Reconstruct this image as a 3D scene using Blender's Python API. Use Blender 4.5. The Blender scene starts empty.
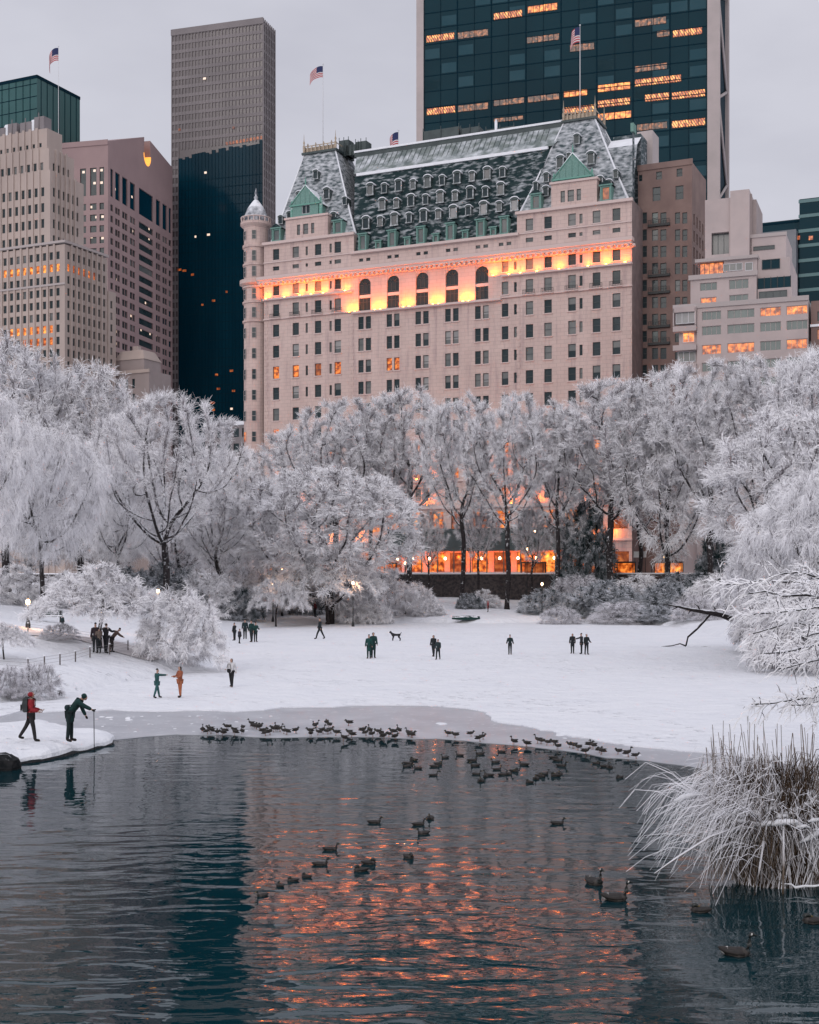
import bpy, bmesh, math, random
import numpy as np
from mathutils import Vector, Matrix, Euler
R = math.radians
random.seed(7)
rng = np.random.default_rng(11)
scene = bpy.context.scene
COL = scene.collection
# camera model: eye height, focal length in pixels, principal column, horizon row
F = 1300.0; CX = 409.5; HY = 575.0; EYE = 6.0
STREET = 5.2

def at(px, py, Y):
    return Vector(((px - CX) / F * Y, Y, EYE + (HY - py) / F * Y))

def flat(px, py, z=0.0):
    """point of the horizontal plane z seen at that place of the photograph"""
    Y = F * (EYE - z) / (py - HY)
    return Vector(((px - CX) / F * Y, Y, z))

def tag(o, label=None, cat=None, group=None, kind=None):
    if label: o['label'] = label
    if cat: o['category'] = cat
    if group: o['group'] = group
    if kind: o['kind'] = kind
    return o

def empty(name, loc=(0, 0, 0), rz=0.0, parent=None):
    o = bpy.data.objects.new(name, None)
    COL.objects.link(o)
    o.location = loc
    o.rotation_euler = (0, 0, rz)
    o.empty_display_size = 0.3
    if parent: o.parent = parent
    return o

def link(name, mesh, parent=None, loc=(0, 0, 0), rz=0.0):
    o = bpy.data.objects.new(name, mesh)
    COL.objects.link(o)
    o.location = loc
    o.rotation_euler = (0, 0, rz)
    if parent: o.parent = parent
    return o

def copy_tree(o, parent=None):
    c = o.copy()
    COL.objects.link(c)
    c.parent = parent
    for ch in list(o.children):
        copy_tree(ch, c)
    return c

class MB:
    """collects faces and links them as ONE mesh"""
    def __init__(self):
        self.v = []; self.f = []; self.m = []; self.s = []
    def poly(self, pts, m=0, smooth=False):
        b = len(self.v)
        self.v += [tuple(p) for p in pts]
        self.f.append(tuple(range(b, b + len(pts)))); self.m.append(m); self.s.append(smooth)
    def box(self, x0, x1, y0, y1, z0, z1, m=0, top=None, skip=''):
        b = len(self.v)
        self.v += [(x0, y0, z0), (x1, y0, z0), (x1, y1, z0), (x0, y1, z0),
                   (x0, y0, z1), (x1, y0, z1), (x1, y1, z1), (x0, y1, z1)]
        fs = {'b': (3, 2, 1, 0), 't': (4, 5, 6, 7), 'f': (0, 1, 5, 4), 'r': (1, 2, 6, 5), 'k': (2, 3, 7, 6), 'l': (3, 0, 4, 7)}
        for k, q in fs.items():
            if k in skip: continue
            self.f.append(tuple(b + i for i in q)); self.s.append(False)
            self.m.append(top if (k == 't' and top is not None) else m)
    def frustum(self, base, top, m=0, mt=None, bottom=False):
        """base, top: lists of the same number of 3D points, anticlockwise from above"""
        b = len(self.v); n = len(base)
        self.v += [tuple(p) for p in base] + [tuple(p) for p in top]
        for i in range(n):
            j = (i + 1) % n
            self.f.append((b + i, b + j, b + n + j, b + n + i)); self.m.append(m); self.s.append(False)
        self.f.append(tuple(b + n + i for i in range(n))); self.m.append(m if mt is None else mt); self.s.append(False)
        if bottom:
            self.f.append(tuple(b + n - 1 - i for i in range(n))); self.m.append(m); self.s.append(False)
    def tube(self, pts, rad, n=6, m=0, cap=True, flatten=1.0, smooth=True, ms=None, up=None):
        pts = [Vector(p) for p in pts]
        if not hasattr(rad, '__len__'): rad = [rad] * len(pts)
        b = len(self.v)
        N = len(pts)
        ref = Vector((0, 0, 1)) if up is None else Vector(up)
        for i, p in enumerate(pts):
            d = (pts[min(i + 1, N - 1)] - pts[max(i - 1, 0)])
            if d.length < 1e-9: d = Vector((0, 0, 1))
            d.normalize()
            rf = ref if abs(d.dot(ref)) < .97 else Vector((0, 1, 0))
            s = d.cross(rf).normalized(); u = s.cross(d)
            r = rad[i]
            ra, rb = r if hasattr(r, '__len__') else (r, r * flatten)
            for k in range(n):
                a = 2 * math.pi * k / n
                q = p + s * (math.cos(a) * ra) + u * (math.sin(a) * rb)
                self.v.append(tuple(q))
        for i in range(N - 1):
            for k in range(n):
                k2 = (k + 1) % n
                self.f.append((b + i * n + k, b + i * n + k2, b + (i + 1) * n + k2, b + (i + 1) * n + k))
                self.m.append(ms[i] if ms else m); self.s.append(smooth)
        if cap:
            self.f.append(tuple(b + n - 1 - k for k in range(n))); self.m.append(ms[0] if ms else m); self.s.append(False)
            self.f.append(tuple(b + (N - 1) * n + k for k in range(n))); self.m.append(ms[-1] if ms else m); self.s.append(False)
    def lathe(self, prof, c=(0, 0), n=16, m=0, ms=None, smooth=True):
        """prof: (radius, z) from bottom to top around the vertical through c"""
        b = len(self.v); N = len(prof)
        for r, z in prof:
            for k in range(n):
                a = 2 * math.pi * k / n
                self.v.append((c[0] + r * math.cos(a), c[1] + r * math.sin(a), z))
        for i in range(N - 1):
            for k in range(n):
                k2 = (k + 1) % n
                self.f.append((b + i * n + k, b + i * n + k2, b + (i + 1) * n + k2, b + (i + 1) * n + k))
                self.m.append(ms[i] if ms else m); self.s.append(smooth)
    def build(self, name, mats, parent=None, loc=(0, 0, 0), rz=0.0):
        me = self.mesh(name, mats)
        return link(name, me, parent, loc, rz)
    def mesh(self, name, mats):
        me = bpy.data.meshes.new(name)
        me.from_pydata(self.v, [], self.f)
        if not isinstance(mats, (list, tuple)): mats = [mats]
        for mt in mats: me.materials.append(mt)
        me.polygons.foreach_set('material_index', self.m)
        me.polygons.foreach_set('use_smooth', self.s)
        me.update()
        return me

def mesh_np(name, verts, quads, mats, mi=None, smooth=False):
    """quick mesh from numpy arrays; quads (n,4) or (n,3)"""
    me = bpy.data.meshes.new(name)
    k = quads.shape[1]; nf = len(quads)
    me.vertices.add(len(verts)); me.vertices.foreach_set('co', verts.astype(np.float32).ravel())
    me.loops.add(nf * k); me.loops.foreach_set('vertex_index', quads.astype(np.int32).ravel())
    me.polygons.add(nf)
    me.polygons.foreach_set('loop_start', np.arange(nf, dtype=np.int32) * k)
    for mt in (mats if isinstance(mats, (list, tuple)) else [mats]): me.materials.append(mt)
    if mi is not None: me.polygons.foreach_set('material_index', mi.astype(np.int32))
    me.polygons.foreach_set('use_smooth', np.full(nf, smooth, dtype=bool))
    me.update(calc_edges=True)
    me.validate()
    return me

# ------------------------------------------------------------------ materials
def newmat(name):
    m = bpy.data.materials.new(name); m.use_nodes = True
    nt = m.node_tree
    bs = nt.nodes['Principled BSDF']
    return m, nt, bs

def N(nt, t, **kw):
    n = nt.nodes.new(t)
    for k, v in kw.items(): setattr(n, k, v)
    return n

def rgba(c): return (c[0], c[1], c[2], 1.0)

def noise_fac(nt, scale, detail=3, lo=.35, hi=.65, stretch=None):
    g = N(nt, 'ShaderNodeNewGeometry')
    nz = N(nt, 'ShaderNodeTexNoise'); nz.inputs['Scale'].default_value = scale; nz.inputs['Detail'].default_value = detail
    src = g.outputs['Position']
    if stretch:
        mp = N(nt, 'ShaderNodeMapping'); mp.inputs['Scale'].default_value = stretch
        nt.links.new(src, mp.inputs['Vector']); src = mp.outputs['Vector']
    nt.links.new(src, nz.inputs['Vector'])
    mr = N(nt, 'ShaderNodeMapRange'); mr.inputs['From Min'].default_value = lo; mr.inputs['From Max'].default_value = hi
    nt.links.new(nz.outputs['Fac'], mr.inputs['Value'])
    return mr.outputs['Result']

def mixc(nt, fac, a, b):
    mx = N(nt, 'ShaderNodeMix', data_type='RGBA')
    if isinstance(fac, float): mx.inputs['Factor'].default_value = fac
    else: nt.links.new(fac, mx.inputs['Factor'])
    for s, v in (('A', a), ('B', b)):
        sock = [i for i in mx.inputs if i.name == s and i.type == 'RGBA'][0]
        if isinstance(v, tuple): sock.default_value = rgba(v)
        else: nt.links.new(v, sock)
    return [o for o in mx.outputs if o.type == 'RGBA'][0]

def pmat(name, c, c2=None, scale=1.0, rough=.7, metal=0.0, stretch=None, emit=None, es=0.0, bump=0.0, spec=None):
    m, nt, bs = newmat(name)
    bs.inputs['Roughness'].default_value = rough
    bs.inputs['Metallic'].default_value = metal
    if spec is not None: bs.inputs['Specular IOR Level'].default_value = spec
    if c2 is None: bs.inputs['Base Color'].default_value = rgba(c)
    else:
        f = noise_fac(nt, scale, stretch=stretch)
        nt.links.new(mixc(nt, f, c, c2), bs.inputs['Base Color'])
        if bump:
            bp = N(nt, 'ShaderNodeBump'); bp.inputs['Strength'].default_value = bump; bp.inputs['Distance'].default_value = .05
            nt.links.new(f, bp.inputs['Height']); nt.links.new(bp.outputs['Normal'], bs.inputs['Normal'])
    if emit:
        bs.inputs['Emission Color'].default_value = rgba(emit); bs.inputs['Emission Strength'].default_value = es
    return m

SNOWC = (.82, .835, .87)
def snowtop(name, base, base2=None, lo=.15, hi=.5, nscale=2.0, rough=.85, namp=.5, bscale=6.0, snowc=SNOWC, stretch=None):
    """a surface with snow lying on whatever faces up"""
    m, nt, bs = newmat(name)
    bs.inputs['Roughness'].default_value = rough
    bs.inputs['Specular IOR Level'].default_value = .15
    g = N(nt, 'ShaderNodeNewGeometry')
    sx = N(nt, 'ShaderNodeSeparateXYZ'); nt.links.new(g.outputs['Normal'], sx.inputs[0])
    nf = noise_fac(nt, nscale, 4, .3, .7, stretch)
    md = N(nt, 'ShaderNodeMath', operation='MULTIPLY_ADD'); md.inputs[1].default_value = namp; md.inputs[2].default_value = -namp / 2
    nt.links.new(nf, md.inputs[0])
    ad = N(nt, 'ShaderNodeMath', operation='ADD'); nt.links.new(sx.outputs['Z'], ad.inputs[0]); nt.links.new(md.outputs[0], ad.inputs[1])
    mr = N(nt, 'ShaderNodeMapRange'); mr.inputs['From Min'].default_value = lo; mr.inputs['From Max'].default_value = hi
    nt.links.new(ad.outputs[0], mr.inputs['Value'])
    bc = base
    if base2: bc = mixc(nt, noise_fac(nt, bscale), base, base2)
    nt.links.new(mixc(nt, mr.outputs['Result'], bc, snowc), bs.inputs['Base Color'])
    return m

def litmat(name, c1, c2, scale, s1, s2, stretch=None, lo=.35, hi=.65, dark=(.06, .03, .02)):
    """a lit room behind glass: a light of uneven warmth"""
    m, nt, bs = newmat(name)
    bs.inputs['Base Color'].default_value = rgba(dark); bs.inputs['Roughness'].default_value = .15
    f = noise_fac(nt, scale, 2, lo, hi, stretch)
    nt.links.new(mixc(nt, f, c1, c2), bs.inputs['Emission Color'])
    mr = N(nt, 'ShaderNodeMapRange'); mr.inputs['To Min'].default_value = s1; mr.inputs['To Max'].default_value = s2
    nt.links.new(f, mr.inputs['Value']); nt.links.new(mr.outputs['Result'], bs.inputs['Emission Strength'])
    return m

M = {}
M['snow'] = None
def pink_stone():
    m, nt, bs = newmat('pale_pink_stone'); bs.inputs['Roughness'].default_value = .8
    f = noise_fac(nt, .35, 4, .3, .7, (1, 1, .3)); c = mixc(nt, f, (.62, .475, .43), (.545, .41, .37))
    f2 = noise_fac(nt, 1.2, 4, .52, .75, (1, 1, .12)); c = mixc(nt, f2, c, (.44, .325, .31))      # rain streaks
    tc_ = N(nt, 'ShaderNodeTexCoord'); sp = N(nt, 'ShaderNodeSeparateXYZ'); nt.links.new(tc_.outputs['Object'], sp.inputs[0])
    cb_ = N(nt, 'ShaderNodeCombineXYZ'); nt.links.new(sp.outputs['X'], cb_.inputs['X']); nt.links.new(sp.outputs['Z'], cb_.inputs['Y'])
    br = N(nt, 'ShaderNodeTexBrick'); br.inputs['Scale'].default_value = 1.0; br.inputs['Brick Width'].default_value = 1.5; br.inputs['Row Height'].default_value = .73; br.inputs['Mortar Size'].default_value = .045; br.inputs['Mortar Smooth'].default_value = .4
    br.inputs['Color1'].default_value = (1, 1, 1, 1); br.inputs['Color2'].default_value = (.93, .93, .93, 1); br.inputs['Mortar'].default_value = (.72, .72, .72, 1)
    nt.links.new(cb_.outputs[0], br.inputs['Vector'])
    mx = N(nt, 'ShaderNodeMix', data_type='RGBA', blend_type='MULTIPLY'); mx.inputs['Factor'].default_value = .8
    A = [i for i in mx.inputs if i.type == 'RGBA']; nt.links.new(c, A[0]); nt.links.new(br.outputs['Color'], A[1])
    nt.links.new([o for o in mx.outputs if o.type == 'RGBA'][0], bs.inputs['Base Color']); return m
M['pink'] = pink_stone()
M['pink_trim'] = snowtop('pale_stone_trim', (.60, .48, .45), None, .45, .7, 1.5)
M['copper'] = snowtop('green_copper', (.20, .325, .285), (.13, .25, .22), .5, .8, 1.0)
M['roof'] = snowtop('dark_green_slate_under_patchy_snow', (.012, .029, .033), (.026, .045, .047), .25, 1.1, 1.1, namp=1.1, bscale=1.2, snowc=(.60, .63, .66), stretch=(.55, .55, 1.5))
M['roof_steep'] = snowtop('slate_roof_dusted_with_snow', (.035, .06, .065), (.08, .10, .11), -.05, 1.0, 1.5, namp=.95, bscale=1.2, snowc=(.68, .70, .73), stretch=(.6, .6, 1.3))
M['snowcap'] = pmat('lying_snow', SNOWC, (.76, .77, .81), .8, .9)
M['frame_dark'] = pmat('dark_window_frame', (.05, .06, .065), rough=.5)
M['frame_pale'] = pmat('pale_window_frame', (.38, .33, .32), rough=.6)
M['frame_white'] = pmat('white_window_frame', (.65, .64, .66), rough=.6)
M['glass'] = pmat('dark_window_glass', (.02, .035, .04), (.04, .055, .06), .25, .08, spec=.28)
M['glass_grey'] = pmat('curtained_window_glass', (.10, .115, .115), (.17, .17, .165), .3, .25)
M['glass_blind'] = pmat('window_blind', (.33, .32, .31), (.25, .25, .25), .3, .4)
M['lit'] = litmat('lit_orange_window', (1.0, .13, .012), (1.0, .30, .05), 1.3, .16, 1.15)
M['lit_dim'] = litmat('dim_orange_window', (.8, .13, .03), (1.0, .28, .07), .9, .12, .5)
M['lit_hot'] = litmat('bright_amber_window', (1.0, .17, .015), (1.0, .38, .07), 1.2, .35, 1.7)
M['iron'] = pmat('black_iron', (.012, .014, .016), rough=.5)
M['lampglass'] = pmat('glowing_lamp_globe', (.9, .8, .6), emit=(1.0, .72, .40), es=9.0)
M['brass'] = pmat('gilded_cresting', (.44, .36, .27), (.30, .24, .18), 2.0, .6, .1)
# ------------------------------------------------------------------ camera, light, sky
cam_d = bpy.data.cameras.new('camera'); cam = bpy.data.objects.new('camera', cam_d); COL.objects.link(cam)
cam.location = (0, 0, EYE); cam.rotation_euler = (R(90), 0, 0)
cam_d.sensor_fit = 'HORIZONTAL'; cam_d.sensor_width = 36.0; cam_d.lens = F / 819 * 36.0
cam_d.shift_y = (HY - 512) / 819.0
cam_d.clip_start = .1; cam_d.clip_end = 9000
scene.camera = cam
SUN_EL, SUN_AZ = 22.0, -25.0      # low veiled light behind the camera, a little to the left
w = bpy.data.worlds.new('World'); scene.world = w; w.use_nodes = True
nt = w.node_tree; bg = nt.nodes['Background']
sky = N(nt, 'ShaderNodeTexSky', sky_type='NISHITA'); sky.sun_disc = False
sky.sun_elevation = R(SUN_EL); sky.sun_rotation = R(180 + SUN_AZ); sky.dust_density = 4.0
tc = N(nt, 'ShaderNodeTexCoord'); mp = N(nt, 'ShaderNodeMapping'); mp.inputs['Scale'].default_value = (1.2, 1.2, 3.2)
nt.links.new(tc.outputs['Generated'], mp.inputs['Vector'])
nz = N(nt, 'ShaderNodeTexNoise'); nz.inputs['Scale'].default_value = 2.2; nz.inputs['Detail'].default_value = 5; nz.inputs['Roughness'].default_value = .55
nt.links.new(mp.outputs['Vector'], nz.inputs['Vector'])
mr = N(nt, 'ShaderNodeMapRange'); mr.inputs['From Min'].default_value = .3; mr.inputs['From Max'].default_value = .7
nt.links.new(nz.outputs['Fac'], mr.inputs['Value'])
cl = mixc(nt, mr.outputs['Result'], (5.45, 5.45, 6.2), (6.95, 6.95, 7.7))      # an overcast deck, thinner in places
# the deck is brightest overhead, as overcast skies are
sz = N(nt, 'ShaderNodeSeparateXYZ'); nt.links.new(tc.outputs['Generated'], sz.inputs[0])
zr = N(nt, 'ShaderNodeMapRange', interpolation_type='SMOOTHSTEP'); zr.inputs['From Min'].default_value = .36; zr.inputs['From Max'].default_value = .95; zr.inputs['To Min'].default_value = 1.0; zr.inputs['To Max'].default_value = 1.5
nt.links.new(sz.outputs['Z'], zr.inputs['Value'])
vm = N(nt, 'ShaderNodeVectorMath', operation='SCALE'); nt.links.new(cl, vm.inputs[0]); nt.links.new(zr.outputs['Result'], vm.inputs['Scale']); cl = vm.outputs['Vector']
out = mixc(nt, .93, sky.outputs['Color'], cl)
nt.links.new(out, bg.inputs['Color']); bg.inputs['Strength'].default_value = .1
sd = bpy.data.lights.new('sun', 'SUN'); so = bpy.data.objects.new('sun', sd); COL.objects.link(so)
sd.energy = .85; sd.angle = R(35); sd.color = (1.0, .93, .88)
so.rotation_euler = (R(90 - SUN_EL), 0, R(SUN_AZ)); so.location = (0, -30, 60)
scene.view_settings.view_transform = 'Standard'; scene.view_settings.look = 'None'
scene.view_settings.exposure = 0.0; scene.view_settings.gamma = 1.0
scene.view_settings.use_curve_mapping = False
cy = scene.cycles
cy.max_bounces = 5; cy.diffuse_bounces = 4; cy.glossy_bounces = 3; cy.transmission_bounces = 2; cy.transparent_max_bounces = 4
cy.sample_clamp_indirect = 25.0; cy.caustics_reflective = False; cy.caustics_refractive = False
cy.use_denoising = True; cy.denoiser = 'OPENIMAGEDENOISE'; cy.denoising_input_passes = 'RGB_ALBEDO_NORMAL'
cy.use_adaptive_sampling = True; cy.adaptive_threshold = .012

# ------------------------------------------------------------------ terrain
SHORE = [(-150, 760), (-60, 722), (0, 703), (44, 697), (90, 690), (136, 681), (170, 676), (203, 671), (214, 664), (222, 652),
         (228, 640), (240, 632), (262, 628), (300, 625), (330, 623), (400, 622), (480, 624), (560, 622), (640, 624), (690, 629), (725, 640),
         (745, 652), (790, 662), (850, 672), (1000, 700)]
POND = [flat(*p).xy for p in SHORE] + [Vector((36, 40)), Vector((40, -8)), Vector((-34, -8)), Vector((-30, 20))]
PP = np.array([(p.x, p.y) for p in POND])

def vnoise(x, y, s, seed=0):
    x = np.asarray(x, float) / s; y = np.asarray(y, float) / s
    xi = np.floor(x); yi = np.floor(y); fx = x - xi; fy = y - yi
    fx = fx * fx * (3 - 2 * fx); fy = fy * fy * (3 - 2 * fy)
    def h(a, b):
        t = np.sin(a * 127.1 + b * 311.7 + seed * 74.7) * 43758.5453
        return t - np.floor(t)
    return (h(xi, yi) * (1 - fx) + h(xi + 1, yi) * fx) * (1 - fy) + (h(xi, yi + 1) * (1 - fx) + h(xi + 1, yi + 1) * fx) * fy

def shore_dist(x, y):
    x = np.asarray(x, float); y = np.asarray(y, float)
    d = np.full(x.shape, 1e9); ins = np.zeros(x.shape, bool)
    for i in range(len(PP)):
        a = PP[i]; b = PP[(i + 1) % len(PP)]
        ab = b - a; t = np.clip(((x - a[0]) * ab[0] + (y - a[1]) * ab[1]) / (ab @ ab), 0, 1)
        d = np.minimum(d, np.hypot(x - a[0] - t * ab[0], y - a[1] - t * ab[1]))
        if abs(ab[1]) > 1e-9:
            c = ((a[1] > y) != (b[1] > y)) & (x < ab[0] * (y - a[1]) / ab[1] + a[0])
            ins ^= c
    return np.where(ins, -d, d)

WALLN = np.array((.4166, .9091)); WALL0 = 207.0
def wall_s(x, y): return x * WALLN[0] + (y - WALL0) * WALLN[1]
def hgt(x, y):
    x = np.asarray(x, float); y = np.asarray(y, float)
    d = shore_dist(x, y)
    dp = np.maximum(d, 0)
    sl = .05 + .055 * np.clip((-x - 12) / 14, 0, 1) * np.clip((150 - y) / 25 + 1, 0, 1)
    h = .60 * (1 - np.exp(-dp / .8)) + sl * dp
    h = h + (vnoise(x, y, 7, 1) - .5) * .5 * np.clip(dp / 6, 0, 1) + (vnoise(x, y, 2.2, 2) - .5) * .14 * np.clip(dp / 2, 0, 1)
    h = h + .55 * np.exp(-((x + 22) ** 2 / 70 + (y - 86) ** 2 / 110)) * np.clip(dp / 4, 0, 1)
    h = 5.0 - np.log1p(np.exp((5.0 - h) * 2.5)) / 2.5      # levels off below street height
    h = np.where(d < 0, np.maximum(-1.2, d * .6), h)
    s = wall_s(x, y)
    return np.where(s > 3.5, STREET - .05, np.minimum(h, 4.6))
def hz(x, y): return float(hgt(np.array([x]), np.array([y]))[0])
_ys = np.concatenate([np.arange(15, 220, .25)])
def ground(px, py):
    """where the sight line through that place of the photograph meets the ground"""
    xs = (px - CX) / F * _ys; zs = EYE + (HY - py) / F * _ys
    g = np.maximum(hgt(xs, _ys), 0.0)
    k = np.argmax(zs <= g)
    if zs[k] > g[k]: k = len(_ys) - 1
    return Vector((xs[k], _ys[k], g[k]))
def standing(px, Y):
    x = (px - CX) / F * Y
    return Vector((x, Y, max(0.0, hz(x, Y))))

def snow_material():
    m, nt, bs = newmat('trodden_snow')
    bs.inputs['Roughness'].default_value = .9; bs.inputs['Specular IOR Level'].default_value = .1
    f = noise_fac(nt, .35, 5, .3, .7)
    c = mixc(nt, f, (.80, .815, .855), (.85, .86, .89))
    nt.links.new(c, bs.inputs['Base Color'])
    a = noise_fac(nt, 1.1, 5, .2, .8); b = noise_fac(nt, 7.0, 3, .2, .8)
    # trails of footprints wind across it
    g = N(nt, 'ShaderNodeNewGeometry'); vo = N(nt, 'ShaderNodeTexVoronoi'); vo.inputs['Scale'].default_value = 1.7; nt.links.new(g.outputs['Position'], vo.inputs['Vector'])
    dm = N(nt, 'ShaderNodeMapRange'); dm.inputs['From Min'].default_value = .30; dm.inputs['From Max'].default_value = .12; nt.links.new(vo.outputs['Distance'], dm.inputs['Value'])
    tn = N(nt, 'ShaderNodeTexNoise'); tn.inputs['Scale'].default_value = .055; tn.inputs['Detail'].default_value = 2; nt.links.new(g.outputs['Position'], tn.inputs['Vector'])
    t1 = N(nt, 'ShaderNodeMath', operation='SUBTRACT'); t1.inputs[1].default_value = .5; nt.links.new(tn.outputs['Fac'], t1.inputs[0])
    t2 = N(nt, 'ShaderNodeMath', operation='ABSOLUTE'); nt.links.new(t1.outputs[0], t2.inputs[0])
    t3 = N(nt, 'ShaderNodeMapRange'); t3.inputs['From Min'].default_value = .034; t3.inputs['From Max'].default_value = .014; nt.links.new(t2.outputs[0], t3.inputs['Value'])
    foot = N(nt, 'ShaderNodeMath', operation='MULTIPLY'); nt.links.new(dm.outputs['Result'], foot.inputs[0]); nt.links.new(t3.outputs['Result'], foot.inputs[1])
    sbf = N(nt, 'ShaderNodeMath', operation='MULTIPLY_ADD'); sbf.inputs[1].default_value = -1.7; nt.links.new(foot.outputs[0], sbf.inputs[0]); nt.links.new(a, sbf.inputs[2]); a = sbf.outputs[0]
    ad = N(nt, 'ShaderNodeMath', operation='MULTIPLY_ADD'); ad.inputs[1].default_value = .18
    nt.links.new(b, ad.inputs[0]); nt.links.new(a, ad.inputs[2])
    bp = N(nt, 'ShaderNodeBump'); bp.inputs['Strength'].default_value = .55; bp.inputs['Distance'].default_value = .35
    nt.links.new(ad.outputs[0], bp.inputs['Height']); nt.links.new(bp.outputs['Normal'], bs.inputs['Normal'])
    return m
M['snow'] = snow_material()

gx = np.concatenate([[-4000, -1500, -600, -350, -250], np.arange(-180, -60, 4), np.arange(-60, 66, .9), np.arange(66, 170, 4), [250, 350, 600, 1500, 4000]])
gy = np.concatenate([[-600, -100, -20], np.arange(10, 190, 1.0), np.arange(190, 262, 2), [280, 330, 420, 600, 1200, 3000, 6000]])
GX, GY = np.meshgrid(gx, gy)
GZ = hgt(GX.ravel(), GY.ravel())
V = np.stack([GX.ravel(), GY.ravel(), GZ], 1)
nx, ny = len(gx), len(gy)
i = np.arange(nx - 1); j = np.arange(ny - 1); I, J = np.meshgrid(i, j)
q = np.stack([J * nx + I, J * nx + I + 1, (J + 1) * nx + I + 1, (J + 1) * nx + I], -1).reshape(-1, 4)
me = mesh_np('snowy_ground', V, q, M['snow'], smooth=True)
tag(link('snowy_ground', me), 'snow covered park banks rising from the pond to the street', 'ground', kind='structure')

# water
def water_material():
    m, nt, bs = newmat('dark_pond_water')
    bs.inputs['Base Color'].default_value = (.003, .026, .034, 1)
    bs.inputs['Roughness'].default_value = .015; bs.inputs['IOR'].default_value = 1.52
    g = N(nt, 'ShaderNodeNewGeometry')
    def wv(sc, st, det, dist=0.0):
        mp = N(nt, 'ShaderNodeMapping'); mp.inputs['Scale'].default_value = st; mp.inputs['Rotation'].default_value = (0, 0, R(8))
        nt.links.new(g.outputs['Position'], mp.inputs['Vector'])
        n_ = N(nt, 'ShaderNodeTexNoise'); n_.inputs['Scale'].default_value = sc; n_.inputs['Detail'].default_value = det
        n_.inputs['Distortion'].default_value = dist
        nt.links.new(mp.outputs['Vector'], n_.inputs['Vector']); return n_.outputs['Fac']
    a = wv(1.7, (.42, 1.0, 1), 1.5, .5); b = wv(5.0, (.5, 1.0, 1), 2.0, .3)
    patch = noise_fac(nt, .13, 2, .36, .62)
    ad = N(nt, 'ShaderNodeMath', operation='MULTIPLY_ADD'); ad.inputs[1].default_value = .13
    nt.links.new(b, ad.inputs[0]); nt.links.new(a, ad.inputs[2])
    # wind reaches the open near water; it is calm under the ice edge
    sp = N(nt, 'ShaderNodeSeparateXYZ'); nt.links.new(g.outputs['Position'], sp.inputs[0])
    calm = N(nt, 'ShaderNodeMapRange'); calm.inputs['From Min'].default_value = 46; calm.inputs['From Max'].default_value = 22
    calm.inputs['To Min'].default_value = .28; calm.inputs['To Max'].default_value = 1.0
    nt.links.new(sp.outputs['Y'], calm.inputs['Value'])
    p2 = N(nt, 'ShaderNodeMath', operation='MULTIPLY_ADD'); p2.inputs[1].default_value = .45; p2.inputs[2].default_value = .55
    nt.links.new(patch, p2.inputs[0])
    st = N(nt, 'ShaderNodeMath', operation='MULTIPLY'); nt.links.new(calm.outputs['Result'], st.inputs[0]); nt.links.new(p2.outputs[0], st.inputs[1])
    ht = N(nt, 'ShaderNodeMath', operation='MULTIPLY'); nt.links.new(st.outputs[0], ht.inputs[0]); nt.links.new(ad.outputs[0], ht.inputs[1])
    bp = N(nt, 'ShaderNodeBump'); bp.inputs['Strength'].default_value = 1.0; bp.inputs['Distance'].default_value = WATER_AMP
    nt.links.new(ht.outputs[0], bp.inputs['Height']); nt.links.new(bp.outputs['Normal'], bs.inputs['Normal'])
    return m
WATER_AMP = .043
M['water'] = water_material()
b = MB(); b.poly([(-34, -8, 0), (40, -8, 0), (40, 70, 0), (-34, 70, 0)])
tag(b.build('water', M['water']), 'dark open pond water with orange reflections', 'water', kind='structure')

def sheet(name, front, back, z, mats, thick, seg=5.0, jit=.12, seed=3):
    rr = random.Random(seed)
    pts = []
    for (a, c) in zip(front[:-1], front[1:]):
        A = flat(*a); B = flat(*c); n = max(1, int((B - A).length / .8))
        for k in range(n):
            p = A.lerp(B, k / n)
            dy = (float(vnoise(p.x, seed, 4.5, seed)) - .5) * 2.4 + (float(vnoise(p.x, seed, 1.3, seed + 1)) - .5) * 1.0
            pts.append((p.x + rr.uniform(-jit, jit), p.y + dy + rr.uniform(-jit, jit) * 1.5))
    pts.append(tuple(flat(*front[-1]).xy))
    nf = len(pts)
    pts += back
    mb = MB()
    mb.poly([(x, y, z) for x, y in pts], 0)
    for k in range(nf - 1):
        (x0, y0), (x1, y1) = pts[k], pts[k + 1]
        mb.poly([(x0, y0, z - thick), (x1, y1, z - thick), (x1, y1, z), (x0, y0, z)], 0)
    return mb.build(name, mats)
def ice_material():
    m, nt, bs = newmat('wet_grey_ice')
    f = noise_fac(nt, .5, 5, .35, .68); f2 = noise_fac(nt, 2.6, 3, .60, .70)
    c = mixc(nt, f, (.42, .43, .465), (.52, .53, .565)); c = mixc(nt, f2, c, (.62, .63, .66))
    nt.links.new(c, bs.inputs['Base Color']); bs.inputs['Roughness'].default_value = .42
    bs.inputs['Specular IOR Level'].default_value = .35
    return m
M['ice'] = ice_material()
tag(sheet('ice', [(-70, 757), (60, 745), (112, 741), (200, 737.5), (300, 737), (380, 737), (440, 736), (500, 741), (560, 748), (600, 754), (640, 761), (690, 769), (760, 779), (880, 795)],
      [(38, 60), (60, 75), (-45, 75)], .018, M['ice'], .05), 'thin wet grey ice between the snow and the open water', 'ice', kind='structure')
tag(sheet('snow_on_ice', [(-90, 722), (0, 717), (30, 711), (70, 713), (130, 712), (200, 710), (260, 711), (330, 709), (400, 708.5), (470, 708), (487, 711), (492, 718), (520, 724), (560, 734), (600, 742), (640, 748), (690, 753), (760, 763), (880, 782)],
      [(45, 62), (60, 110), (62, 180), (-40, 180), (-60, 70)], .055, M['snow'], .04, jit=.2, seed=8), 'smooth white snow lying on the frozen pond', 'snow field', kind='structure')
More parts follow.
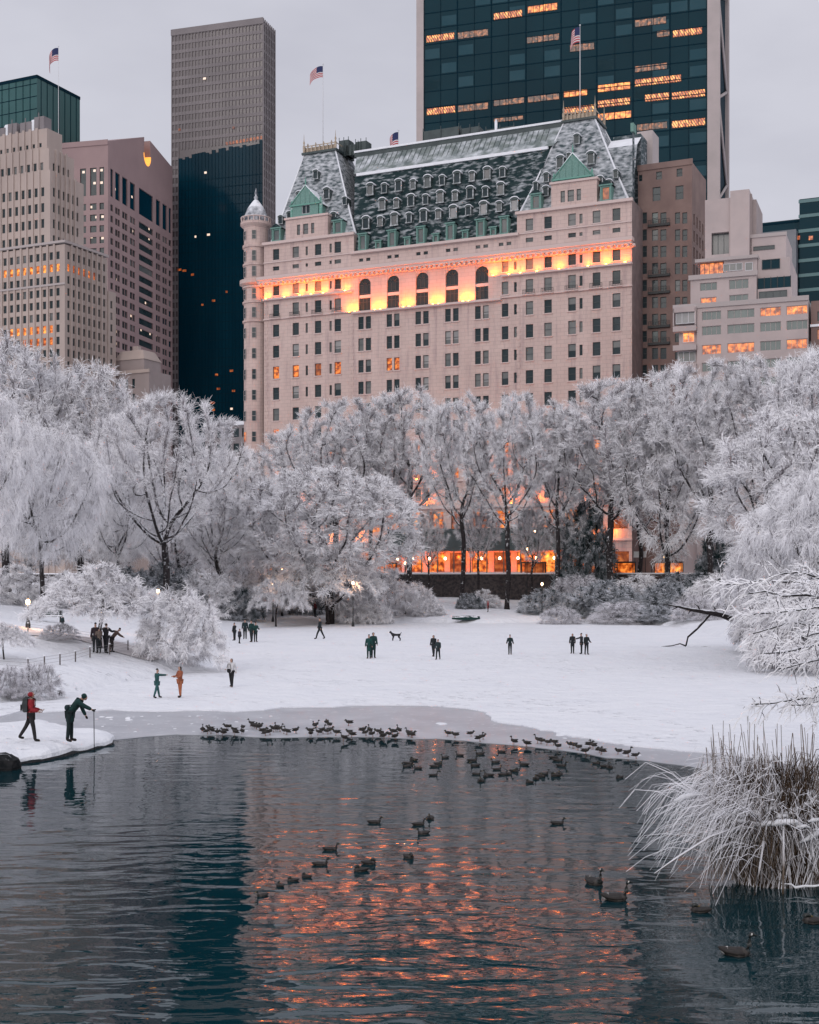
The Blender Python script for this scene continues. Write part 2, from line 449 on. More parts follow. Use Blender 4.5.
# flakes of broken snow on the ice
b = MB(); rr = random.Random(4)
for k in range(46):
    px = rr.choice([rr.uniform(95, 260), rr.uniform(120, 210), rr.uniform(260, 640)]); py = 712 + rr.uniform(3, 20) + max(0, px - 490) * .22
    p = flat(px, py, .022); r = rr.uniform(.02, .085) * rr.choice((1, 1, 1, 2.2)); pts = []
    for a in range(7):
        t = a / 7 * 6.283; k2 = rr.uniform(.35, 1.2)
        pts.append((p.x + math.cos(t) * r * k2 * 1.3, p.y + math.sin(t) * r * k2 * 1.8, .022))
    top = [(x * .7 + p.x * .3, y * .7 + p.y * .3, .022 + r * .25) for x, y, z in pts]
    b.frustum(pts, top)
tag(b.build('snow_flakes', M['snowcap']), 'small broken lumps of snow scattered on the grey ice', 'snow lumps', kind='stuff')

# the spit the two people stand on
def spit():
    edge = [(-60, 770), (0, 768), (20, 764), (42, 761), (60, 757.5), (78, 752.5), (96, 748.5), (112, 745), (116, 742), (110, 739), (96, 737.5), (80, 735.5), (60, 731), (48, 727), (30, 727), (10, 729), (-60, 730)]
    pts = [flat(*p) for p in edge]
    fine = []
    for k in range(len(pts)):
        A = pts[k]; B = pts[(k + 1) % len(pts)]; n = max(1, int((B - A).length / .35))
        for t in range(n): fine.append(A.lerp(B, t / n))
    rr = random.Random(2)
    c = sum(fine, Vector()) / len(fine)
    rings = [(1.0, -.05, 1), (.995, .07, 1), (1.012, .095, 0), (1.0, .20, 0), (.97, .27, 0), (.90, .33, 0), (.7, .38, 0), (.4, .42, 0)]
    mb = MB(); n = len(fine); jit = [rr.uniform(-.035, .035) for _ in fine]
    rows = []
    for s, z, mt in rings:
        row = []
        for k, p in enumerate(fine):
            q = c + (p - c) * (s + jit[k] * (.6 if s > .8 else .2))
            q.z = z + (float(vnoise(q.x, q.y, .7, 5)) - .5) * (.16 if z > .15 else (.15 if z > .06 else .03))
            row.append(q)
        rows.append(row)
    for r in range(len(rows) - 1):
        for k in range(n):
            k2 = (k + 1) % n
            mb.poly([rows[r][k], rows[r][k2], rows[r + 1][k2], rows[r + 1][k]], rings[r + 1][2], True)
    mb.poly(rows[-1], 0, True)
    rock = pmat('wet_dark_rock', (.02, .02, .024), (.045, .04, .042), 4.0, .5)
    o = mb.build('snow_bank', [M['snow'], rock])
    tag(o, 'low snowy spit with a dark rock edge reaching into the water', 'snow bank', kind='structure')
spit()
b = MB(); rr = random.Random(14); c = flat(-1, 770)
rows_ = []
for i, (zz0, k) in enumerate(((-.15, 1.0), (.1, 1.08), (.32, .95), (.48, .6))):
    rows_.append([(c.x + math.cos(a) * .62 * k * rr.uniform(.85, 1.1), c.y + .15 + math.sin(a) * .5 * k * rr.uniform(.85, 1.1), zz0 + rr.uniform(-.04, .04)) for a in np.linspace(0, 6.283, 10)[:-1]])
for r0, r1 in zip(rows_[:-1], rows_[1:]):
    for k in range(9): b.poly([r0[k], r0[(k + 1) % 9], r1[(k + 1) % 9], r1[k]])
b.poly(rows_[-1])
tag(b.build('boulder', snowtop('black_wet_boulder', (.010, .012, .014), (.03, .03, .032), .9, 1.1, 2.0)), 'black wet boulder at the left edge under the snowy spit', 'rock')

# 59th-street side: street, kerb, park wall
XD = Vector((.9091, -.4166, 0)); YD = Vector((.4166, .9091, 0))
WP = Vector((0, WALL0, 0))
def wl(u, v, z): return WP + XD * u + YD * v + Vector((0, 0, z))
M['asphalt'] = pmat('wet_asphalt', (.045, .045, .05), (.10, .10, .11), .5, .4)
M['kerb'] = snowtop('stone_kerb', (.25, .24, .24), None, .4, .6)
b = MB(); b.poly([wl(-160, 6, STREET + .004), wl(160, 6, STREET + .004), wl(160, 24, STREET + .004), wl(-160, 24, STREET + .004)])
tag(b.build('street', M['asphalt']), 'wet city street behind the park wall', 'street', kind='structure')
b = MB()
for v0, v1 in ((.44, 6.0), (24.0, 29.5)):
    b.frustum([wl(-160, v0, (STREET - .1 if v0 > 9 else 1.0)), wl(160, v0, (STREET - .1 if v0 > 9 else 1.0)), wl(160, v1, (STREET - .1 if v0 > 9 else 1.0)), wl(-160, v1, (STREET - .1 if v0 > 9 else 1.0))],
              [wl(-160, v0, STREET + .13), wl(160, v0, STREET + .13), wl(160, v1, STREET + .13), wl(-160, v1, STREET + .13)], 0)
tag(b.build('sidewalk', M['kerb']), 'snowy sidewalks on both sides of the street', 'sidewalk', kind='structure')
M['wallstone'] = snowtop('dark_brownstone_wall', (.035, .034, .036), (.085, .07, .068), .4, .6, 1.0, bscale=2.5)
b = MB()
u = -95.0
rr = random.Random(5)
b.frustum([wl(-95, -.3, .6), wl(95, -.3, .6), wl(95, .3, .6), wl(-95, .3, .6)], [wl(-95, -.3, 6.12), wl(95, -.3, 6.12), wl(95, .3, 6.12), wl(-95, .3, 6.12)], 0)
b.frustum([wl(-95, -.42, 6.124), wl(95, -.42, 6.124), wl(95, .42, 6.124), wl(-95, .42, 6.124)], [wl(-95, -.36, 6.33), wl(95, -.36, 6.33), wl(95, .36, 6.33), wl(-95, .36, 6.33)], 1)
wo = b.build('park_wall', [M['wallstone'], M['snowcap']])
tag(wo, 'long dark stone park wall with a snow capped top below the lit hotel front', 'wall')
# ------------------------------------------------------------------ building kit
class Frame:
    """one face of a building: u along it, v into it, z up from the street"""
    def __init__(self, root, O, ang, lo=(0, 0, 0), lrz=0.0):
        self.root = root; self.O = Vector(O); self.ang = ang; self.lo = Vector(lo); self.lrz = lrz
        self.xd = Vector((math.cos(ang), math.sin(ang), 0)); self.yd = Vector((-math.sin(ang), math.cos(ang), 0))
    def uz(self, px, py, v=0.0):
        d = Vector(((px - CX) / F, 1, (HY - py) / F)); P = self.O + self.yd * v - Vector((0, 0, EYE))
        t = P.dot(self.yd) / d.dot(self.yd); p = d * t
        return (p - (self.O - Vector((0, 0, EYE)))).dot(self.xd), p.z + EYE - STREET
    def u(self, px, v=0.0): return self.uz(px, HY - 100, v)[0]
    def z(self, px, py, v=0.0): return self.uz(px, py, v)[1]
    def right(self, W):
        return Frame(self.root, self.O + self.xd * W, self.ang + R(90), self.lo + Vector((W, 0, 0)), self.lrz + R(90))
    def shifted(self, u, v):
        return Frame(self.root, self.O + self.xd * u + self.yd * v, self.ang, self.lo + Vector((u, v, 0)), self.lrz)
    def loc(self, u, v, z):
        c, s = math.cos(self.lrz), math.sin(self.lrz)
        return self.lo + Vector((c * u - s * v, s * u + c * v, z))
    def put(self, name, mesh, u, v, z, parent=None):
        return link(name, mesh, parent or self.root, self.loc(u, v, z), self.lrz)
    def place(self, name, mb, mats, parent=None):
        return link(name, mb.mesh(name, mats), parent or self.root, self.lo, self.lrz)

def building(name, label, pxl, Yl, ang=None, pxr=None, Yr=None, cat='building', group=None):
    P = Vector(((pxl - CX) / F * Yl, Yl, STREET))
    if ang is None:
        Q = Vector(((pxr - CX) / F * Yr, Yr, STREET)); ang = math.atan2(Q.y - P.y, Q.x - P.x)
    root = empty(name, P, ang)
    tag(root, label, cat, group)
    root['wins'] = 0
    return root, Frame(root, P, ang)

def wall(mb, u0, u1, z0, z1, holes, depth=.35, m=0, mr=None, v=0.0):
    """face of a wall at v with rectangular openings (u0,u1,z0,z1) and their reveals"""
    if mr is None: mr = m
    hs = []
    for h in holes:
        a = (max(h[0], u0), min(h[1], u1), max(h[2], z0), min(h[3], z1))
        if a[1] - a[0] > .05 and a[3] - a[2] > .05: hs.append(a)
    zs = sorted(set([z0, z1] + [h[2] for h in hs] + [h[3] for h in hs]))
    for za, zb in zip(zs[:-1], zs[1:]):
        if zb - za < 1e-5: continue
        row = sorted([(h[0], h[1]) for h in hs if h[2] < zb - 1e-5 and h[3] > za + 1e-5])
        c = u0
        for a, b_ in row + [(u1, u1)]:
            if a > c + 1e-5: mb.poly([(c, v, za), (a, v, za), (a, v, zb), (c, v, zb)], m)
            c = max(c, b_)
    for a, b_, za, zb in hs:
        d = v + depth
        mb.poly([(a, v, za), (a, v, zb), (a, d, zb), (a, d, za)], mr)
        mb.poly([(b_, v, zb), (b_, v, za), (b_, d, za), (b_, d, zb)], mr)
        mb.poly([(a, v, zb), (b_, v, zb), (b_, d, zb), (a, d, zb)], mr)
        mb.poly([(a, v, za), (a, d, za), (b_, d, za), (b_, v, za)], mr)

_wm = {}
def pane_mesh(w, h, kind, split=True):
    k = ('p', round(w, 2), round(h, 2), kind)
    if k not in _wm:
        b = MB(); W = w / 2 - .012
        if kind == 'curtain':
            b.poly([(-W, 0, .012), (W, 0, .012), (W, 0, h * .5), (-W, 0, h * .5)], 0)
            b.poly([(-W, 0, h * .5), (W, 0, h * .5), (W, 0, h - .012), (-W, 0, h - .012)], 1)
            mats = [M['glass'], M['glass_grey']]
        elif kind == 'blind':
            b.poly([(-W, 0, .012), (W, 0, .012), (W, 0, h * .35), (-W, 0, h * .35)], 0)
            b.poly([(-W, 0, h * .35), (W, 0, h * .35), (W, 0, h - .012), (-W, 0, h - .012)], 1)
            mats = [M['glass_grey'], M['glass_blind']]
        else:
            b.poly([(-W, 0, .012), (W, 0, .012), (W, 0, h - .012), (-W, 0, h - .012)], 0); mats = [M[kind]]
        _wm[k] = b.mesh('window', mats)
    return _wm[k]
def frame_mesh(w, h, fm, nv=0, nh=1, t=.08):
    k = ('f', round(w, 2), round(h, 2), fm, nv, nh)
    if k not in _wm:
        b = MB(); W = w / 2 - .006; y0, y1 = -.09, -.004
        b.box(-W, -W + t, y0, y1, .006, h - .006); b.box(W - t, W, y0, y1, .006, h - .006)
        b.box(-W + t, W - t, y0, y1, .006, t); b.box(-W + t, W - t, y0, y1, h - t, h - .006)
        for i in range(nh):
            z = h * (i + 1) / (nh + 1); b.box(-W + t, W - t, y0 + .01, y1, z - t / 2, z + t / 2)
        for i in range(nv):
            x = -W + 2 * W * (i + 1) / (nv + 1)
            zs = [t] + [h * (j + 1) / (nh + 1) for j in range(nh)] + [h - t]
            for za, zb in zip(zs[:-1], zs[1:]):
                b.box(x - t / 2, x + t / 2, y0 + .02, y1, za + t / 2 + .003, zb - t / 2 - .003)
        _wm[k] = b.mesh('frame', [M[fm]])
    return _wm[k]

_over = {}
def window(fr, u, z, w, h, kind='glass', depth=.3, fm=None, nv=0, nh=1, cap=100, name='window'):
    """the window in an opening centred on u with its foot at z; past the cap it joins the building's one mass of lesser windows"""
    root = fr.root
    if root['wins'] < cap:
        root['wins'] += 1
        o = fr.put(name, pane_mesh(w, h, kind), u, depth, z)
        if fm: link('frame', frame_mesh(w, h, fm, nv, nh), o)
        return o
    L = _over.setdefault(root.name, (root, {}))[1]
    if kind in ('curtain', 'blind'): kind = 'glass_grey'
    L.setdefault(kind, []).append([fr.loc(u - w / 2 + .012, depth, z + .012), fr.loc(u + w / 2 - .012, depth, z + .012),
                                   fr.loc(u + w / 2 - .012, depth, z + h - .012), fr.loc(u - w / 2 + .012, depth, z + h - .012)])
    if fm:
        F_ = L.setdefault('frame:' + fm, [])
        for a, b_, c, d in ((-w / 2 + .01, w / 2 - .01, h / 2 - .04, h / 2 + .04), (-w / 2 + .006, -w / 2 + .08, .01, h - .01), (w / 2 - .08, w / 2 - .006, .01, h - .01)):
            F_.append([fr.loc(u + a, depth - .05, z + c), fr.loc(u + b_, depth - .05, z + c), fr.loc(u + b_, depth - .05, z + d), fr.loc(u + a, depth - .05, z + d)])
def flush_windows():
    for root, L in _over.values():
        b = MB(); mats = []
        for kind, qs in L.items():
            mats.append(M[kind.split(':')[-1]])
            for q_ in qs: b.poly(q_, len(mats) - 1)
        o = b.build('window', mats, root); o['kind'] = 'stuff'

def kind_pick(rr, table):
    x = rr.random(); s = 0
    for k, p in table:
        s += p
        if x < s: return k
    return table[0][0]

# ------------------------------------------------------------------ the hotel
def hotel():
    root, fr = building('hotel', 'grand pale pink stone hotel with green mansard roof, corner turret and glowing orange cornice', 244, 274.6, pxr=632, Yr=240, cat='hotel')
    W = fr.u(632); rr = random.Random(12)
    def zz(worldz): return worldz - STREET
    def WIN(u, z, w, h, kind=None, fm='frame_dark', nv=0, nh=1, d=.3):
        if kind is None: kind = kind_pick(rr, (('glass', .52), ('curtain', .2), ('glass_grey', .2), ('blind', .08)))
        return window(fr, u, z, w, h, kind, d, fm, nv, nh)
    floors = [zz(57.0 - 4.38 * k) for k in range(9)]
    uL = fr.u(353.8); uR = fr.u(517.0); uT = fr.u(264)
    left = [(276, 1.5), (295.7, 1.5), (306.7, .55), (318, 1.5), (330.6, .55), (337.7, 1.5)]
    right = [(505, 1.35), (515.4, .6), (529.4, 1.5), (548, 1.5), (572, 1.5), (581, .6), (596.5, 1.5), (616.4, 1.5)]
    arch = [364.6, 393, 422, 451.8, 481.8]
    lit = {(276, 2), (295.7, 2), (337.7, 2), (393, 2), (276, 5), (295.7, 5), (330.6, 5)}
    holes = []; wins = []
    def add(u, zc, w, h, kind=None, **k):
        holes.append((u - w / 2, u + w / 2, zc - h / 2, zc + h / 2)); wins.append((u, zc - h / 2, w, h, kind, k))
    # arched windows first (they show largest)
    arches = []
    for px in arch:
        u = fr.u(px); arches.append(u); add(u, zz(62.75), 2.7, 6.5, 'arch')
    for k, z in enumerate(floors):
        for px, w in left + right:
            kd = None
            if (px, k) in lit: kd = 'lit'
            elif k == 2 and px in (276, 318): kd = 'lit_dim'
            elif k in (6, 7, 8) and rr.random() < .3: kd = 'lit'
            add(fr.u(px), z, w, 2.55 if w > 1 else 2.0, kd)
        for px in arch:
            for s in (-.83, .83):
                kd = 'lit' if (px, k) in lit else ('lit' if k in (6, 7) and rr.random() < .3 else None)
                add(fr.u(px) + s, z, 1.2, 2.55, kd)
    for px, w in left + right:
        add(fr.u(px), zz(61.25), w, 2.5 if w > 1 else 1.9)
        add(fr.u(px), zz(65.4), w, 2.1 if w > 1 else 1.6)
    for px, w in left + right[2:]:
        add(fr.u(px), zz(70.0), w, .85 if w > 1 else .7); add(fr.u(px), zz(72.9), w, 2.3 if w > 1 else 1.8)
    for px in arch + [505]:
        for s in (-.8, .8): add(fr.u(px) + s, zz(69.75), .95, .65)
    # the main front, up to the eaves
    mb = MB(); zE = zz(71.3); zP = zz(75.4)
    z0f = zz(19.0)
    low = [h for h in holes]
    wall(mb, uT, uL, z0f, zP, low, .45); wall(mb, uL, uR, z0f, zE, low, .45); wall(mb, uR, W, z0f, zP, low, .45)
    # tall lit ground storeys behind the trees
    gh = []; n = 17; pitch = (W - uT) / n
    for i in range(n):
        c = uT + pitch * (i + .5)
        gh.append((c - 1.5, c + 1.5, zz(14.6), zz(18.4))); gh.append((c - 1.75, c + 1.75, zz(5.9), zz(10.4)))
    wall(mb, uT, W, 0, z0f, gh, .45)
    for x0, x1, zt in ((uT, uT, zP), ):
        pass
    D = 26.0
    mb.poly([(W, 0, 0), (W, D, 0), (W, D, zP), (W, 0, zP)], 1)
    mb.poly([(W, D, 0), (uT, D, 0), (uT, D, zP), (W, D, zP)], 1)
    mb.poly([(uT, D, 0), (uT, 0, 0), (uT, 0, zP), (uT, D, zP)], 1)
    # backs of the two taller pavilion parapets
    mb.poly([(uL, 0, zE), (uL, 3.2, zE), (uL, 3.2, zP), (uL, 0, zP)], 0); mb.poly([(uR, 3.2, zE), (uR, 0, zE), (uR, 0, zP), (uR, 3.2, zP)], 0)
    mb.poly([(uT, .02, zP), (uL, .02, zP), (uL, D, zP), (uT, D, zP)], 2); mb.poly([(uR, .02, zP), (W, .02, zP), (W, D, zP), (uR, D, zP)], 2)
    # arched heads: stone spandrels that close the corners of the tall openings
    for u in arches:
        zt = zz(66.0); r = 1.35; zc = zt - r
        for s in (-1, 1):
            for i in range(6):
                a0 = math.pi / 2 * i / 6; a1 = math.pi / 2 * (i + 1) / 6
                x0, z0 = u + s * r * math.cos(a0), zc + r * math.sin(a0); x1, z1 = u + s * r * math.cos(a1), zc + r * math.sin(a1)
                qd = [(x0, .12, z0), (x1, .12, z1), (x1, .12, zt), (x0, .12, zt)]
                mb.poly(qd if s < 0 else qd[::-1], 0)
                mb.poly([(x0, .12, z0), (x0, .45, z0), (x1, .45, z1), (x1, .12, z1)], 0)
    M['brick'] = pmat('dark_brick_flank', (.20, .155, .15), (.27, .21, .20), .6, .8)  # darker brown tone for the flank and rear walls
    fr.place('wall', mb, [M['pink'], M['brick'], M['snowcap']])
    mb2 = MB()
    # windows
    for (u, z, w, h, kind, k) in wins:
        if kind != 'arch' and w >= .7 and h >= 1 and z > zz(24.5): mb2.box(u - w / 2 - .18, u + w / 2 + .18, -.2, -.003, z - .22, z - .02, 0)
        if kind == 'arch':
            o = fr.put('arched_window', pane_mesh(w, h, 'glass'), u, .36, z)
            b = MB(); z1 = 2.55
            for x in (-1.2, -.42, .34, 1.12): b.box(x, x + .09, -.10, -.004, .03, z1)
            b.box(-1.34, 1.34, -.16, -.004, z1, z1 + .62, 1); b.box(-1.2, 1.2, -.10, -.004, 1.7, 1.78)
            for a in (0, 45, 90, 135, 180):
                c, s = math.cos(R(a)), math.sin(R(a))
                b.tube([(c * .3, -.05, 5.15 + s * .3), (c * 1.28, -.05, 5.15 + s * 1.28)], .05, 4)
            b.box(-1.3, 1.3, -.12, -.004, 3.4, 3.52)
            for x in (-.5, .42): b.box(x, x + .08, -.10, -.004, 3.52, 5.1)
            b.build('frame', [M['frame_dark'], M['pink_trim']], o)
            root['wins'] += 1
        elif z < zz(24.5) or (h < 1 or w < .7):
            continue
        else: WIN(u, z, w, h, kind)
    for (u, z, w, h, kind, k) in wins:
        if kind != 'arch' and (z < zz(24.5) or h < 1 or w < .7): WIN(u, z, w, h, kind)
    for (a, b_, z0, z1) in gh:
        big = z0 > 5
        c = (a + b_) / 2; i = int((c - uT) / pitch)
        px = CX + F * (fr.O + fr.xd * c).x / (fr.O + fr.xd * c).y
        hot = 395 < px < 580
        kd = kind_pick(rr, (('lit', .5), ('lit_hot', .2), ('lit_dim', .2), ('glass', .1))) if hot else ('lit' if rr.random() < .5 else 'lit_dim')
        if big and not hot: kd = kind_pick(rr, (('glass', .5), ('lit_dim', .3), ('lit', .2)))
        window(fr, c, z0, b_ - a, z1 - z0, kd, .4, 'frame_dark', 2, 1)
    for x in (uL - .8, uR - .05, W - .8, uT + .2):      # quoins
        kz = zz(20)
        while kz < zz(66): mb2.box(x, x + .7, -.07, -.003, kz, kz + .8, 1); kz += 1.35
    so_ = fr.place('stone_trim', mb2, [M['pink_trim'], M['pink']]); so_['kind'] = 'stuff'
    # cornice, ledges and string courses
    cb = MB(); T = 0
    def course(u0, u1, z, h, out, top=None):
        cb.box(u0, u1, -out, -.003, z, z + h, 0)
    wl_ = W + .2
    cb.box(uT - 1, wl_, -.45, -.003, zz(66.45), zz(66.95)); cb.box(uT - 1, wl_, -1.15, -.003, zz(66.953), zz(67.5)); cb.box(uT - 1, wl_ + .25, -1.5, -.003, zz(67.503), zz(68.2))
    k = uT - .8
    while k < W + .4:
        cb.box(k, k + .45, -1.05, -.453, zz(66.5), zz(66.95)); k += 1.05
    for (a, b_) in ((uT, uL - .2), (uR - 3, W)):
        course(a, b_ + .15, zz(63.35), .35, .75); course(a, b_ + .1, zz(59.3), .25, .4)
    course(uL - .15, uR - 3.05, zz(58.9), .4, .85)
    course(uL - .5, uR + .5, zz(71.0), .5, .8)
    for a, b_ in ((uT, uL), (uR, W)):
        course(a - .2, b_ + .25, zz(75.0), .55, .6); course(a, b_, zz(71.2), .25, .25)
    course(uT, W + .1, zz(24.3), .4, .5); course(uT, W + .1, zz(19.0), .5, .7); course(uT, W + .1, zz(12.4), .4, .5)
    fr.place('cornice', cb, M['pink_trim'])
    # balconies: each its own part; a sill belongs to its window
    for px, w in left + right[2:]:
        if w < 1: continue
        ib = MB(); u = fr.u(px); z = zz(59.5)
        ib.box(-1.3, 1.3, -.66, -.003, -.12, .06, 1)
        for x in np.linspace(-1.2, 1.2, 9): ib.box(x - .03, x + .03, -.6, -.55, .063, .85)
        ib.box(-1.25, 1.25, -.62, -.53, .853, .93)
        fr.put('balcony', ib.mesh('balcony', [M['iron'], M['pink_trim']]), u, 0, z)
    # central mansard
    rb = MB()
    vA, zA, vB, zB, vC, zC = .5, zE + .2, 5.0, zz(88.6), 9.2, zz(94.0)
    e = .4
    rb.poly([(uL - .3, vA, zA), (uR + .3, vA, zA), (uR + 5, vB, zB), (uL - 2.3, vB, zB)], 0)
    rb.poly([(uL - 2.5, vB + .004, zB + .5), (uR + 5.6, vB + .004, zB + .5), (uR + 8, vC, zC), (uL - 4, vC, zC)], 1)
    rb.box(uL - 1.8, uR + 4.6, vB - .35, vB + .3, zB - .12, zB + .46, 2)
    rb.box(uL - 4.5, uR + 8.5, vC, vC + 12, zC + .002, zC + .9, 3, top=2)
    rb.box(uL - 4.5, uR + 8.5, vC - .25, vC + 12.2, zC + .903, zC + 1.3, 2)
    kx = uL - 2
    while kx < uR + 4:      # standing seams of the upper slope
        p = Vector((kx, vB + .35, zB + .78)); q2 = Vector((kx, vC - .25, zC - .02)); rb.tube([p, q2], .05, 4, 3); kx += 1.1
    rb.poly([(uL, vC + 12, zP), (uL, vC + 12, zC), (uR, vC + 12, zC), (uR, vC + 12, zP)], 0)
    M['dark_metal'] = pmat('dark_roof_metal', (.03, .045, .047), (.05, .07, .07), .5, .5)
    fr.place('mansard_roof', rb, [M['roof'], snowtop('upper_roof_slope_under_snow', (.14, .17, .17), (.20, .23, .22), .45, 1.15, .5, namp=.9, bscale=.6, snowc=(.6, .63, .66)), M['snowcap'], M['dark_metal']])
    # pyramid roofs of the end pavilions
    def pavilion(u0, u1, pt0, pt1, pyt, vt):
        b = MB(); z0 = zP + .01
        a0 = fr.u(pt0, vt); a1 = fr.u(pt1, vt); zt = fr.z((pt0 + pt1) / 2, pyt, vt)
        base = [(u0, .7, z0), (u1, .7, z0), (u1, 20, z0), (u0, 20, z0)]; d = (a1 - a0)
        top = [(a0, vt, zt), (a1, vt, zt), (a1, vt + d, zt), (a0, vt + d, zt)]
        # the slopes flare a little at the foot
        mid = [tuple(Vector(p).lerp(Vector(q_), .28) + Vector((0, 0, -(zt - z0) * .02))) for p, q_ in zip(base, top)]
        b.frustum(base, mid, 0, 0); b.v = b.v
        b.frustum(mid, top, 0, 1)
        for p, m_, q_ in zip(base, mid, top): b.tube([p, m_, q_], [.26, .21, .17], 5, 1)
        b.box(a0 - .4, a1 + .4, vt - .4, vt + d + .4, zt + .003, zt + .45, 2, top=1)
        o = fr.place('pavilion_roof', b, [M['roof_steep'], M['snowcap'], M['dark_metal']])
        c = MB(); zt += .45
        for x0, x1, y0, y1 in ((a0, a1, vt - .1, vt), (a0, a1, vt + d, vt + d + .1), (a0 - .1, a0, vt, vt + d), (a1, a1 + .1, vt, vt + d)):
            c.box(x0, x1, y0, y1, zt + 1.25, zt + 1.42)
        for k in range(9):
            t = k / 8
            for y in (vt, vt + d):
                x = a0 + d * t; c.box(x - .14, x + .14, y - .06, y + .06, zt, zt + 1.25)
                if k % 2: c.lathe([(.16, zt + 1.42), (.2, zt + 1.6), (.02, zt + 2.0)], (x, y), 6)
        c.box(a0, a1, vt + .3, vt + .4, zt, zt + 1.1)
        for x in (a0, a1):
            for y in (vt, vt + d): c.lathe([(.25, zt), (.28, zt + 1.4), (.12, zt + 1.7), (.22, zt + 2.2), (.08, zt + 2.6), (.02, zt + 4.0)], (x, y), 8)
        c.build('roof_cresting', M['brass'], o)
        return a0, a1, zt, d, vt
    LP = pavilion(fr.u(269), fr.u(354), 304, 335.5, 153, 8.0)
    RP = pavilion(fr.u(518), fr.u(628), 563.5, 595, 121, 7.5)
    # dormers
    db = MB(); w2 = .72; h2 = 1.75; dp = 2.6
    db.box(-w2, w2, 0, dp, 0, h2, 0, skip='f')
    db.box(-w2, -w2 + .2, -.12, -.003, 0, h2, 1); db.box(w2 - .2, w2, -.12, -.003, 0, h2, 1); db.box(-w2 - .1, w2 + .1, -.25, -.003, -.2, -.003, 1)
    arc = [(-w2 - .12, h2)] + [(math.cos(R(a)) * (w2 + .12), h2 + math.sin(R(a)) * .52) for a in (150, 120, 90, 60, 30)] + [(w2 + .12, h2)]
    arcs = [(x, z + .16) for x, z in arc]
    db.poly([(x, -.14, z) for x, z in arc], 0)
    for (x0, z0), (x1, z1) in zip(arc[:-1], arc[1:]): db.poly([(x0, -.16, z0), (x0, dp, z0), (x1, dp, z1), (x1, -.16, z1)][::-1], 2)
    for (x0, z0), (x1, z1) in zip(arc[:-1], arc[1:]): db.poly([(x0, -.16, z0), (x1, -.16, z1), (x1, -.16, z1 + .16), (x0, -.16, z0 + .16)], 2)
    for (x0, z0), (x1, z1) in zip(arcs[:-1], arcs[1:]): db.poly([(x0, -.16, z0), (x1, -.16, z1), (x1, dp, z1), (x0, dp, z0)], 2)
    M['dormer'] = pmat('dark_dormer_cladding', (.035, .055, .055), (.06, .08, .08), 1.5, .6)
    M['dormer_trim'] = snowtop('dusted_dormer_trim', (.22, .24, .24), None, -.2, .9, 2.0, namp=1.0)
    dm = db.mesh('dormer', [M['dormer'], M['dormer_trim'], M['snowcap']])
    wk = ['glass', 'glass', 'glass_grey', 'glass']
    def dormer(u, v, z, s=1.0, kind='glass'):
        o = fr.put('dormer', dm, u, v, z); o.scale = (s, s, s)
        link('window', pane_mesh(1.02, 1.7, kind), o, (0, .02, .02))
        return o
    ncount = 0
    def slope_v(z): return vA + (vB - vA) * (z - zA) / (zB - zA)
    dx = (fr.u(481) - fr.u(363)) / 4
    for k in range(-1, 12):
        u = fr.u(363) + dx / 2 * k
        if u < uL + .6 or u > uR - .9: continue
        for row, (zw, odd) in enumerate(((76.4, 0), (80.1, 1), (83.8, 0), (83.8, 1), (80.1, 0), (76.6, 1))):
            if k % 2 != odd: continue
            if u < uL + .8 + row * .5 or u > uR - 1 - row * .6: continue
            z = zz(zw); big = row < 3
            s = (1.0 if row == 0 else .95) if big else .78
            lit_ = row == 0 and fr.u(445) < u
            dormer(u, slope_v(z) - .5, z, s * 1.12, 'glass_blind' if lit_ else wk[(k * 7 + row * 3) % 4])
    # copper fronted dormers standing on the eaves
    def copper_dormer(u, v, z, w, h, gab=.6, win='glass_grey'):
        b = MB(); a = w / 2; ww = w * .3
        wall(b, -a, a, 0, h, [(-ww, ww, .35, h - .3)], .3)
        b.box(-a, a, .002, 3.0, 0, h, 0, skip='f')
        b.box(-a - .25, a + .25, -.35, -.003, h, h + .22, 0)
        for s in (-1, 1): b.box(s * (a - .12) - .12, s * (a - .12) + .12, -.15, -.003, 0, h, 0)
        b.frustum([(-a - .2, -.3, h + .224), (a + .2, -.3, h + .224), (a + .2, 3.0, h + .224), (-a - .2, 3.0, h + .224)],
                  [(-.1, -.25, h + .22 + gab), (.1, -.25, h + .22 + gab), (.1, 3.0, h + .22 + gab), (-.1, 3.0, h + .22 + gab)], 1)
        o = fr.put('copper_dormer', b.mesh('copper_dormer', [M['copper'], M['roof']]), u, v, z)
        link('window', pane_mesh(2 * ww, h - .65, win), o, (0, .22, .35)); return o
    for px in (363, 392.3, 421, 450.5, 480.8, 504.5): copper_dormer(fr.u(px), -.2, zE + .25, 1.75, 3.3)
    for px in (378, 407, 435.6, 465, 493): copper_dormer(fr.u(px), .1, zE + .25, 1.25, 1.6, .5)
    for px, py in ((276.6, 240), (338, 235.5)): copper_dormer(fr.u(px), -.1, zP + .15, 2.1, 2.7, .8)
    for px in (536, 606): copper_dormer(fr.u(px), -.1, zP + .15, 2.1, 2.9, .8, 'lit_dim' if px == 606 else 'glass_grey')
    # small dormers on the pyramids
    def pdormer(P_, u0, u1, px, py, s=1.0):
        v = 2.0
        for _ in range(6):
            z = fr.z(px, py, v); t = (z - zP) / (P_[2] - zP); t = t / .26 * .28 if t < .26 else .28 + (t - .26) / .74 * .72; v = .7 + (P_[4] - .7) * t - .4
        dormer(fr.u(px, v), v - .25, z, s, 'glass')
    for px, py, s in ((290, 221, .9), (281, 224, .8), (345, 205, .75), (311, 199, .6), (299.5, 202, 1.0), (327, 199, 1.05), (316, 179, .85), (334, 222, .9)): pdormer(LP, 0, 0, px, py, s)
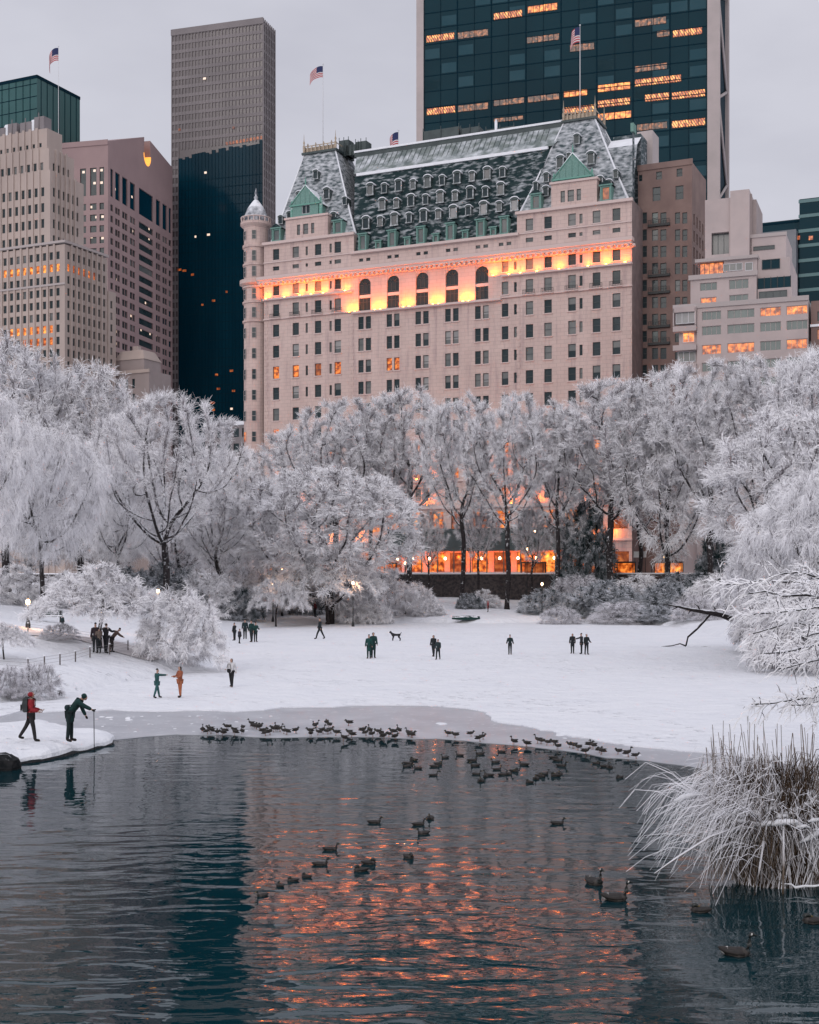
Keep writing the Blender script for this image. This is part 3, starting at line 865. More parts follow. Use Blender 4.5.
    for px, py, s in ((536, 190, .7), (616, 178, .7), (569, 160, .6), (546, 196, .85), (546.5, 182, .8), (560.5, 168, 1.05), (591, 164, 1.05), (577, 144, .85), (600, 187, .9), (609, 190, .85)): pdormer(RP, 0, 0, px, py, s)
    # stone attic block and copper gable in the middle of each pavilion
    def gable(pa, pb, zt, wpx, cpa, cpb, pc, eav, apex):
        b = MB(); a0, a1 = fr.u(pa), fr.u(pb); zb = zP + .02; zt = zz(zt)
        hs = [(fr.u(p) - w / 2, fr.u(p) + w / 2, zz(76.35), zz(78.5)) for p, w in wpx]
        wall(b, a0, a1, zb, zt, hs, .3, 0, v=-.15)
        b.box(a0, a1, -.148, 5.5, zb, zt, 0, skip='fb'); b.box(a0 - .25, a1 + .25, -.5, 5.5, zt + .003, zt + .4, 1)
        fr.place('attic_block', b, [M['pink'], M['pink_trim']])
        for h in hs: window(fr, (h[0] + h[1]) / 2, h[2], h[1] - h[0], h[3] - h[2], 'glass_grey', .1, 'frame_dark', 0, 1, cap=130)
        c = MB(); c0, c1, cc = fr.u(cpa), fr.u(cpb), fr.u(pc); ze = fr.z(pc, eav); za = fr.z(pc, apex); zt += .42
        wall(c, c0 + .5, c1 - .5, zt, ze, [(cc - .95, cc + .95, zt + .5, ze - .1)], .3, 0, v=-.1)
        c.box(c0 + .5, c1 - .5, -.098, 5.5, zt, ze, 0, skip='fb')
        c.poly([(c0, -.25, ze), (c1, -.25, ze), (cc, -.25, za)], 0)
        c.poly([(c0, -.25, ze), (c0, 5.5, ze), (cc, 6.5, za), (cc, -.25, za)][::-1], 1); c.poly([(c1, -.25, ze), (cc, -.25, za), (cc, 6.5, za), (c1, 5.5, ze)][::-1], 1)
        c.tube([(c0 - .2, -.3, ze - .1), (cc, -.3, za + .1)], .16, 5, 1); c.tube([(c1 + .2, -.3, ze - .1), (cc, -.3, za + .1)], .16, 5, 1)
        for t in (.18, .34, .5, .66, .82):
            x = c0 + (c1 - c0) * t; zt2_ = ze + (za - ze) * (1 - abs(t - .5) * 2) - .1
            if zt2_ > ze + .4: c.tube([(x, -.27, ze + .02), (x, -.27, zt2_)], .05, 4, 0)
        c.box(c0, c1, -.4, -.253, ze - .18, ze + .1, 1)
        c.lathe([(.45, ze + .5)] , (cc, -.3), 3) if False else None
        for p in ((c0 + .1, 1), (c1 - .1, 1), ): c.lathe([(.38, zt), (.42, ze + .3), (.2, ze + .6), (.28, ze + .9), (.02, ze + 1.6)], (p[0], .3), 8, 1)
        c.lathe([(.22, za), (.1, za + .5), (.2, za + .8), (.02, za + 1.9)], (cc, -.2), 6, 1)
        g = fr.place('copper_gable', c, [M['copper'], snowtop('copper_edge_with_snow', (.16, .34, .28), None, .2, .6, 2.0)])
        link('window', pane_mesh(1.9, ze - zt - .6, 'glass'), g, (cc, .12, zt + .5))
        link('frame', frame_mesh(1.9, ze - zt - .6, 'frame_white', 1, 0), g, (cc, .1, zt + .5))
    gable(286, 328, 79.7, ((298.9, .75), (306, 1.2), (313, .75)), 291, 320.5, 306, 204.5, 186)
    gable(551.5, 597, 79.9, ((563, .85), (571, 1.25), (579, .85)), 553, 592, 573, 178, 154)
    # right end: party gable and rear wing
    b = MB(); u0 = fr.u(629)
    b.box(u0 + .5, W - .05, .5, 2.0, zP + .005, zP + 12.6, 3, top=2); b.box(u0 + .2, W + .2, .3, 2.3, zP + 12.603, zP + 14.2, 1, top=2)
    b.poly([(fr.u(598), 6, zP + 12), (u0, 6, zP + 12), (u0, 9, zP + 14.3), (fr.u(598), 9, zP + 14.3)], 2)
    b.poly([(fr.u(602), 2.2, zP), (u0, 2.2, zP), (u0, 6, zP + 12), (fr.u(598), 6, zP + 12)], 3)
    b.box(fr.u(600), u0 - .1, 9.003, 20, zP + .005, zP + 15, 3, top=2)
    fr.place('party_gable', b, [M['pink_trim'], M['copper'], M['snowcap'], M['roof_steep']])
    # roof plant
    for px, py, w, h in ((352, 157, 3.0, 2.2), (361, 157.5, 2.5, 2.6), (344, 156, 2.2, 3.4), (441, 150, 8, 2.6), (470, 139, 4, 2.0), (500, 135, 6, 1.0)):
        u, z = fr.uz(px, py, 11); z = zC + 1.303; b = MB(); b.box(u - w / 2, u + w / 2, 11, 13.5, z, z + h, 0, top=1)
        for t in range(3): b.tube([(u - w / 2 + w * t / 2, 10.9, z), (u - w / 2 + w * t / 2, 10.9, z + h + .6)], .08, 4, 0)
        fr.place('roof_plant', b, [M['dark_metal'], M['snowcap']])
    b = MB(); b.lathe([(.3, zC + 1.3), (.3, zC + 3.6), (.05, zC + 4.2)], (fr.u(496, 11), 11), 8, 0)
    fr.place('roof_vent', b, [M['snowcap']])
    # corner turret
    t = MB(); tc_ = (fr.u(256, 2.1) - .0, 2.1); tr = 2.55
    prof = [(tr, 0)]
    for z in (zz(24), zz(59.3), zz(63.3), zz(66.5)): prof += [(tr, z), (tr + .3, z + .02), (tr + .3, z + .4), (tr, z + .42)]
    prof += [(tr, zz(66.95)), (tr + .9, zz(67.4)), (tr + .9, zz(68.2)), (tr, zz(68.25)), (tr, zz(71.2)), (tr + .25, zz(71.3)), (tr + .25, zz(71.7)), (tr, zz(71.75)), (tr, zz(75.0)), (tr + .3, zz(75.1)), (tr + .3, zz(75.6)), (tr, zz(75.65)), (tr, zz(79.3)), (tr + .75, zz(80.0)), (tr + .75, zz(80.5)), (tr + .2, zz(80.52))]
    t.lathe(prof, tc_, 28, 0, smooth=False)
    to = fr.place('turret', t, M['pink'])
    d = MB(); zb = zz(80.5)
    d.lathe([(tr + .2, zb), (tr + .1, zb + .3), (tr - .15, zb + 1.7), (tr - .65, zb + 3.0), (tr - 1.4, zb + 4.1), (.55, zb + 4.9), (.3, zb + 5.1), (.45, zb + 5.6), (.18, zb + 6.0), (.3, zb + 6.5), (.03, zb + 7.6)], tc_, 24, 0)
    for k in range(16):
        a = 2 * math.pi * k / 16; x, y = tc_[0] + math.cos(a) * (tr + .55), tc_[1] + math.sin(a) * (tr + .55)
        d.lathe([(.16, zb), (.10, zb + .4), (.16, zb + .9)], (x, y), 6, 1)
    d.lathe([(tr + .35, zb + .9), (tr + .72, zb + .92), (tr + .72, zb + 1.1), (tr + .35, zb + 1.12)], tc_, 24, 1)
    d.build('dome', [snowtop('dome_under_snow', (.10, .11, .13), (.16, .17, .19), .1, .6, .8), M['pink_trim']], to)
    for z in floors[:7] + [zz(61.25), zz(65.2), zz(69.9), zz(73.2), zz(77.6)]:
        for ax in (-122, -68):
            a = R(ax - math.degrees(fr.ang)); a = R(ax)
            c, s = math.cos(a), math.sin(a)
            h = 2.2 if z < zz(76) else 1.9
            kd = 'lit' if abs(z - floors[5]) < .1 and ax == -122 else 'glass'
            o = link('window', pane_mesh(.95, h, kd), to, (tc_[0] + c * (tr + .03), tc_[1] + s * (tr + .03), z - h / 2), a + R(90))
            link('frame', frame_mesh(.95, h, 'frame_pale', 0, 1), o)
    # uplights that stand on the ledges and wash the frieze under the cornice
    spots = []; M['lens'] = pmat('uplight_lens_and_glint_face', (.9, .6, .3), emit=(1, .24, .02), es=60.0)
    def between(pxs): return [(a + b_) / 2 for a, b_ in zip(pxs[:-1], pxs[1:])]
    for px in [267.5, 285.8, 301.5, 312.5, 324.5, 346.5]: spots.append((fr.u(px), zz(63.75), 1.0))
    for px in [379, 407.5, 437, 467, 353.5]: spots.append((fr.u(px) - .6, zz(59.35), 1.15)); spots.append((fr.u(px) + .6, zz(59.35), 1.15))
    for px in [494.5, 510, 521.5, 560, 589, 607, 538, 626]: spots.append((fr.u(px), zz(63.75), 1.1 if px in (494.5, 510, 560, 607) else .65))
    for px, zw, k in ((418, 24.9, .7), (436, 24.9, .6), (497, 24.9, .9), (520, 24.9, .9), (571, 24.9, .7), (594, 24.9, .8), (612, 24.9, .6), (428, 19.75, .6), (512, 19.75, .7), (540, 19.75, .7), (585, 19.75, .7), (330, 19.75, .6), (305, 19.75, .6)): spots.append((fr.u(px), zz(zw), k))
    for u, z, k in spots:
        lb = MB(); lb.box(u - .22, u + .22, -.66, -.4, z - .04, z + .12, 0); lb.poly([(u - .18, -.63, z + .124), (u + .18, -.63, z + .124), (u + .18, -.43, z + .124), (u - .18, -.43, z + .124)], 1); lb.poly([(u - .2, -.664, z - .02), (u + .2, -.664, z - .02), (u + .2, -.664, z + .11), (u - .2, -.664, z + .11)], 1)  # glowing front face added to each fitting for orange glints on the water
        fr.place('uplight_fitting', lb, [M['iron'], M['lens']])
        ld = bpy.data.lights.new('uplight', 'AREA'); ld.energy = 290 * k; ld.color = (1.0, .175, .003); ld.shape = 'RECTANGLE'; ld.size = 1.2; ld.size_y = .3
        lo = bpy.data.objects.new('uplight', ld); COL.objects.link(lo); lo.parent = root
        lo.location = (u, -1.05, z + .15); lo.rotation_euler = (R(180 - 12), 0, 0)
    # canopy and lit shelter over the hotel pavement
    c = MB(); u0, u1 = fr.u(398), fr.u(578)
    c.box(u0, u1, -4.5, -.75, zz(10.6), zz(14.8), 0, top=1); c.box(u0 - .2, u1 + .2, -4.7, -4.504, zz(14.3), zz(14.9), 0, top=1)
    k = u0 + .2
    while k < u1: c.box(k, k + .18, -4.45, -4.27, 0.18, zz(10.6), 0); k += 3.4
    c.box(u0, u1, -4.45, -4.3, zz(6.3), zz(6.6), 2)
    fr.place('canopy', c, [M['dark_metal'], M['snowcap'], M['pink_trim']])
    for px in (405, 420, 436, 452, 470, 488, 506, 524, 542, 560):
        ld = bpy.data.lights.new('canopy_lamp', 'POINT'); ld.energy = 420; ld.color = (1.0, .13, .01); ld.shadow_soft_size = .25
        lo = bpy.data.objects.new('canopy_lamp', ld); COL.objects.link(lo); lo.parent = root; lo.location = (fr.u(px), -2.6, zz(9.6))
    for px in (300, 330, 360, 430, 515, 590, 615):
        ld = bpy.data.lights.new('wall_lamp', 'POINT'); ld.energy = 330; ld.color = (1.0, .22, .02); ld.shadow_soft_size = .2
        lo = bpy.data.objects.new('wall_lamp', ld); COL.objects.link(lo); lo.parent = root; lo.location = (fr.u(px), -1.0, zz(14.0))
    # ball lamps under the canopy
    for px in (405, 420, 436, 452, 470, 488, 506, 524, 542, 560):
        c = MB(); u = fr.u(px); zb = zz(8.9)
        c.lathe([(.02, zb), (.22, zb + .1), (.28, zb + .3), (.2, zb + .5), (.03, zb + .6)], (u, -3.4), 8, 0); c.tube([(u, -3.4, zb + .6), (u, -3.4, zz(10.6))], .04, 4, 1)
        fr.place('canopy_lantern', c, [M['lampglass'], M['iron']])
    return root, fr, LP, RP
HOTEL, HF, HLP, HRP = hotel()

# ------------------------------------------------------------------ flags
FLAGR = pmat('flag_red_cloth', (.42, .035, .05), rough=.8); FLAGW = pmat('flag_white_cloth', (.62, .58, .58), rough=.8); FLAGB = pmat('flag_blue_cloth', (.02, .03, .10), rough=.8)
def flagpole(label, base, h, w, hf, ang, droop, rp=.09):
    root = empty('flagpole', base); tag(root, label, 'flagpole', 'flagpoles on the rooftops')
    b = MB(); b.tube([(0, 0, 0), (0, 0, h * .6), (0, 0, h)], [rp, rp * .8, rp * .5], 8); b.lathe([(.02, h), (rp * 1.8, h + rp), (rp * 1.8, h + rp * 2.4), (.02, h + rp * 3.6)], (0, 0), 8)
    b.build('pole', pmat('white_pole', (.62, .62, .64), rough=.4), root)
    f = MB(); nu, nv = 20, 13
    def P(i, j):
        s = i / nu * w; t = j / nv
        a = droop * (s / w)
        x = math.cos(a) * s; z = -math.sin(a) * s * 1.0 - t * hf * (1 - .12 * s / w)
        y = math.sin(i / nu * 8.5 + t * 1.6) * .09 * w * (s / w) ** .7
        return (x * math.cos(ang) - y * math.sin(ang), x * math.sin(ang) + y * math.cos(ang), h - .25 + z)
    for i in range(nu):
        for j in range(nv):
            m = 2 if (i < 8 and j < 7) else (0 if j % 2 == 0 else 1)
            f.poly([P(i, j), P(i, j + 1), P(i + 1, j + 1), P(i + 1, j)], m, True)
    fo = f.build('flag', [FLAGR, FLAGW, FLAGB], root)
    return root
def hpt(px, z, v):
    u = HF.u(px, v); return HF.O + HF.xd * u + HF.yd * v + Vector((0, 0, z))
def pole_h(base, py): return (EYE + (HY - py) / F * base.y) - base.z
bp_ = hpt(323, HLP[2], HLP[4] + 2.2); flagpole('tall white flagpole on the left hotel pavilion with a flag blowing to the left', bp_, pole_h(bp_, 65), 3.6, 2.4, R(192), R(38))
bp_ = hpt(580, HRP[2], HRP[4] + 2.2); flagpole('tall white flagpole on the right hotel pavilion, its flag in front of the dark tower', bp_, pole_h(bp_, 26), 3.0, 3.0, R(200), R(48))
bp_ = hpt(398.5, 89.9, 12); flagpole('short flagpole on the middle of the snowy hotel ridge', bp_, pole_h(bp_, 131), 3.6, 3.0, R(200), R(58), .09)
# ------------------------------------------------------------------ the other buildings
GRID = math.atan2(-.4166, .9091)
M['lime'] = pmat('grey_limestone', (.455, .37, .33), (.375, .305, .275), .12, .8, stretch=(1, 1, .4))
M['lime_lit'] = M['lime']
M['granite'] = pmat('rosy_grey_granite', (.34, .235, .23), (.29, .20, .20), .08, .7)
M['teal_glass'] = pmat('dark_teal_curtain_glass', (.0015, .024, .036), (.0025, .031, .045), .05, .12, spec=.05)
M['navy_glass_and_reflection'] = pmat('deep_blue_glass_and_reflection', (.001, .022, .038), (.002, .030, .050), .04, .12, spec=.08, stretch=(3, 3, .5))  # window glass, and the dark reflection painted on the slab tower
M['green_glass'] = pmat('green_tinted_metal_cladding', (.018, .075, .075), (.028, .10, .10), .05, .35)
M['fin'] = pmat('grey_stone_fin', (.215, .19, .195), (.175, .155, .16), .1, .6)
M['fin_dark'] = pmat('dark_glazing_bar', (.002, .019, .032), rough=.7, spec=.05)
M['grey_glass'] = pmat('grey_reflecting_glass', (.10, .085, .09), (.14, .12, .12), .06, .12)
M['travertine'] = pmat('pale_travertine', (.46, .395, .385), (.40, .35, .34), .2, .8)
M['beige'] = pmat('beige_limestone', (.47, .39, .375), (.41, .345, .335), .3, .8)
M['beige_dark'] = pmat('dark_limestone_and_painted_shade', (.34, .28, .27), (.30, .25, .24), .3, .8)  # beige stone with side shade painted in; the lodge wall shares this tone
M['brownbrick'] = pmat('brown_brick', (.235, .16, .14), (.18, .12, .107), .25, .85)
M['green_window'] = pmat('greenish_window_glass', (.05, .085, .085), (.09, .125, .12), .3, .15)
M['lit_white'] = pmat('white_lit_window', (.5, .5, .5), emit=(1.0, .70, .48), es=.8)
M['ledge'] = snowtop('stone_ledge_with_snow', (.42, .37, .36), None, .4, .7)

def tier(fr, u0, u1, v0, v1, z0, z1, mat, fcols, fw, rows, h, rcols, rw, kindf, fm=None, pier=0.0, d=.3, top='snowcap'):
    """one block of a stepped tower: front and right faces with real openings"""
    fh = [(c - fw / 2, c + fw / 2, z, z + h) for z in rows for c in fcols if z + h < z1 - .2 and z > z0 + .1]
    mb = MB(); wall(mb, u0, u1, z0, z1, fh, d, 0, v=v0)
    mb.poly([(u0, v1, z0), (u0, v0, z0), (u0, v0, z1), (u0, v1, z1)], 0); mb.poly([(u1, v1, z0), (u0, v1, z0), (u0, v1, z1), (u1, v1, z1)], 0)
    mb.poly([(u0, v0, z1), (u1, v0, z1), (u1, v1, z1), (u0, v1, z1)], 1)
    if pier:
        cs = sorted(fcols); e = [(a + b_) / 2 for a, b_ in zip(cs[:-1], cs[1:])]
        for x in e: mb.box(x - pier, x + pier, v0 - .28, v0 - .003, z0 + .01, z1 + .35, 0)
    fr.place('wall', mb, [mat, M[top]])
    r = fr.right(u1)
    rh = [(c - rw / 2, c + rw / 2, z, z + h) for z in rows for c in rcols if z + h < z1 - .2 and z > z0 + .1]
    mb = MB(); wall(mb, v0, v1, z0, z1, rh, d, 0)
    if pier:
        cs = sorted(rcols); e = [(a + b_) / 2 for a, b_ in zip(cs[:-1], cs[1:])]
        for x in e: mb.box(x - pier, x + pier, -.28, -.003, z0 + .01, z1 + .35, 0)
    r.place('wall', mb, [mat])
    for a, b_, za, zb in fh: window(fr, (a + b_) / 2, za, b_ - a, zb - za, kindf('f', (a + b_) / 2, za), v0 + d - .02, fm)
    for a, b_, za, zb in rh: window(r, (a + b_) / 2, za, b_ - a, zb - za, kindf('r', (a + b_) / 2, za), d - .02, fm)

def limestone_tower():
    root, fr = building('stone_tower', 'stepped grey limestone tower at the left edge with a row of yellow windows', -55, 346.7, ang=GRID)
    W = 40.0; rr = random.Random(3)
    zt = fr.z(65, 244)
    zl1, zl2 = fr.z(40, 267), fr.z(40, 330)
    rows = [zt - 3.6 - 3.1 * k for k in range(24)]
    def kf(side, u, z):
        if abs(z + 1 - zl1) < 1.6: return 'lit_hot' if side == 'f' and u > 14 else ('lit' if side == 'r' and u < 12 else 'glass')
        if side == 'f' and -1.7 < (z + 1 - zl2) < 1.7 and 22 < u < 36: return 'lit_hot' if rr.random() < .6 else 'lit'
        if side == 'f' and -4.8 < (z + 1 - zl2) < -1.7 and 26 < u < 36: return 'lit'
        return 'glass_grey' if rr.random() < .12 else 'glass'
    fc = [W - 2.2 - 2.16 * k for k in range(16)]; rc = [1.5 + 2.05 * k for k in range(8)]
    tier(fr, 0, W, 0, 17.2, 0, zt, M['lime'], fc, 1.05, rows, 1.95, rc, .95, kf, pier=.3)
    b = MB(); b.box(-.2, W + .4, -.45, 17.4, zt + .4, zt + 1.0); z_ = fr.z(60, 285); b.box(-.2, W + .35, -.4, -.29, z_, z_ + .5)
    fr.place('parapet', b, M['ledge'])
    # lower wing that steps out at the right end
    z2 = fr.z(112, 290, 17)
    tier(fr, 6, W + .3, 17.3, 20.5, 0, z2, M['lime'], [], 1, rows, 1.95, [18.6], .9, kf)
    u2 = fr.u(50, 3); zt2 = fr.z(50, 170, 3); rows2 = [zt + 1.8 + 4.1 * k for k in range(20)]
    k2 = lambda s, u, z: 'glass' if rr.random() < .9 else 'glass_grey'
    fc2 = [u2 - 2.4 - 2.16 * k for k in range(14)]
    tier(fr, 0, u2, 3, 16.5, zt + .01, zt2, M['lime'], fc2, 1.0, rows2, 2.3, [4.6 + 1.85 * k for k in range(6)], .9, k2, pier=.3)
    u3 = fr.u(49, 4.5); zt3 = fr.z(49, 148, 4.5); rows3 = [zt2 + .9 + 3.4 * k for k in range(6)]
    tier(fr, 0, u3, 4.5, 14.5, zt2 + .01, zt3, M['lime'], [u3 - 2.4 - 2.2 * k for k in range(13)], 1.0, rows3, 2.0, [6.4 + 1.9 * k for k in range(4)], .8, k2, pier=.34)
    u4 = fr.u(47, 5.5); zt4 = fr.z(47, 128, 5.5); rows4 = [zt3 + 1.0]
    tier(fr, 0, u4, 5.5, 11.5, zt3 + .01, zt4, M['lime'], [u4 - 2.2 - 2.2 * k for k in range(12)], .8, rows4, 1.1, [], .8, k2, pier=.4)
    for u, w_, h in ((u4 - 3.5, 3.2, 3.4), (u4 - 8, 3.6, 2.6), (u4 - 12.5, 3.0, 2.9), (u4 - 17, 4, 2.2), (u4 - 22, 3, 3)):
        b = MB(); b.box(u - w_ / 2, u + w_ / 2, 6.5, 9.5, zt4 + .4, zt4 + .4 + h, 0, top=1); b.tube([(u, 6.4, zt4 + .4), (u, 6.4, zt4 + h + 1.4)], .12, 5, 0); fr.place('roof_plant', b, [M['fin'], M['snowcap']])
    for u in (u4 - 6, u4 - 15, u4 - 20): b = MB(); b.lathe([(1.3, zt4 + .4), (1.3, zt4 + 2.8), (1.0, zt4 + 3.5), (.05, zt4 + 3.9)], (u, 8), 10, 1); fr.place('roof_tank', b, [M['fin'], M['snowcap']])
    base = at(58.5, 147, 343)
    base.z = zt3 + STREET; q_ = fr.O + fr.xd * (u3 - 1.2) + fr.yd * 13.0
    base = Vector((((58.5 - CX) / F) * 345, 345, zt2 + STREET))
    flagpole('thin flagpole on the stepped limestone tower at the far left', base, pole_h(base, 47), 4.6, 3.4, R(196), R(62))
limestone_tower()

def green_block():
    root, fr = building('glass_building', 'dark green glass block rising behind the stepped limestone tower', -50, 447, ang=GRID)
    W = fr.u(37); z = fr.z(37, 76); L = 22
    b = MB(); b.box(0, W, 0, L, 0, z, 0, top=1); fr.place('wall', b, [M['green_glass'], M['snowcap']])
    b = MB(); k = 2.0
    while k < W: b.box(k - .06, k + .06, -.15, -.003, 60, z, 0); k += 3.0
    for i in range(14): b.box(0, W, -.1, -.003, z - 2.5 - i * 4.2, z - 2.3 - i * 4.2, 0)
    for k in range(7): b.box(W + .003, W + .15, 2 + k * 3 - .06, 2 + k * 3 + .06, 60, z, 0)
    b.box(-.2, W + .2, -.2, -.003, z - .6, z + .4, 0); b.box(W + .003, W + .2, -.2, L, z - .6, z + .4, 0)
    fr.place('muntin', b, M['fin_dark'])
green_block()

def granite_tower():
    root, fr0 = building('granite_tower', 'rosy granite tower with a broken pediment top and lit round notch', 20, 460, ang=math.atan2(-.231, .973), cat='tower')
    # its corner stands at photo column 108, 430 m away
    root.location = Vector(((108 - CX) / F * 430, 430, STREET)) - fr0.xd * 22.0
    fr = Frame(root, root.location, fr0.ang); W = 22.0; r = fr.right(W); L = r.u(172.5); rr = random.Random(9)
    zc = fr.z(108, 141); sc = r.u(147.2)
    zn = r.z(147, 152); za = zc + 8.5
    pxF = [(80, 86), (90, 96.5), (99.5, 104)]
    pxR = [(110.5, 113), (115.3, 119.8), (122.3, 127.4), (130, 135), (139, 153), (156, 160.3), (162.6, 167), (168.8, 171.4)]
    zA0, zA1 = r.z(115.3, 199), r.z(115.3, 171.5); fl = 3.72
    rows = [zA0 - 2.6 - fl * k for k in range(24)]
    hs = []
    for a, b_ in pxR:
        ua, ub = r.u(a), r.u(b_); hs.append((ua, ub, zA0, zA1))
        for z in rows: hs.append((ua, ub, z - 2.2, z))
    mb = MB(); wall(mb, 0, L, 0, zc - 6, hs, .5)
    notch = sc; rad = 2.5
    n = 14; zcen = zn - 1.0
    def edge(s): return zc - 6 + (za - zc + 6) * (1 - abs(s - sc) / (L / 2))
    # the pediment: two raking halves that leave a round notch between them
    for sgn in (-1, 1):
        pts = []
        for i in range(n + 1):
            a = -math.pi / 2 + math.pi / 2 * i / n
            pts.append((notch + sgn * rad * math.cos(a), zcen + rad * math.sin(a) * 1.3))
        e = 0 if sgn < 0 else L
        shoulder = zc if sgn < 0 else zc - 3.2
        poly = [(e, 0, zc - 6), (e, 0, zc if sgn < 0 else r.z(171.5, 167)), (notch - rad * .98, 0, r.z(141, 134.5)) if sgn < 0 else (notch + rad * .98, 0, r.z(153, 143))] + [(x, 0, z) for x, z in reversed(pts)] + [(notch, 0, zc - 6)]
        mb.poly(poly if sgn > 0 else poly[::-1], 0)
        poly2 = [(x, 9.0, z) for x, y, z in poly]
        for k in range(1, len(poly) - 2):
            x0, z0, x1, z1 = poly[k][0], poly[k][2], poly[k + 1][0], poly[k + 1][2]
            mb.poly([(x0, 0, z0), (x1, 0, z1), (x1, 22, z1), (x0, 22, z0)], 0 if k == 1 else 0)
    r.place('wall', mb, [M['granite']])
    # floodlight glow on the notch, painted as an emissive rim
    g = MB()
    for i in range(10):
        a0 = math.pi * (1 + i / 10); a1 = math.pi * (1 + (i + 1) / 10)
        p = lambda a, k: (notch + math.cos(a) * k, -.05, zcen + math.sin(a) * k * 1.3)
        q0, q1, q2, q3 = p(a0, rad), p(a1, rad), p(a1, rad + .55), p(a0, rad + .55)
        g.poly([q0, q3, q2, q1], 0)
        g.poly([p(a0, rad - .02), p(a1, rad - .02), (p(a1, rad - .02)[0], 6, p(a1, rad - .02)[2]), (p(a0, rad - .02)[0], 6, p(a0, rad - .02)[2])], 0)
    r.place('notch_glow', g, pmat('gilded_notch_painted_glow', (.6, .4, .15), emit=(1, .36, .04), es=1.3))
    def KW(): return kind_pick(rr, (('glass', .86), ('glass_grey', .09), ('navy_glass_and_reflection', .05)))
    for i, (a, b_, z0, z1) in enumerate(sorted(hs, key=lambda h: -h[3])): window(r, (a + b_) / 2, z0, b_ - a, z1 - z0, 'navy_glass_and_reflection' if z1 - z0 > 4 else KW(), .42)
    fh = []
    for a, b_ in pxF:
        ua, ub = fr.u(a), fr.u(b_); fh.append((ua, ub, zA0, zA1))
        for z in rows: fh.append((ua, ub, z - 2.2, z))
    mb = MB(); wall(mb, 0, W, 0, zc, fh, .5)
    mb.poly([(0, 0, zc), (W, 0, zc), (W, 22, zc), (0, 22, zc)], 1); mb.poly([(0, L, 0), (0, 0, 0), (0, 0, zc), (0, L, zc)], 0)
    mb.box(-.2, W - .003, -.3, -.003, zc - 1.2, zc + .5, 0)
    fr.place('wall', mb, [M['granite'], M['snowcap']])
    for a, b_, z0, z1 in fh: window(fr, (a + b_) / 2, z0, b_ - a, z1 - z0, 'glass', .42)
    # vertical bars over the strips, and single lit rooms
    b = MB()
    for a, b_ in pxR[1:4] + pxR[5:7]:
        u = (r.u(a) + r.u(b_)) / 2; b.box(u - .12, u + .12, .02, .30, 10, zA0 - 2.4)
    r.place('muntin', b, M['granite'])
    lw = MB()
    for px, py in ((83, 173), (94, 171.5), (101, 171), (94, 184), (101, 183.5), (90.5, 208), (96, 218), (102, 217.5), (91, 238), (102, 239)):
        u, z = fr.uz(px, py); lw.poly([(u - .45, .38, z), (u + .45, .38, z), (u + .45, .38, z + .8), (u - .45, .38, z + .8)])
    fr.place('lit_window', lw, M['lit_white'])
    lw = MB()
    for px, py in ((133, 198), (116, 190), (133.5, 232), (150, 230), (150, 240), (150, 249), (118, 281), (134, 281), (146.5, 304), (132, 317), (142, 331), (151, 335), (157, 336), (118, 333), (118, 345), (148, 372)):
        u, z = r.uz(px, py); lw.poly([(u - .5, .38, z), (u + .5, .38, z), (u + .5, .38, z + .8), (u - .5, .38, z + .8)])
    r.place('lit_window', lw, M['lit_white'])
granite_tower()

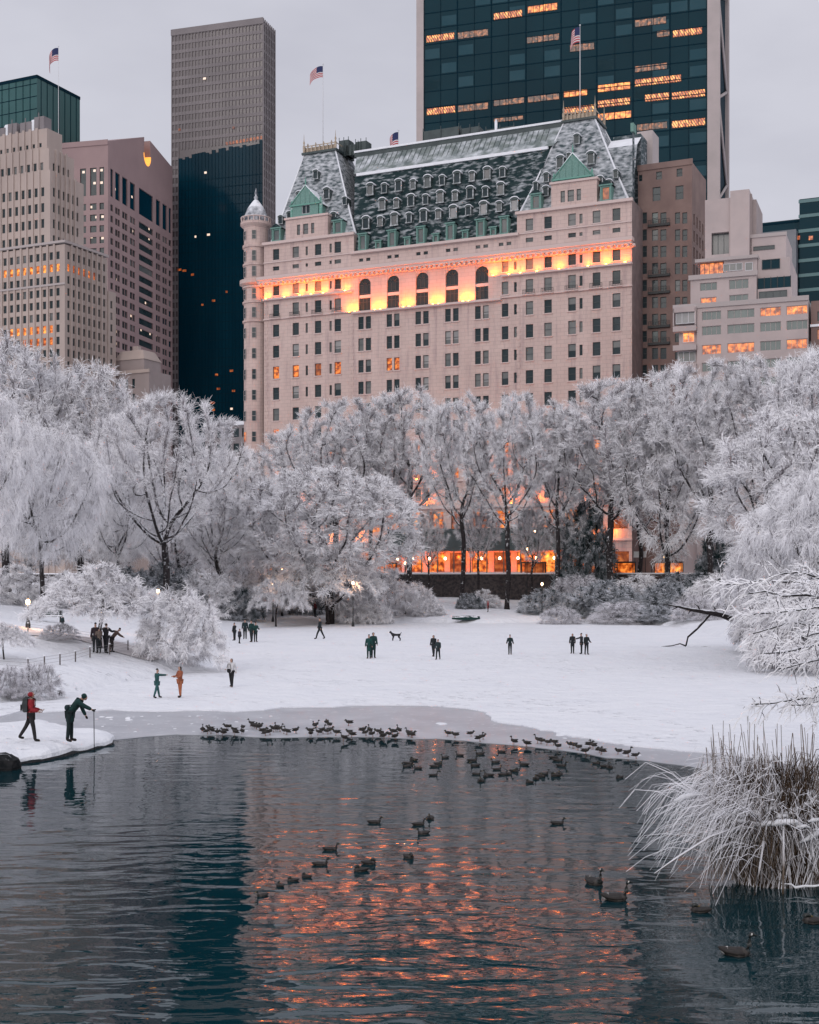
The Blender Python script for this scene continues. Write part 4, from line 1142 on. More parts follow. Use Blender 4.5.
def slab_tower():
    root, fr = building('office_tower', 'tall slab tower, grey gridded top above a painted deep blue reflection', 172, 491, pxr=263, Yr=480, cat='tower')
    W = fr.u(263); zt = fr.z(263, 20); r = fr.right(W); L = r.u(274.5); u1 = fr.u(179)
    zcut = fr.z(263, 141)
    b = MB()
    b.box(0, W, 0, L, 0, zt, 0, top=1); b.box(W * .72, W * .9, 3, L - 1, zt, zt + 2.5, 0, top=1)
    fr.place('wall', b, [M['grey_glass'], M['snowcap']])
    n = 27; p = W / n; b = MB()
    for k in range(n + 1):
        x = k * p; zb = 20 if x < u1 else zcut; b.box(x - .17, x + .17, -.30, -.003, zb, zt + .6)
    nf = 34
    for k in range(60):
        z = zt - 1.6 - k * 3.35; x0 = 0 if z > zcut + .5 else 0
        b.box(.25, (W if z > zcut + .5 else u1) - .25, -.22, -.003, z, z + 1.25, 0)
    b.box(-.3, W + .3, -.45, -.381, zt - 1.4, zt + .9)
    fr.place('stone_grid', b, M['fin'])
    b = MB(); m = int(L / p)
    for k in range(m + 1): b.box(.003, .38, k * L / m - .24, k * L / m + .24, 20, zt + .6)
    for k in range(60):
        z = zt - 1.6 - k * 3.35; b.box(.003, .16, .25, L - .25, z, z + .85)
    fr.shifted(W, 0).place('stone_grid', b, M['fin'])
    # dark reflection on the lower front, painted as deep blue panes with stepped head
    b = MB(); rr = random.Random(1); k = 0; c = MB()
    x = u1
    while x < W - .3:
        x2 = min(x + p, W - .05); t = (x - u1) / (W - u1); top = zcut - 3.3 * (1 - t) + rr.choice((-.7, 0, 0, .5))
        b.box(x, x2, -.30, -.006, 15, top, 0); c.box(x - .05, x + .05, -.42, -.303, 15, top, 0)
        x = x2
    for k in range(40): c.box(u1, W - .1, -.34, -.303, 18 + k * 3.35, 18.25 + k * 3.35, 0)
    g = fr.place('painted_reflection_front', b, M['navy_glass_and_reflection']); link('muntin', c.mesh('muntin', [M['fin_dark']]), g)
    lw = MB(); lo = MB(); rnd = random.Random(5)
    for px, py, w_, k in ((205, 80, 1.2, 1), (206, 174, 1.0, 1), (180, 131, .8, 0), (234, 129, .8, 0), (196, 238, .7, 1), (209, 236, 1.2, 1), (180, 271, 1.6, 0), (185, 272, 1.6, 0), (193, 276, 1.2, 0), (214, 302, 1.3, 0), (227, 293, .8, 0), (203, 306, .8, 0), (217, 376, 1.2, 0), (232, 372, 1.4, 0), (219, 390, 1.4, 0), (234, 392, 1.2, 0), (213, 404, 1.8, 0), (232, 410, 1.0, 1), (214, 411, 1.2, 0)):
        u, z = fr.uz(px, py); (lw if k else lo).box(u - w_ / 2, u + w_ / 2, -.46, -.43, z, z + .8)
    x = fr.u(226)
    while x < W - 1: lo.box(x, x + p * .6, -.14, -.012, zcut + .9 + (x / W - 1) * 2.5, zcut + 2.0 + (x / W - 1) * 2.5); x += p  # orange reflection painted as a glowing row, merged with the lit windows
    fr.place('lit_window', lw, M['lit_white']); fr.place('lit_window', lo, M['lit_dim'])
slab_tower()

def dark_tower():
    root, fr = building('glass_tower', 'huge dark teal glass tower with pale stone edges and scattered orange office lights', 417, 353, pxr=720, Yr=329, cat='tower')
    W = fr.u(720); zt = 205.0; u0, u1 = fr.u(424), fr.u(707.5); r = fr.right(W); D = 16.0
    b = MB(); b.box(0, u0, -.6, D, 0, zt, 0); b.box(u1, W, -.6, 0, 0, zt, 0); fr.place('stone_edge', b, M['travertine'])
    b = MB(); b.box(u0 + .003, u1 - .003, 0, D - 1, 0, zt, 0); fr.place('wall', b, M['teal_glass'])
    b = MB(); n = 8
    for k in range(n * 2 + 1):
        x = u0 + (u1 - u0) * k / (n * 2); t = .14 if k % 2 == 0 else .05
        b.box(max(u0 + .01, x - t), min(u1 - .01, x + t), -.12, -.003, 0, zt)
    for k in range(47):
        z = 4 + k * 4.25; b.box(u0 + .01, u1 - .01, -.06, -.004, z, z + .22)
    fr.place('muntin', b, M['fin_dark'])
    # rows of panes
    lit = [(425.5, 455, 32, 43, 'lit'), (457, 489, 28, 40, 'lit_dim'), (493, 523, 10, 19.5, 'lit'), (527, 558, 3, 13, 'lit_hot'), (526, 560, 34, 43, 'lit_dim'), (569, 595, 42, 52.5, 'lit_dim'), (634, 667, 16.5, 27, 'lit_dim'),
           (672, 703, 26, 38, 'lit'), (634, 668, 63, 72, 'lit_dim'), (634, 682, 75, 86, 'lit'), (527, 560, 92, 103, 'lit_dim'), (563, 588, 89, 97.5, 'lit_hot'), (597, 631, 81.5, 92.5, 'lit_hot'), (644, 670, 91, 103, 'lit'), (671, 706, 88.5, 100, 'lit'),
           (426, 456, 105, 116, 'lit'), (457, 489, 102.5, 112, 'lit_dim'), (563, 595, 104, 115, 'lit'), (597, 631, 97, 108, 'lit'), (597, 632, 109.5, 122, 'lit_hot'), (636, 668, 121.5, 131, 'lit_dim'), (671, 706, 117.5, 128.5, 'lit'),
           (493, 525, 97, 106, 'lit_dim'), (656, 671, 29, 38, 'lit_dim'), (493, 524, 116, 122, 'lit_dim')]
    M['lit_office'] = litmat('orange_lit_office', (.9, .15, .02), (1.0, .42, .10), 1.1, .6, 1.9, lo=.42, hi=.60)
    for mn in ('lit_office',):      # rows of ceiling lights inside
        nt = M[mn].node_tree; bs = nt.nodes['Principled BSDF']; g = N(nt, 'ShaderNodeNewGeometry'); mp2 = N(nt, 'ShaderNodeMapping'); mp2.inputs['Rotation'].default_value = (R(35), R(20), R(25))
        wv_ = N(nt, 'ShaderNodeTexWave'); wv_.inputs['Scale'].default_value = .55; wv_.inputs['Distortion'].default_value = 1.2; nt.links.new(g.outputs['Position'], mp2.inputs['Vector']); nt.links.new(mp2.outputs['Vector'], wv_.inputs['Vector'])
        old = bs.inputs['Emission Strength'].links[0].from_socket; mu = N(nt, 'ShaderNodeMath', operation='MULTIPLY_ADD'); mu.inputs[2].default_value = .12
        nt.links.new(wv_.outputs['Fac'], mu.inputs[0]); nt.links.new(old, mu.inputs[1]); nt.links.new(mu.outputs[0], bs.inputs['Emission Strength'])
    M['lit_office_dim'] = litmat('dim_lit_office', (.30, .10, .05), (.9, .28, .08), 1.2, .04, .45, lo=.42, hi=.64)
    mp_ = {'lit': 'lit_office', 'lit_dim': 'lit_office_dim', 'lit_hot': 'lit_hot'}
    for a, b_, y0, y1, k in lit:
        ua, ub = fr.u(a), fr.u(b_); c = (a + b_) / 2; za, zb = fr.z(c, y1), fr.z(c, y0); h = min(zb - za, 2.6)
        m_ = MB(); zc_ = (za + zb) / 2; hh = h * .36
        m_.poly([(ua + .2, -.02, zc_ - hh), (ub - .2, -.02, zc_ - hh), (ub - .2, -.02, zc_ + hh), (ua + .2, -.02, zc_ + hh)])
        o = fr.place('lit_window', m_, M[mp_[k]])
        m_ = MB(); nb = max(2, int((ub - ua) / 1.5)); st = (ub - ua - .4) / nb
        wall(m_, ua + .2, ub - .2, zc_ - hh, zc_ + hh, [(ua + .2 + st * i + .06, ua + .2 + st * (i + 1) - .06, zc_ - hh + .08, zc_ + hh - .08) for i in range(nb)], .06, 0, v=-.1)
        mm_ = m_.mesh('muntin', [M['fin_dark']]); b2 = bmesh.new(); b2.from_mesh(mm_); bmesh.ops.remove_doubles(b2, verts=b2.verts, dist=.0005); b2.to_mesh(mm_); b2.free(); link('muntin', mm_, o)
    # pale blue reflections all over the front, painted as single lighter panes
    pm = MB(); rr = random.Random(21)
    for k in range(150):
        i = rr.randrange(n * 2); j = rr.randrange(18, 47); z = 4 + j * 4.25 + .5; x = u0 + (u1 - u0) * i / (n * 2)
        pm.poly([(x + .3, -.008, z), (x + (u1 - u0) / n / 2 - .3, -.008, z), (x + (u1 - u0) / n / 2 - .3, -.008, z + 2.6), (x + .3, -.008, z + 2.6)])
    po_ = fr.place('pane', pm, pmat('painted_pane_reflection', (.012, .055, .075), (.02, .065, .085), .12, .15, spec=.06)); po_['kind'] = 'stuff'
    # braced side with dark recess
    b = MB(); b.poly([(1.2, 1.0, 0), (34, 1.0, 0), (34, 1.0, zt), (1.2, 1.0, zt)], 1)
    b.box(0, 1.2, .003, 1.1, 0, zt, 0); b.box(34, 37.5, .003, 1.1, 0, zt, 0)
    z = 70
    while z < zt:
        b.tube([(1.2, .6, z), (34, .6, z + 13)], .45, 4, 0); b.tube([(34, .6, z + 13), (1.2, .6, z + 26)], .45, 4, 0); z += 26
    r.place('braced_side', b, [M['travertine'], M['fin_dark']])
dark_tower()

def brown_building():
    root, fr = building('brick_building', 'dark brown brick building squeezed between the pink hotel and the beige flats', 638, 247.5, ang=GRID)
    W = fr.u(692); zt = fr.z(690, 162); rr = random.Random(8); r = fr.right(W); L = r.u(706)
    rows = [(218, 251, 269, 286, 303, 320, 338, 356, 374)]
    hs = []; kinds = []
    ys = [218, 235, 251.5, 268.5, 285.5, 302.5, 319.5, 336.5, 353.5, 370.5, 387.5, 404]
    for i, y in enumerate(ys):
        for px, w_ in ((644.6, .9), (655, 1.15), (663.4, 1.15), (677.5, .95), (684.8, .95)):
            u, z = fr.uz(px, y); hs.append((u - w_ / 2, u + w_ / 2, z - 1.05, z + 1.05))
    for px, y, w_, h in ((640.5, 178, .7, 1.2), (659, 175.5, 1.1, 1.5), (679.5, 172.5, 1.1, 1.5), (656.5, 194, 1.5, 2.6), (679.5, 192.5, 1.5, 2.6)):
        u, z = fr.uz(px, y); hs.append((u - w_ / 2, u + w_ / 2, z - h / 2, z + h / 2))
    mb = MB(); wall(mb, 0, W, 0, zt, hs, .3)
    mb.poly([(0, L, 0), (0, 0, 0), (0, 0, zt), (0, L, zt)], 0); mb.poly([(0, 0, zt), (W, 0, zt), (W, L, zt), (0, L, zt)], 1); mb.box(-.1, W + .15, -.2, -.003, zt - .5, zt + .6, 0)
    u, z = fr.uz(679.5, 188); mb.lathe([(.01, 0)], (0, 0), 3)
    fr.place('wall', mb, [M['brownbrick'], M['snowcap']])
    for a, b_, z0, z1 in hs: window(fr, (a + b_) / 2, z0, b_ - a, z1 - z0, kind_pick(rr, (('glass', .92), ('green_window', .05), ('glass_grey', .03))), .25, 'frame_dark')
    for i, y in enumerate(ys):
        if i in (0, 3, 4, 6, 7):
            b = MB(); u, z = fr.uz(659.2, y); b.box(u - 2.1, u + 2.1, -.5, -.003, z - 1.6, z - 1.15); 
            for x in np.linspace(-2, 2, 9): b.box(u + x - .03, u + x + .03, -.5, -.45, z - 1.15, z - .4)
            b.box(u - 2.1, u + 2.1, -.53, -.44, z - .397, z - .33)
            fr.place('balcony', b, M['iron'])
    rh = []
    for y in ys:
        z = fr.z(684, y); rh += [(s - .5, s + .5, z - 1.05, z + 1.05) for s in np.arange(1.8, L - .8, 2.6)]
    mb = MB(); wall(mb, 0, L, 0, zt, rh, .3); r.place('wall', mb, [M['brownbrick']])
    for a, b_, z0, z1 in rh: window(r, (a + b_) / 2, z0, b_ - a, z1 - z0, 'glass', .25)
    b = MB(); ua, ub = fr.u(637, 6), fr.u(652.5, 6); b.box(ua, ub, 6, 11, zt + .002, fr.z(645, 131, 6), 0, top=1); fr.place('roof_bulkhead', b, [M['travertine'], M['snowcap']])
brown_building()

def beige_flats():
    root, fr = building('apartment_building', 'beige stepped apartment building with wide windows, terraces and a blank tower', 673.5, 222.6, pxr=812, Yr=214.4)
    rr = random.Random(4); D = 20
    uA, uB, uE = 0.0, fr.u(697), fr.u(808)
    zt = fr.z(740, 302.5)
    cols = [(711.5, 19), (740.8, 26.5), (770.5, 20), (797, 20)]
    rows = [(315.5, 8.5), (330.5, 9), (349.5, 9.5), (367, 9), (385, 9)]
    hs = []; ws = []
    litset = {(2, 0), (3, 0), (0, 2), (1, 2), (3, 2)}
    for j, (y, hp) in enumerate(rows):
        for i, (x, wp) in enumerate(cols):
            u, z = fr.uz(x, y - (x - 711) * .066); w_ = wp * .168; h = hp * .17
            hs.append((u - w_ / 2, u + w_ / 2, z - h / 2, z + h / 2)); ws.append((i, j))
    mb = MB(); wall(mb, uB, uE, 0, zt, hs, .3); mb.box(uA + .8, uB - .003, .8, D, 0, zt - 1.2, 0, top=1)
    mb.poly([(uB, 0, zt), (uE, 0, zt), (uE, D, zt), (uB, D, zt)], 1); mb.poly([(uE, 0, 0), (uE, D, 0), (uE, D, zt), (uE, 0, zt)], 0); mb.poly([(uB, D, 0), (uB, 0, 0), (uB, 0, zt), (uB, D, zt)], 0)
    mb.box(uA - .1, uE + .15, -.25, -.003, zt - .45, zt + .35, 2)
    fr.place('wall', mb, [M['beige'], M['snowcap'], M['ledge']])
    for (a, b_, z0, z1), key in zip(hs, ws):
        window(fr, (a + b_) / 2, z0, b_ - a, z1 - z0, 'lit_hot' if key == (3, 0) else ('lit' if key in litset else 'green_window'), .25, 'frame_pale', 3, 0)
    # bay of stacked balconies at the left end
    for k, yy in enumerate((307.5, 326.5, 345.5, 364.5)):
        z = fr.z(685, yy); b = MB(); b.box(uA, uB - .05, -.7, .797, z - .9, z, 0, top=1)
        if k < 3: fr.place('balcony', b, [M['beige'], M['snowcap']])
    z0, z1 = fr.z(685, 326), fr.z(685, 309); b.box(uA, uA + .2, -.7, .797, z0, z1, 0); b.box(uB - .3, uB - .06, -.7, .797, z0, z1, 0)
    fr.place('balcony', b, [M['beige'], M['snowcap']])
    u, z = fr.uz(685.5, 317.5); window(fr, u, z - 1.1, 3.2, 2.0, 'glass_blind', -.3, 'frame_white', 2, 0)
    u, z = fr.uz(688, 336.5); window(fr, u, z - .9, 2.0, 1.7, 'lit_hot', .7, 'frame_white', 1, 0)
    u, z = fr.uz(686, 355.5); window(fr, u, z - 1.0, 3.0, 1.8, 'glass_grey', .7, 'frame_white', 2, 0)
    # second block
    v = 2.5; ua, ub = fr.u(690.5, v), fr.u(756.5, v); zb = fr.z(725, 276, v); hs = []; ws = []
    for x, y, wp, hp, k in ((708.5, 286.5, 17, 8, 'green_window'), (738.8, 284, 19, 9.5, 'green_window'), (708.5, 301, 16, 7.5, 'lit'), (738.8, 298.5, 18.5, 8, 'green_window')):
        u, z = fr.uz(x, y, v); w_ = wp * .17; h = hp * .17; hs.append((u - w_ / 2, u + w_ / 2, z - h / 2, z + h / 2)); ws.append(k)
    mb = MB(); wall(mb, ua, ub, zt + .003, zb, hs, .3, v=v); mb.box(ua, ub, v + .003, D - 1, zt + .003, zb, 0, top=1, skip='f')
    mb.box(ua - .3, ub + .2, v - .4, v - .003, zb - .3, zb + .5, 2)
    fr.place('wall', mb, [M['beige'], M['snowcap'], M['ledge']])
    for (a, b_, z0, z1), k in zip(hs, ws): window(fr, (a + b_) / 2, z0, b_ - a, z1 - z0, k, v + .25, 'frame_pale', 2, 0)
    # penthouse with the glowing glass room
    v = 4.5; ua, ub = fr.u(699, v), fr.u(724, v); uc = fr.u(757, v); zc = fr.z(725, 261, v)
    mb = MB(); mb.box(ub, uc, v, D - 2, zb + .003, zc, 0, top=1); mb.box(ua, ub - .003, v + 1.2, D - 2, zb + .003, zc, 0); mb.box(ua - .6, uc + .2, v - .7, D - 2, zc + .003, zc + .55, 2, top=1)
    fr.place('penthouse', mb, [M['beige'], M['snowcap'], M['ledge']])
    window(fr, (ua + ub) / 2, zb + .45, ub - ua - .2, zc - zb - .5, 'lit', v + .3, 'frame_dark', 4, 0)
    u, z = fr.uz(733, 267, v); window(fr, u, z - .7, 3.2, 1.3, 'glass_grey', v - .05, 'frame_white', 2, 0); u, z = fr.uz(749, 266, v); window(fr, u, z - .8, 1.3, 1.4, 'glass_grey', v - .05, 'frame_white', 0, 0)
    # right hand terraces
    v = 3.0; ua, ub = fr.u(757.5, v), fr.u(792, v); z1 = fr.z(775, 288, v)
    mb = MB(); mb.box(ua, ub, v, D, zt + .003, z1, 0, top=1)
    v2 = 5.0; u2a, u2b = fr.u(757.5, v2), fr.u(790, v2); z2 = fr.z(775, 258, v2); mb.box(u2a, u2b, v2, D, z1 + .003, z2, 0, top=1)
    v3 = 8.0; u3a, u3b = fr.u(749, v3), fr.u(786, v3); z3 = fr.z(768, 234.5, v3); mb.box(u3a, u3b, v3, D, z2 + .003, z3, 0, top=1); mb.box(u3a - .1, u3b + .15, v3 - .2, v3 - .003, z3 - .4, z3 + .2, 2)
    fr.place('terrace_block', mb, [M['beige'], M['snowcap'], M['ledge']])
    u, z = fr.uz(773, 294.5, v); window(fr, u, z - .9, 4.6, 1.5, 'glass', v - .05, 'frame_dark', 3, 0)
    u, z = fr.uz(774, 280, v); g = MB(); g.box(u - 2.7, u + 2.7, v + .3, v + .4, z1 + .003, z1 + 1.9); go = fr.place('glass_screen', g, M['teal_glass'])
    g = MB()
    for k in range(6): g.box(u - 2.7 + k * 1.08 - .05, u - 2.7 + k * 1.08 + .05, v + .2, v + .297, z1 + .003, z1 + 2.0)
    link('post', g.mesh('post', [M['iron']]), go)
    u, z = fr.uz(771, 264, v2); window(fr, u, z - .9, 3.0, 1.7, 'teal_glass', v2 - .05, 'frame_dark', 1, 0)
    u, z = fr.uz(764, 248, v3); window(fr, u, z - .35, 3.6, .7, 'glass', v3 - .05, 'frame_dark', 0, 0)
    # blank upper tower with the recessed tall window
    v = 7.0; ua, um, ub = fr.u(705, v), fr.u(730.5, v), fr.u(749.5, v); za, zb2 = fr.z(717, 199, v), fr.z(738, 191, v)
    u0, z0 = fr.uz(711.5, 255, v); u1, z1_ = fr.uz(729, 231.5, v)
    mb = MB(); wall(mb, ua, um, zc + .56, za, [(u0, u1, z0, z1_)], 1.2, 0, v=v); mb.box(ua, um, v + .003, 17, zc + .56, za, 0, top=2, skip='f')
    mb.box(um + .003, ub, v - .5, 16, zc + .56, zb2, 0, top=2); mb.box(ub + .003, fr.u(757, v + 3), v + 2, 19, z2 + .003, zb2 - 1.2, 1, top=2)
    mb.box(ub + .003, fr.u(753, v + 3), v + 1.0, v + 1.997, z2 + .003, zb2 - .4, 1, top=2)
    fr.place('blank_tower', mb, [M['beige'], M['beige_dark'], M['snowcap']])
    window(fr, (u0 + u1) / 2, z0, u1 - u0, z1_ - z0, 'glass_grey', v + 1.0, 'frame_dark', 2, 0)
beige_flats()

def teal_office():
    root, fr = building('office_building', 'teal banded glass office block behind the beige flats at the right edge', 757, 330, ang=GRID)
    u1, u2 = fr.u(800), fr.u(803); uE = u2 + 26; za, zb = fr.z(780, 221), fr.z(812, 199)
    b = MB(); b.box(0, u1, 0, 18, 0, za, 0, top=1); b.box(u1 + .003, uE, -1, 20, 0, zb, 0, top=1); fr.place('wall', b, [M['teal_glass'], M['snowcap']])
    b = MB(); z = zb - 1.0
    while z > 40: b.box(u1 - .2, uE, -1.12, -1.003, z, z + .8, 0); z -= 3.7
    z = za - .8
    while z > 40: b.box(0, u1, -.12, -.003, z, z + .5, 1); z -= 3.7
    fr.place('floor_band', b, [pmat('teal_spandrel', (.06, .15, .16), rough=.4), M['fin_dark']])
    b = MB(); b.box(0, fr.u(796, -4), -4, -.2, 0, fr.z(778, 231, -4), 0, top=1); fr.place('low_wing', b, [pmat('grey_metal_cladding', (.19, .20, .22), (.15, .16, .18), .3, .5), M['snowcap']])
    lw = MB()
    for px in (795, 798, 811): u, z = fr.uz(px, 238, -1); lw.box(u - .5, u + .5, -1.2, -1.13, z - .5, z + .5)
    fr.place('lit_window', lw, M['lit'])
    root, fr = building('brick_building', 'narrow reddish brown building at the right edge beside the beige flats', 811, 216, ang=GRID)
    z = fr.z(814, 301); b = MB(); hs = [(1.0 + 2.2 * i, 2.0 + 2.2 * i, z - 3.4 - 3 * k, z - 1.8 - 3 * k) for i in range(3) for k in range(8)]
    wall(b, 0, 8, 0, z, hs, .3); b.box(0, 8, .002, 14, 0, z, 0, top=1, skip='f'); b.box(-.1, 8, -.25, -.003, z - 4.3, z - 3.9, 1); fr.place('wall', b, [M['brownbrick'], M['snowcap']])
    for i, h in enumerate(hs): window(fr, (h[0] + h[1]) / 2, h[2], 1.0, 1.6, 'lit_dim' if i == 1 else 'glass', .25)
teal_office()

def stone_lodge():
    root, fr = building('stone_building', 'small old stone building with a hipped top showing above the white trees', 108, 352, ang=GRID)
    W = fr.u(149); b = MB(); z0 = fr.z(125, 372); z1 = fr.z(125, 350)
    ua, ub = fr.u(114), fr.u(143)
    hs = [(W * .1 + i * 2.2, W * .1 + i * 2.2 + .9, z0 - 4.5 - 4 * k, z0 - 2 - 4 * k) for i in range(4) for k in range(5)]
    wall(b, 0, W, 0, z0, hs, .3); b.box(0, W, .002, 10, 0, z0, 0, top=2, skip='f'); b.box(-.3, W + .3, -.4, -.003, z0 - .6, z0 + .3, 1)
    zm = z0 + (z1 - z0) * .55
    b.frustum([(ua, .5, z0 + .01), (ub, .5, z0 + .01), (ub, 8, z0 + .01), (ua, 8, z0 + .01)], [(ua, .5, zm), (ub, .5, zm), (ub, 8, zm), (ua, 8, zm)], 0)
    b.frustum([(ua - .2, .3, zm + .01), (ub + .2, .3, zm + .01), (ub + .2, 8.2, zm + .01), (ua - .2, 8.2, zm + .01)], [(ua + 1.2, 1.5, z1), (ub - 1.2, 1.5, z1), (ub - 1.2, 7, z1), (ua + 1.2, 7, z1)], 1, 2)
    b.box((ua + ub) / 2 - .8, (ua + ub) / 2 + .8, 3, 4.5, z1 + .003, z1 + 1.4, 1)
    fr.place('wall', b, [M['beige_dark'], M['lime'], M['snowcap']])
    for h in hs: window(fr, (h[0] + h[1]) / 2, h[2], .9, 2.5, 'glass', .25)
    # low glass roofed block between the towers and the hotel
    root, fr = building('low_building', 'low snowy roofed building between the blue tower and the hotel', 205, 330, ang=GRID)
    z = fr.z(228, 424); b = MB(); hs = [(1 + 2.5 * i, 2.6 + 2.5 * i, z - 3.4 - 3.8 * k, z - 1.2 - 3.8 * k) for i in range(5) for k in range(6)]
    wall(b, 0, 14, 0, z, hs, .3); b.box(0, 14, .002, 12, 0, z, 0, top=1, skip='f'); b.box(-.3, 14.3, -.4, -.003, z - .4, z + .5, 1)
    fr.place('wall', b, [M['fin'], M['snowcap']])
    for h in hs: window(fr, (h[0] + h[1]) / 2, h[2], 1.6, 2.2, 'glass', .25)
stone_lodge()
flush_windows()
# ------------------------------------------------------------------ snow laden trees
M['bark'] = snowtop('dark_wet_bark_with_snow', (.018, .016, .018), (.045, .038, .038), .22, .6, 3.0, namp=.9, bscale=5.0)
def twig_mat(name, lo, hi, sn, bark):
    m, nt, bs = newmat(name)
    bs.inputs['Roughness'].default_value = .9; bs.inputs['Specular IOR Level'].default_value = .1
    g = N(nt, 'ShaderNodeNewGeometry'); sx = N(nt, 'ShaderNodeSeparateXYZ'); nt.links.new(g.outputs['Normal'], sx.inputs[0])
    nf = noise_fac(nt, 1.1, 3, .3, .7)
    md = N(nt, 'ShaderNodeMath', operation='MULTIPLY_ADD'); md.inputs[1].default_value = .9; md.inputs[2].default_value = -.45
    nt.links.new(nf, md.inputs[0])
    ad = N(nt, 'ShaderNodeMath', operation='ADD'); nt.links.new(sx.outputs['Z'], ad.inputs[0]); nt.links.new(md.outputs[0], ad.inputs[1])
    mr = N(nt, 'ShaderNodeMapRange'); mr.inputs['From Min'].default_value = lo; mr.inputs['From Max'].default_value = hi
    nt.links.new(ad.outputs[0], mr.inputs['Value'])
    nt.links.new(mixc(nt, mr.outputs['Result'], bark, sn), bs.inputs['Base Color'])
    return m
M['twig'] = twig_mat('snow_coated_twig', -.6, .0, (.93, .925, .95), (.22, .20, .21))
M['twig_thin'] = twig_mat('half_bare_twig', -.2, .5, (.78, .77, .82), (.07, .058, .06))

def colonize(att, start, step, di, dk, trop=(0, 0, .0), iters=140, seed=0, wob=.12):
    """branch skeleton that grows towards the attraction points of the crown"""
    r_ = np.random.default_rng(seed)
    nodes = [np.array(s[0], float) for s in start]; par = [s[1] for s in start]
    P = np.array(nodes); att = att.copy(); trop = np.array(trop)
    near_i = np.zeros(len(att), int); near_d = np.full(len(att), 1e9); done = 0
    for it in range(iters):
        for k in range(done, len(P)):
            d = np.linalg.norm(att - P[k], axis=1); m = d < near_d; near_d[m] = d[m]; near_i[m] = k
        done = len(P)
        keep = near_d > dk
        att, near_i, near_d = att[keep], near_i[keep], near_d[keep]
        if len(att) == 0: break
        act = near_d < di
        if not act.any():
            di *= 1.4; continue
        idx = np.unique(near_i[act]); new = []
        dirs = (att - P[near_i]); dirs /= np.linalg.norm(dirs, axis=1)[:, None]
        for k in idx:
            v = dirs[act & (near_i == k)].sum(0); n = np.linalg.norm(v)
            if n < 1e-6: continue
            v = v / n + trop + r_.normal(0, wob, 3); v /= np.linalg.norm(v)
            q_ = P[k] + v * step
            new.append((q_, k))
        if not new: break
        base = len(P)
        okn = []
        for q_, k in new:
            if np.min(np.linalg.norm(P - q_, axis=1)) > step * .35: okn.append((q_, k))
        if not okn: break
        P = np.vstack([P] + [q_[None] for q_, _ in okn]); par += [k for _, k in okn]
        if len(P) > 2600: break
    return P, np.array(par)

def prisms(p0, p1, p2, r0, r1, r2, sides=3):
    """bent three sided twigs as arrays"""
    n = len(p0); d = p2 - p0; d /= np.maximum(np.linalg.norm(d, axis=1), 1e-6)[:, None]
    up = np.tile(np.array([0, 0, 1.0]), (n, 1)); near = np.abs(d[:, 2]) > .95; up[near] = (0, 1, 0)
    s = np.cross(d, up); s /= np.linalg.norm(s, axis=1)[:, None]; u = np.cross(s, d)
    V = []
    for p, r_ in ((p0, r0), (p1, r1), (p2, r2)):
        r_ = np.broadcast_to(r_, (n,))[:, None]
        for k in range(sides):
            a = 2 * math.pi * k / sides + math.pi / 2
            V.append(p + s * (math.cos(a) * r_) + u * (math.sin(a) * r_))
    V = np.stack(V, 1)          # n, 3*sides, 3
    base = (np.arange(n) * 3 * sides)[:, None, None]
    q = []
    for seg in range(2):
        for k in range(sides):
            k2 = (k + 1) % sides
            q.append([seg * sides + k, seg * sides + k2, (seg + 1) * sides + k2, (seg + 1) * sides + k])
    Q = (np.array(q)[None] + base).reshape(-1, 4)
    return V.reshape(-1, 3), Q

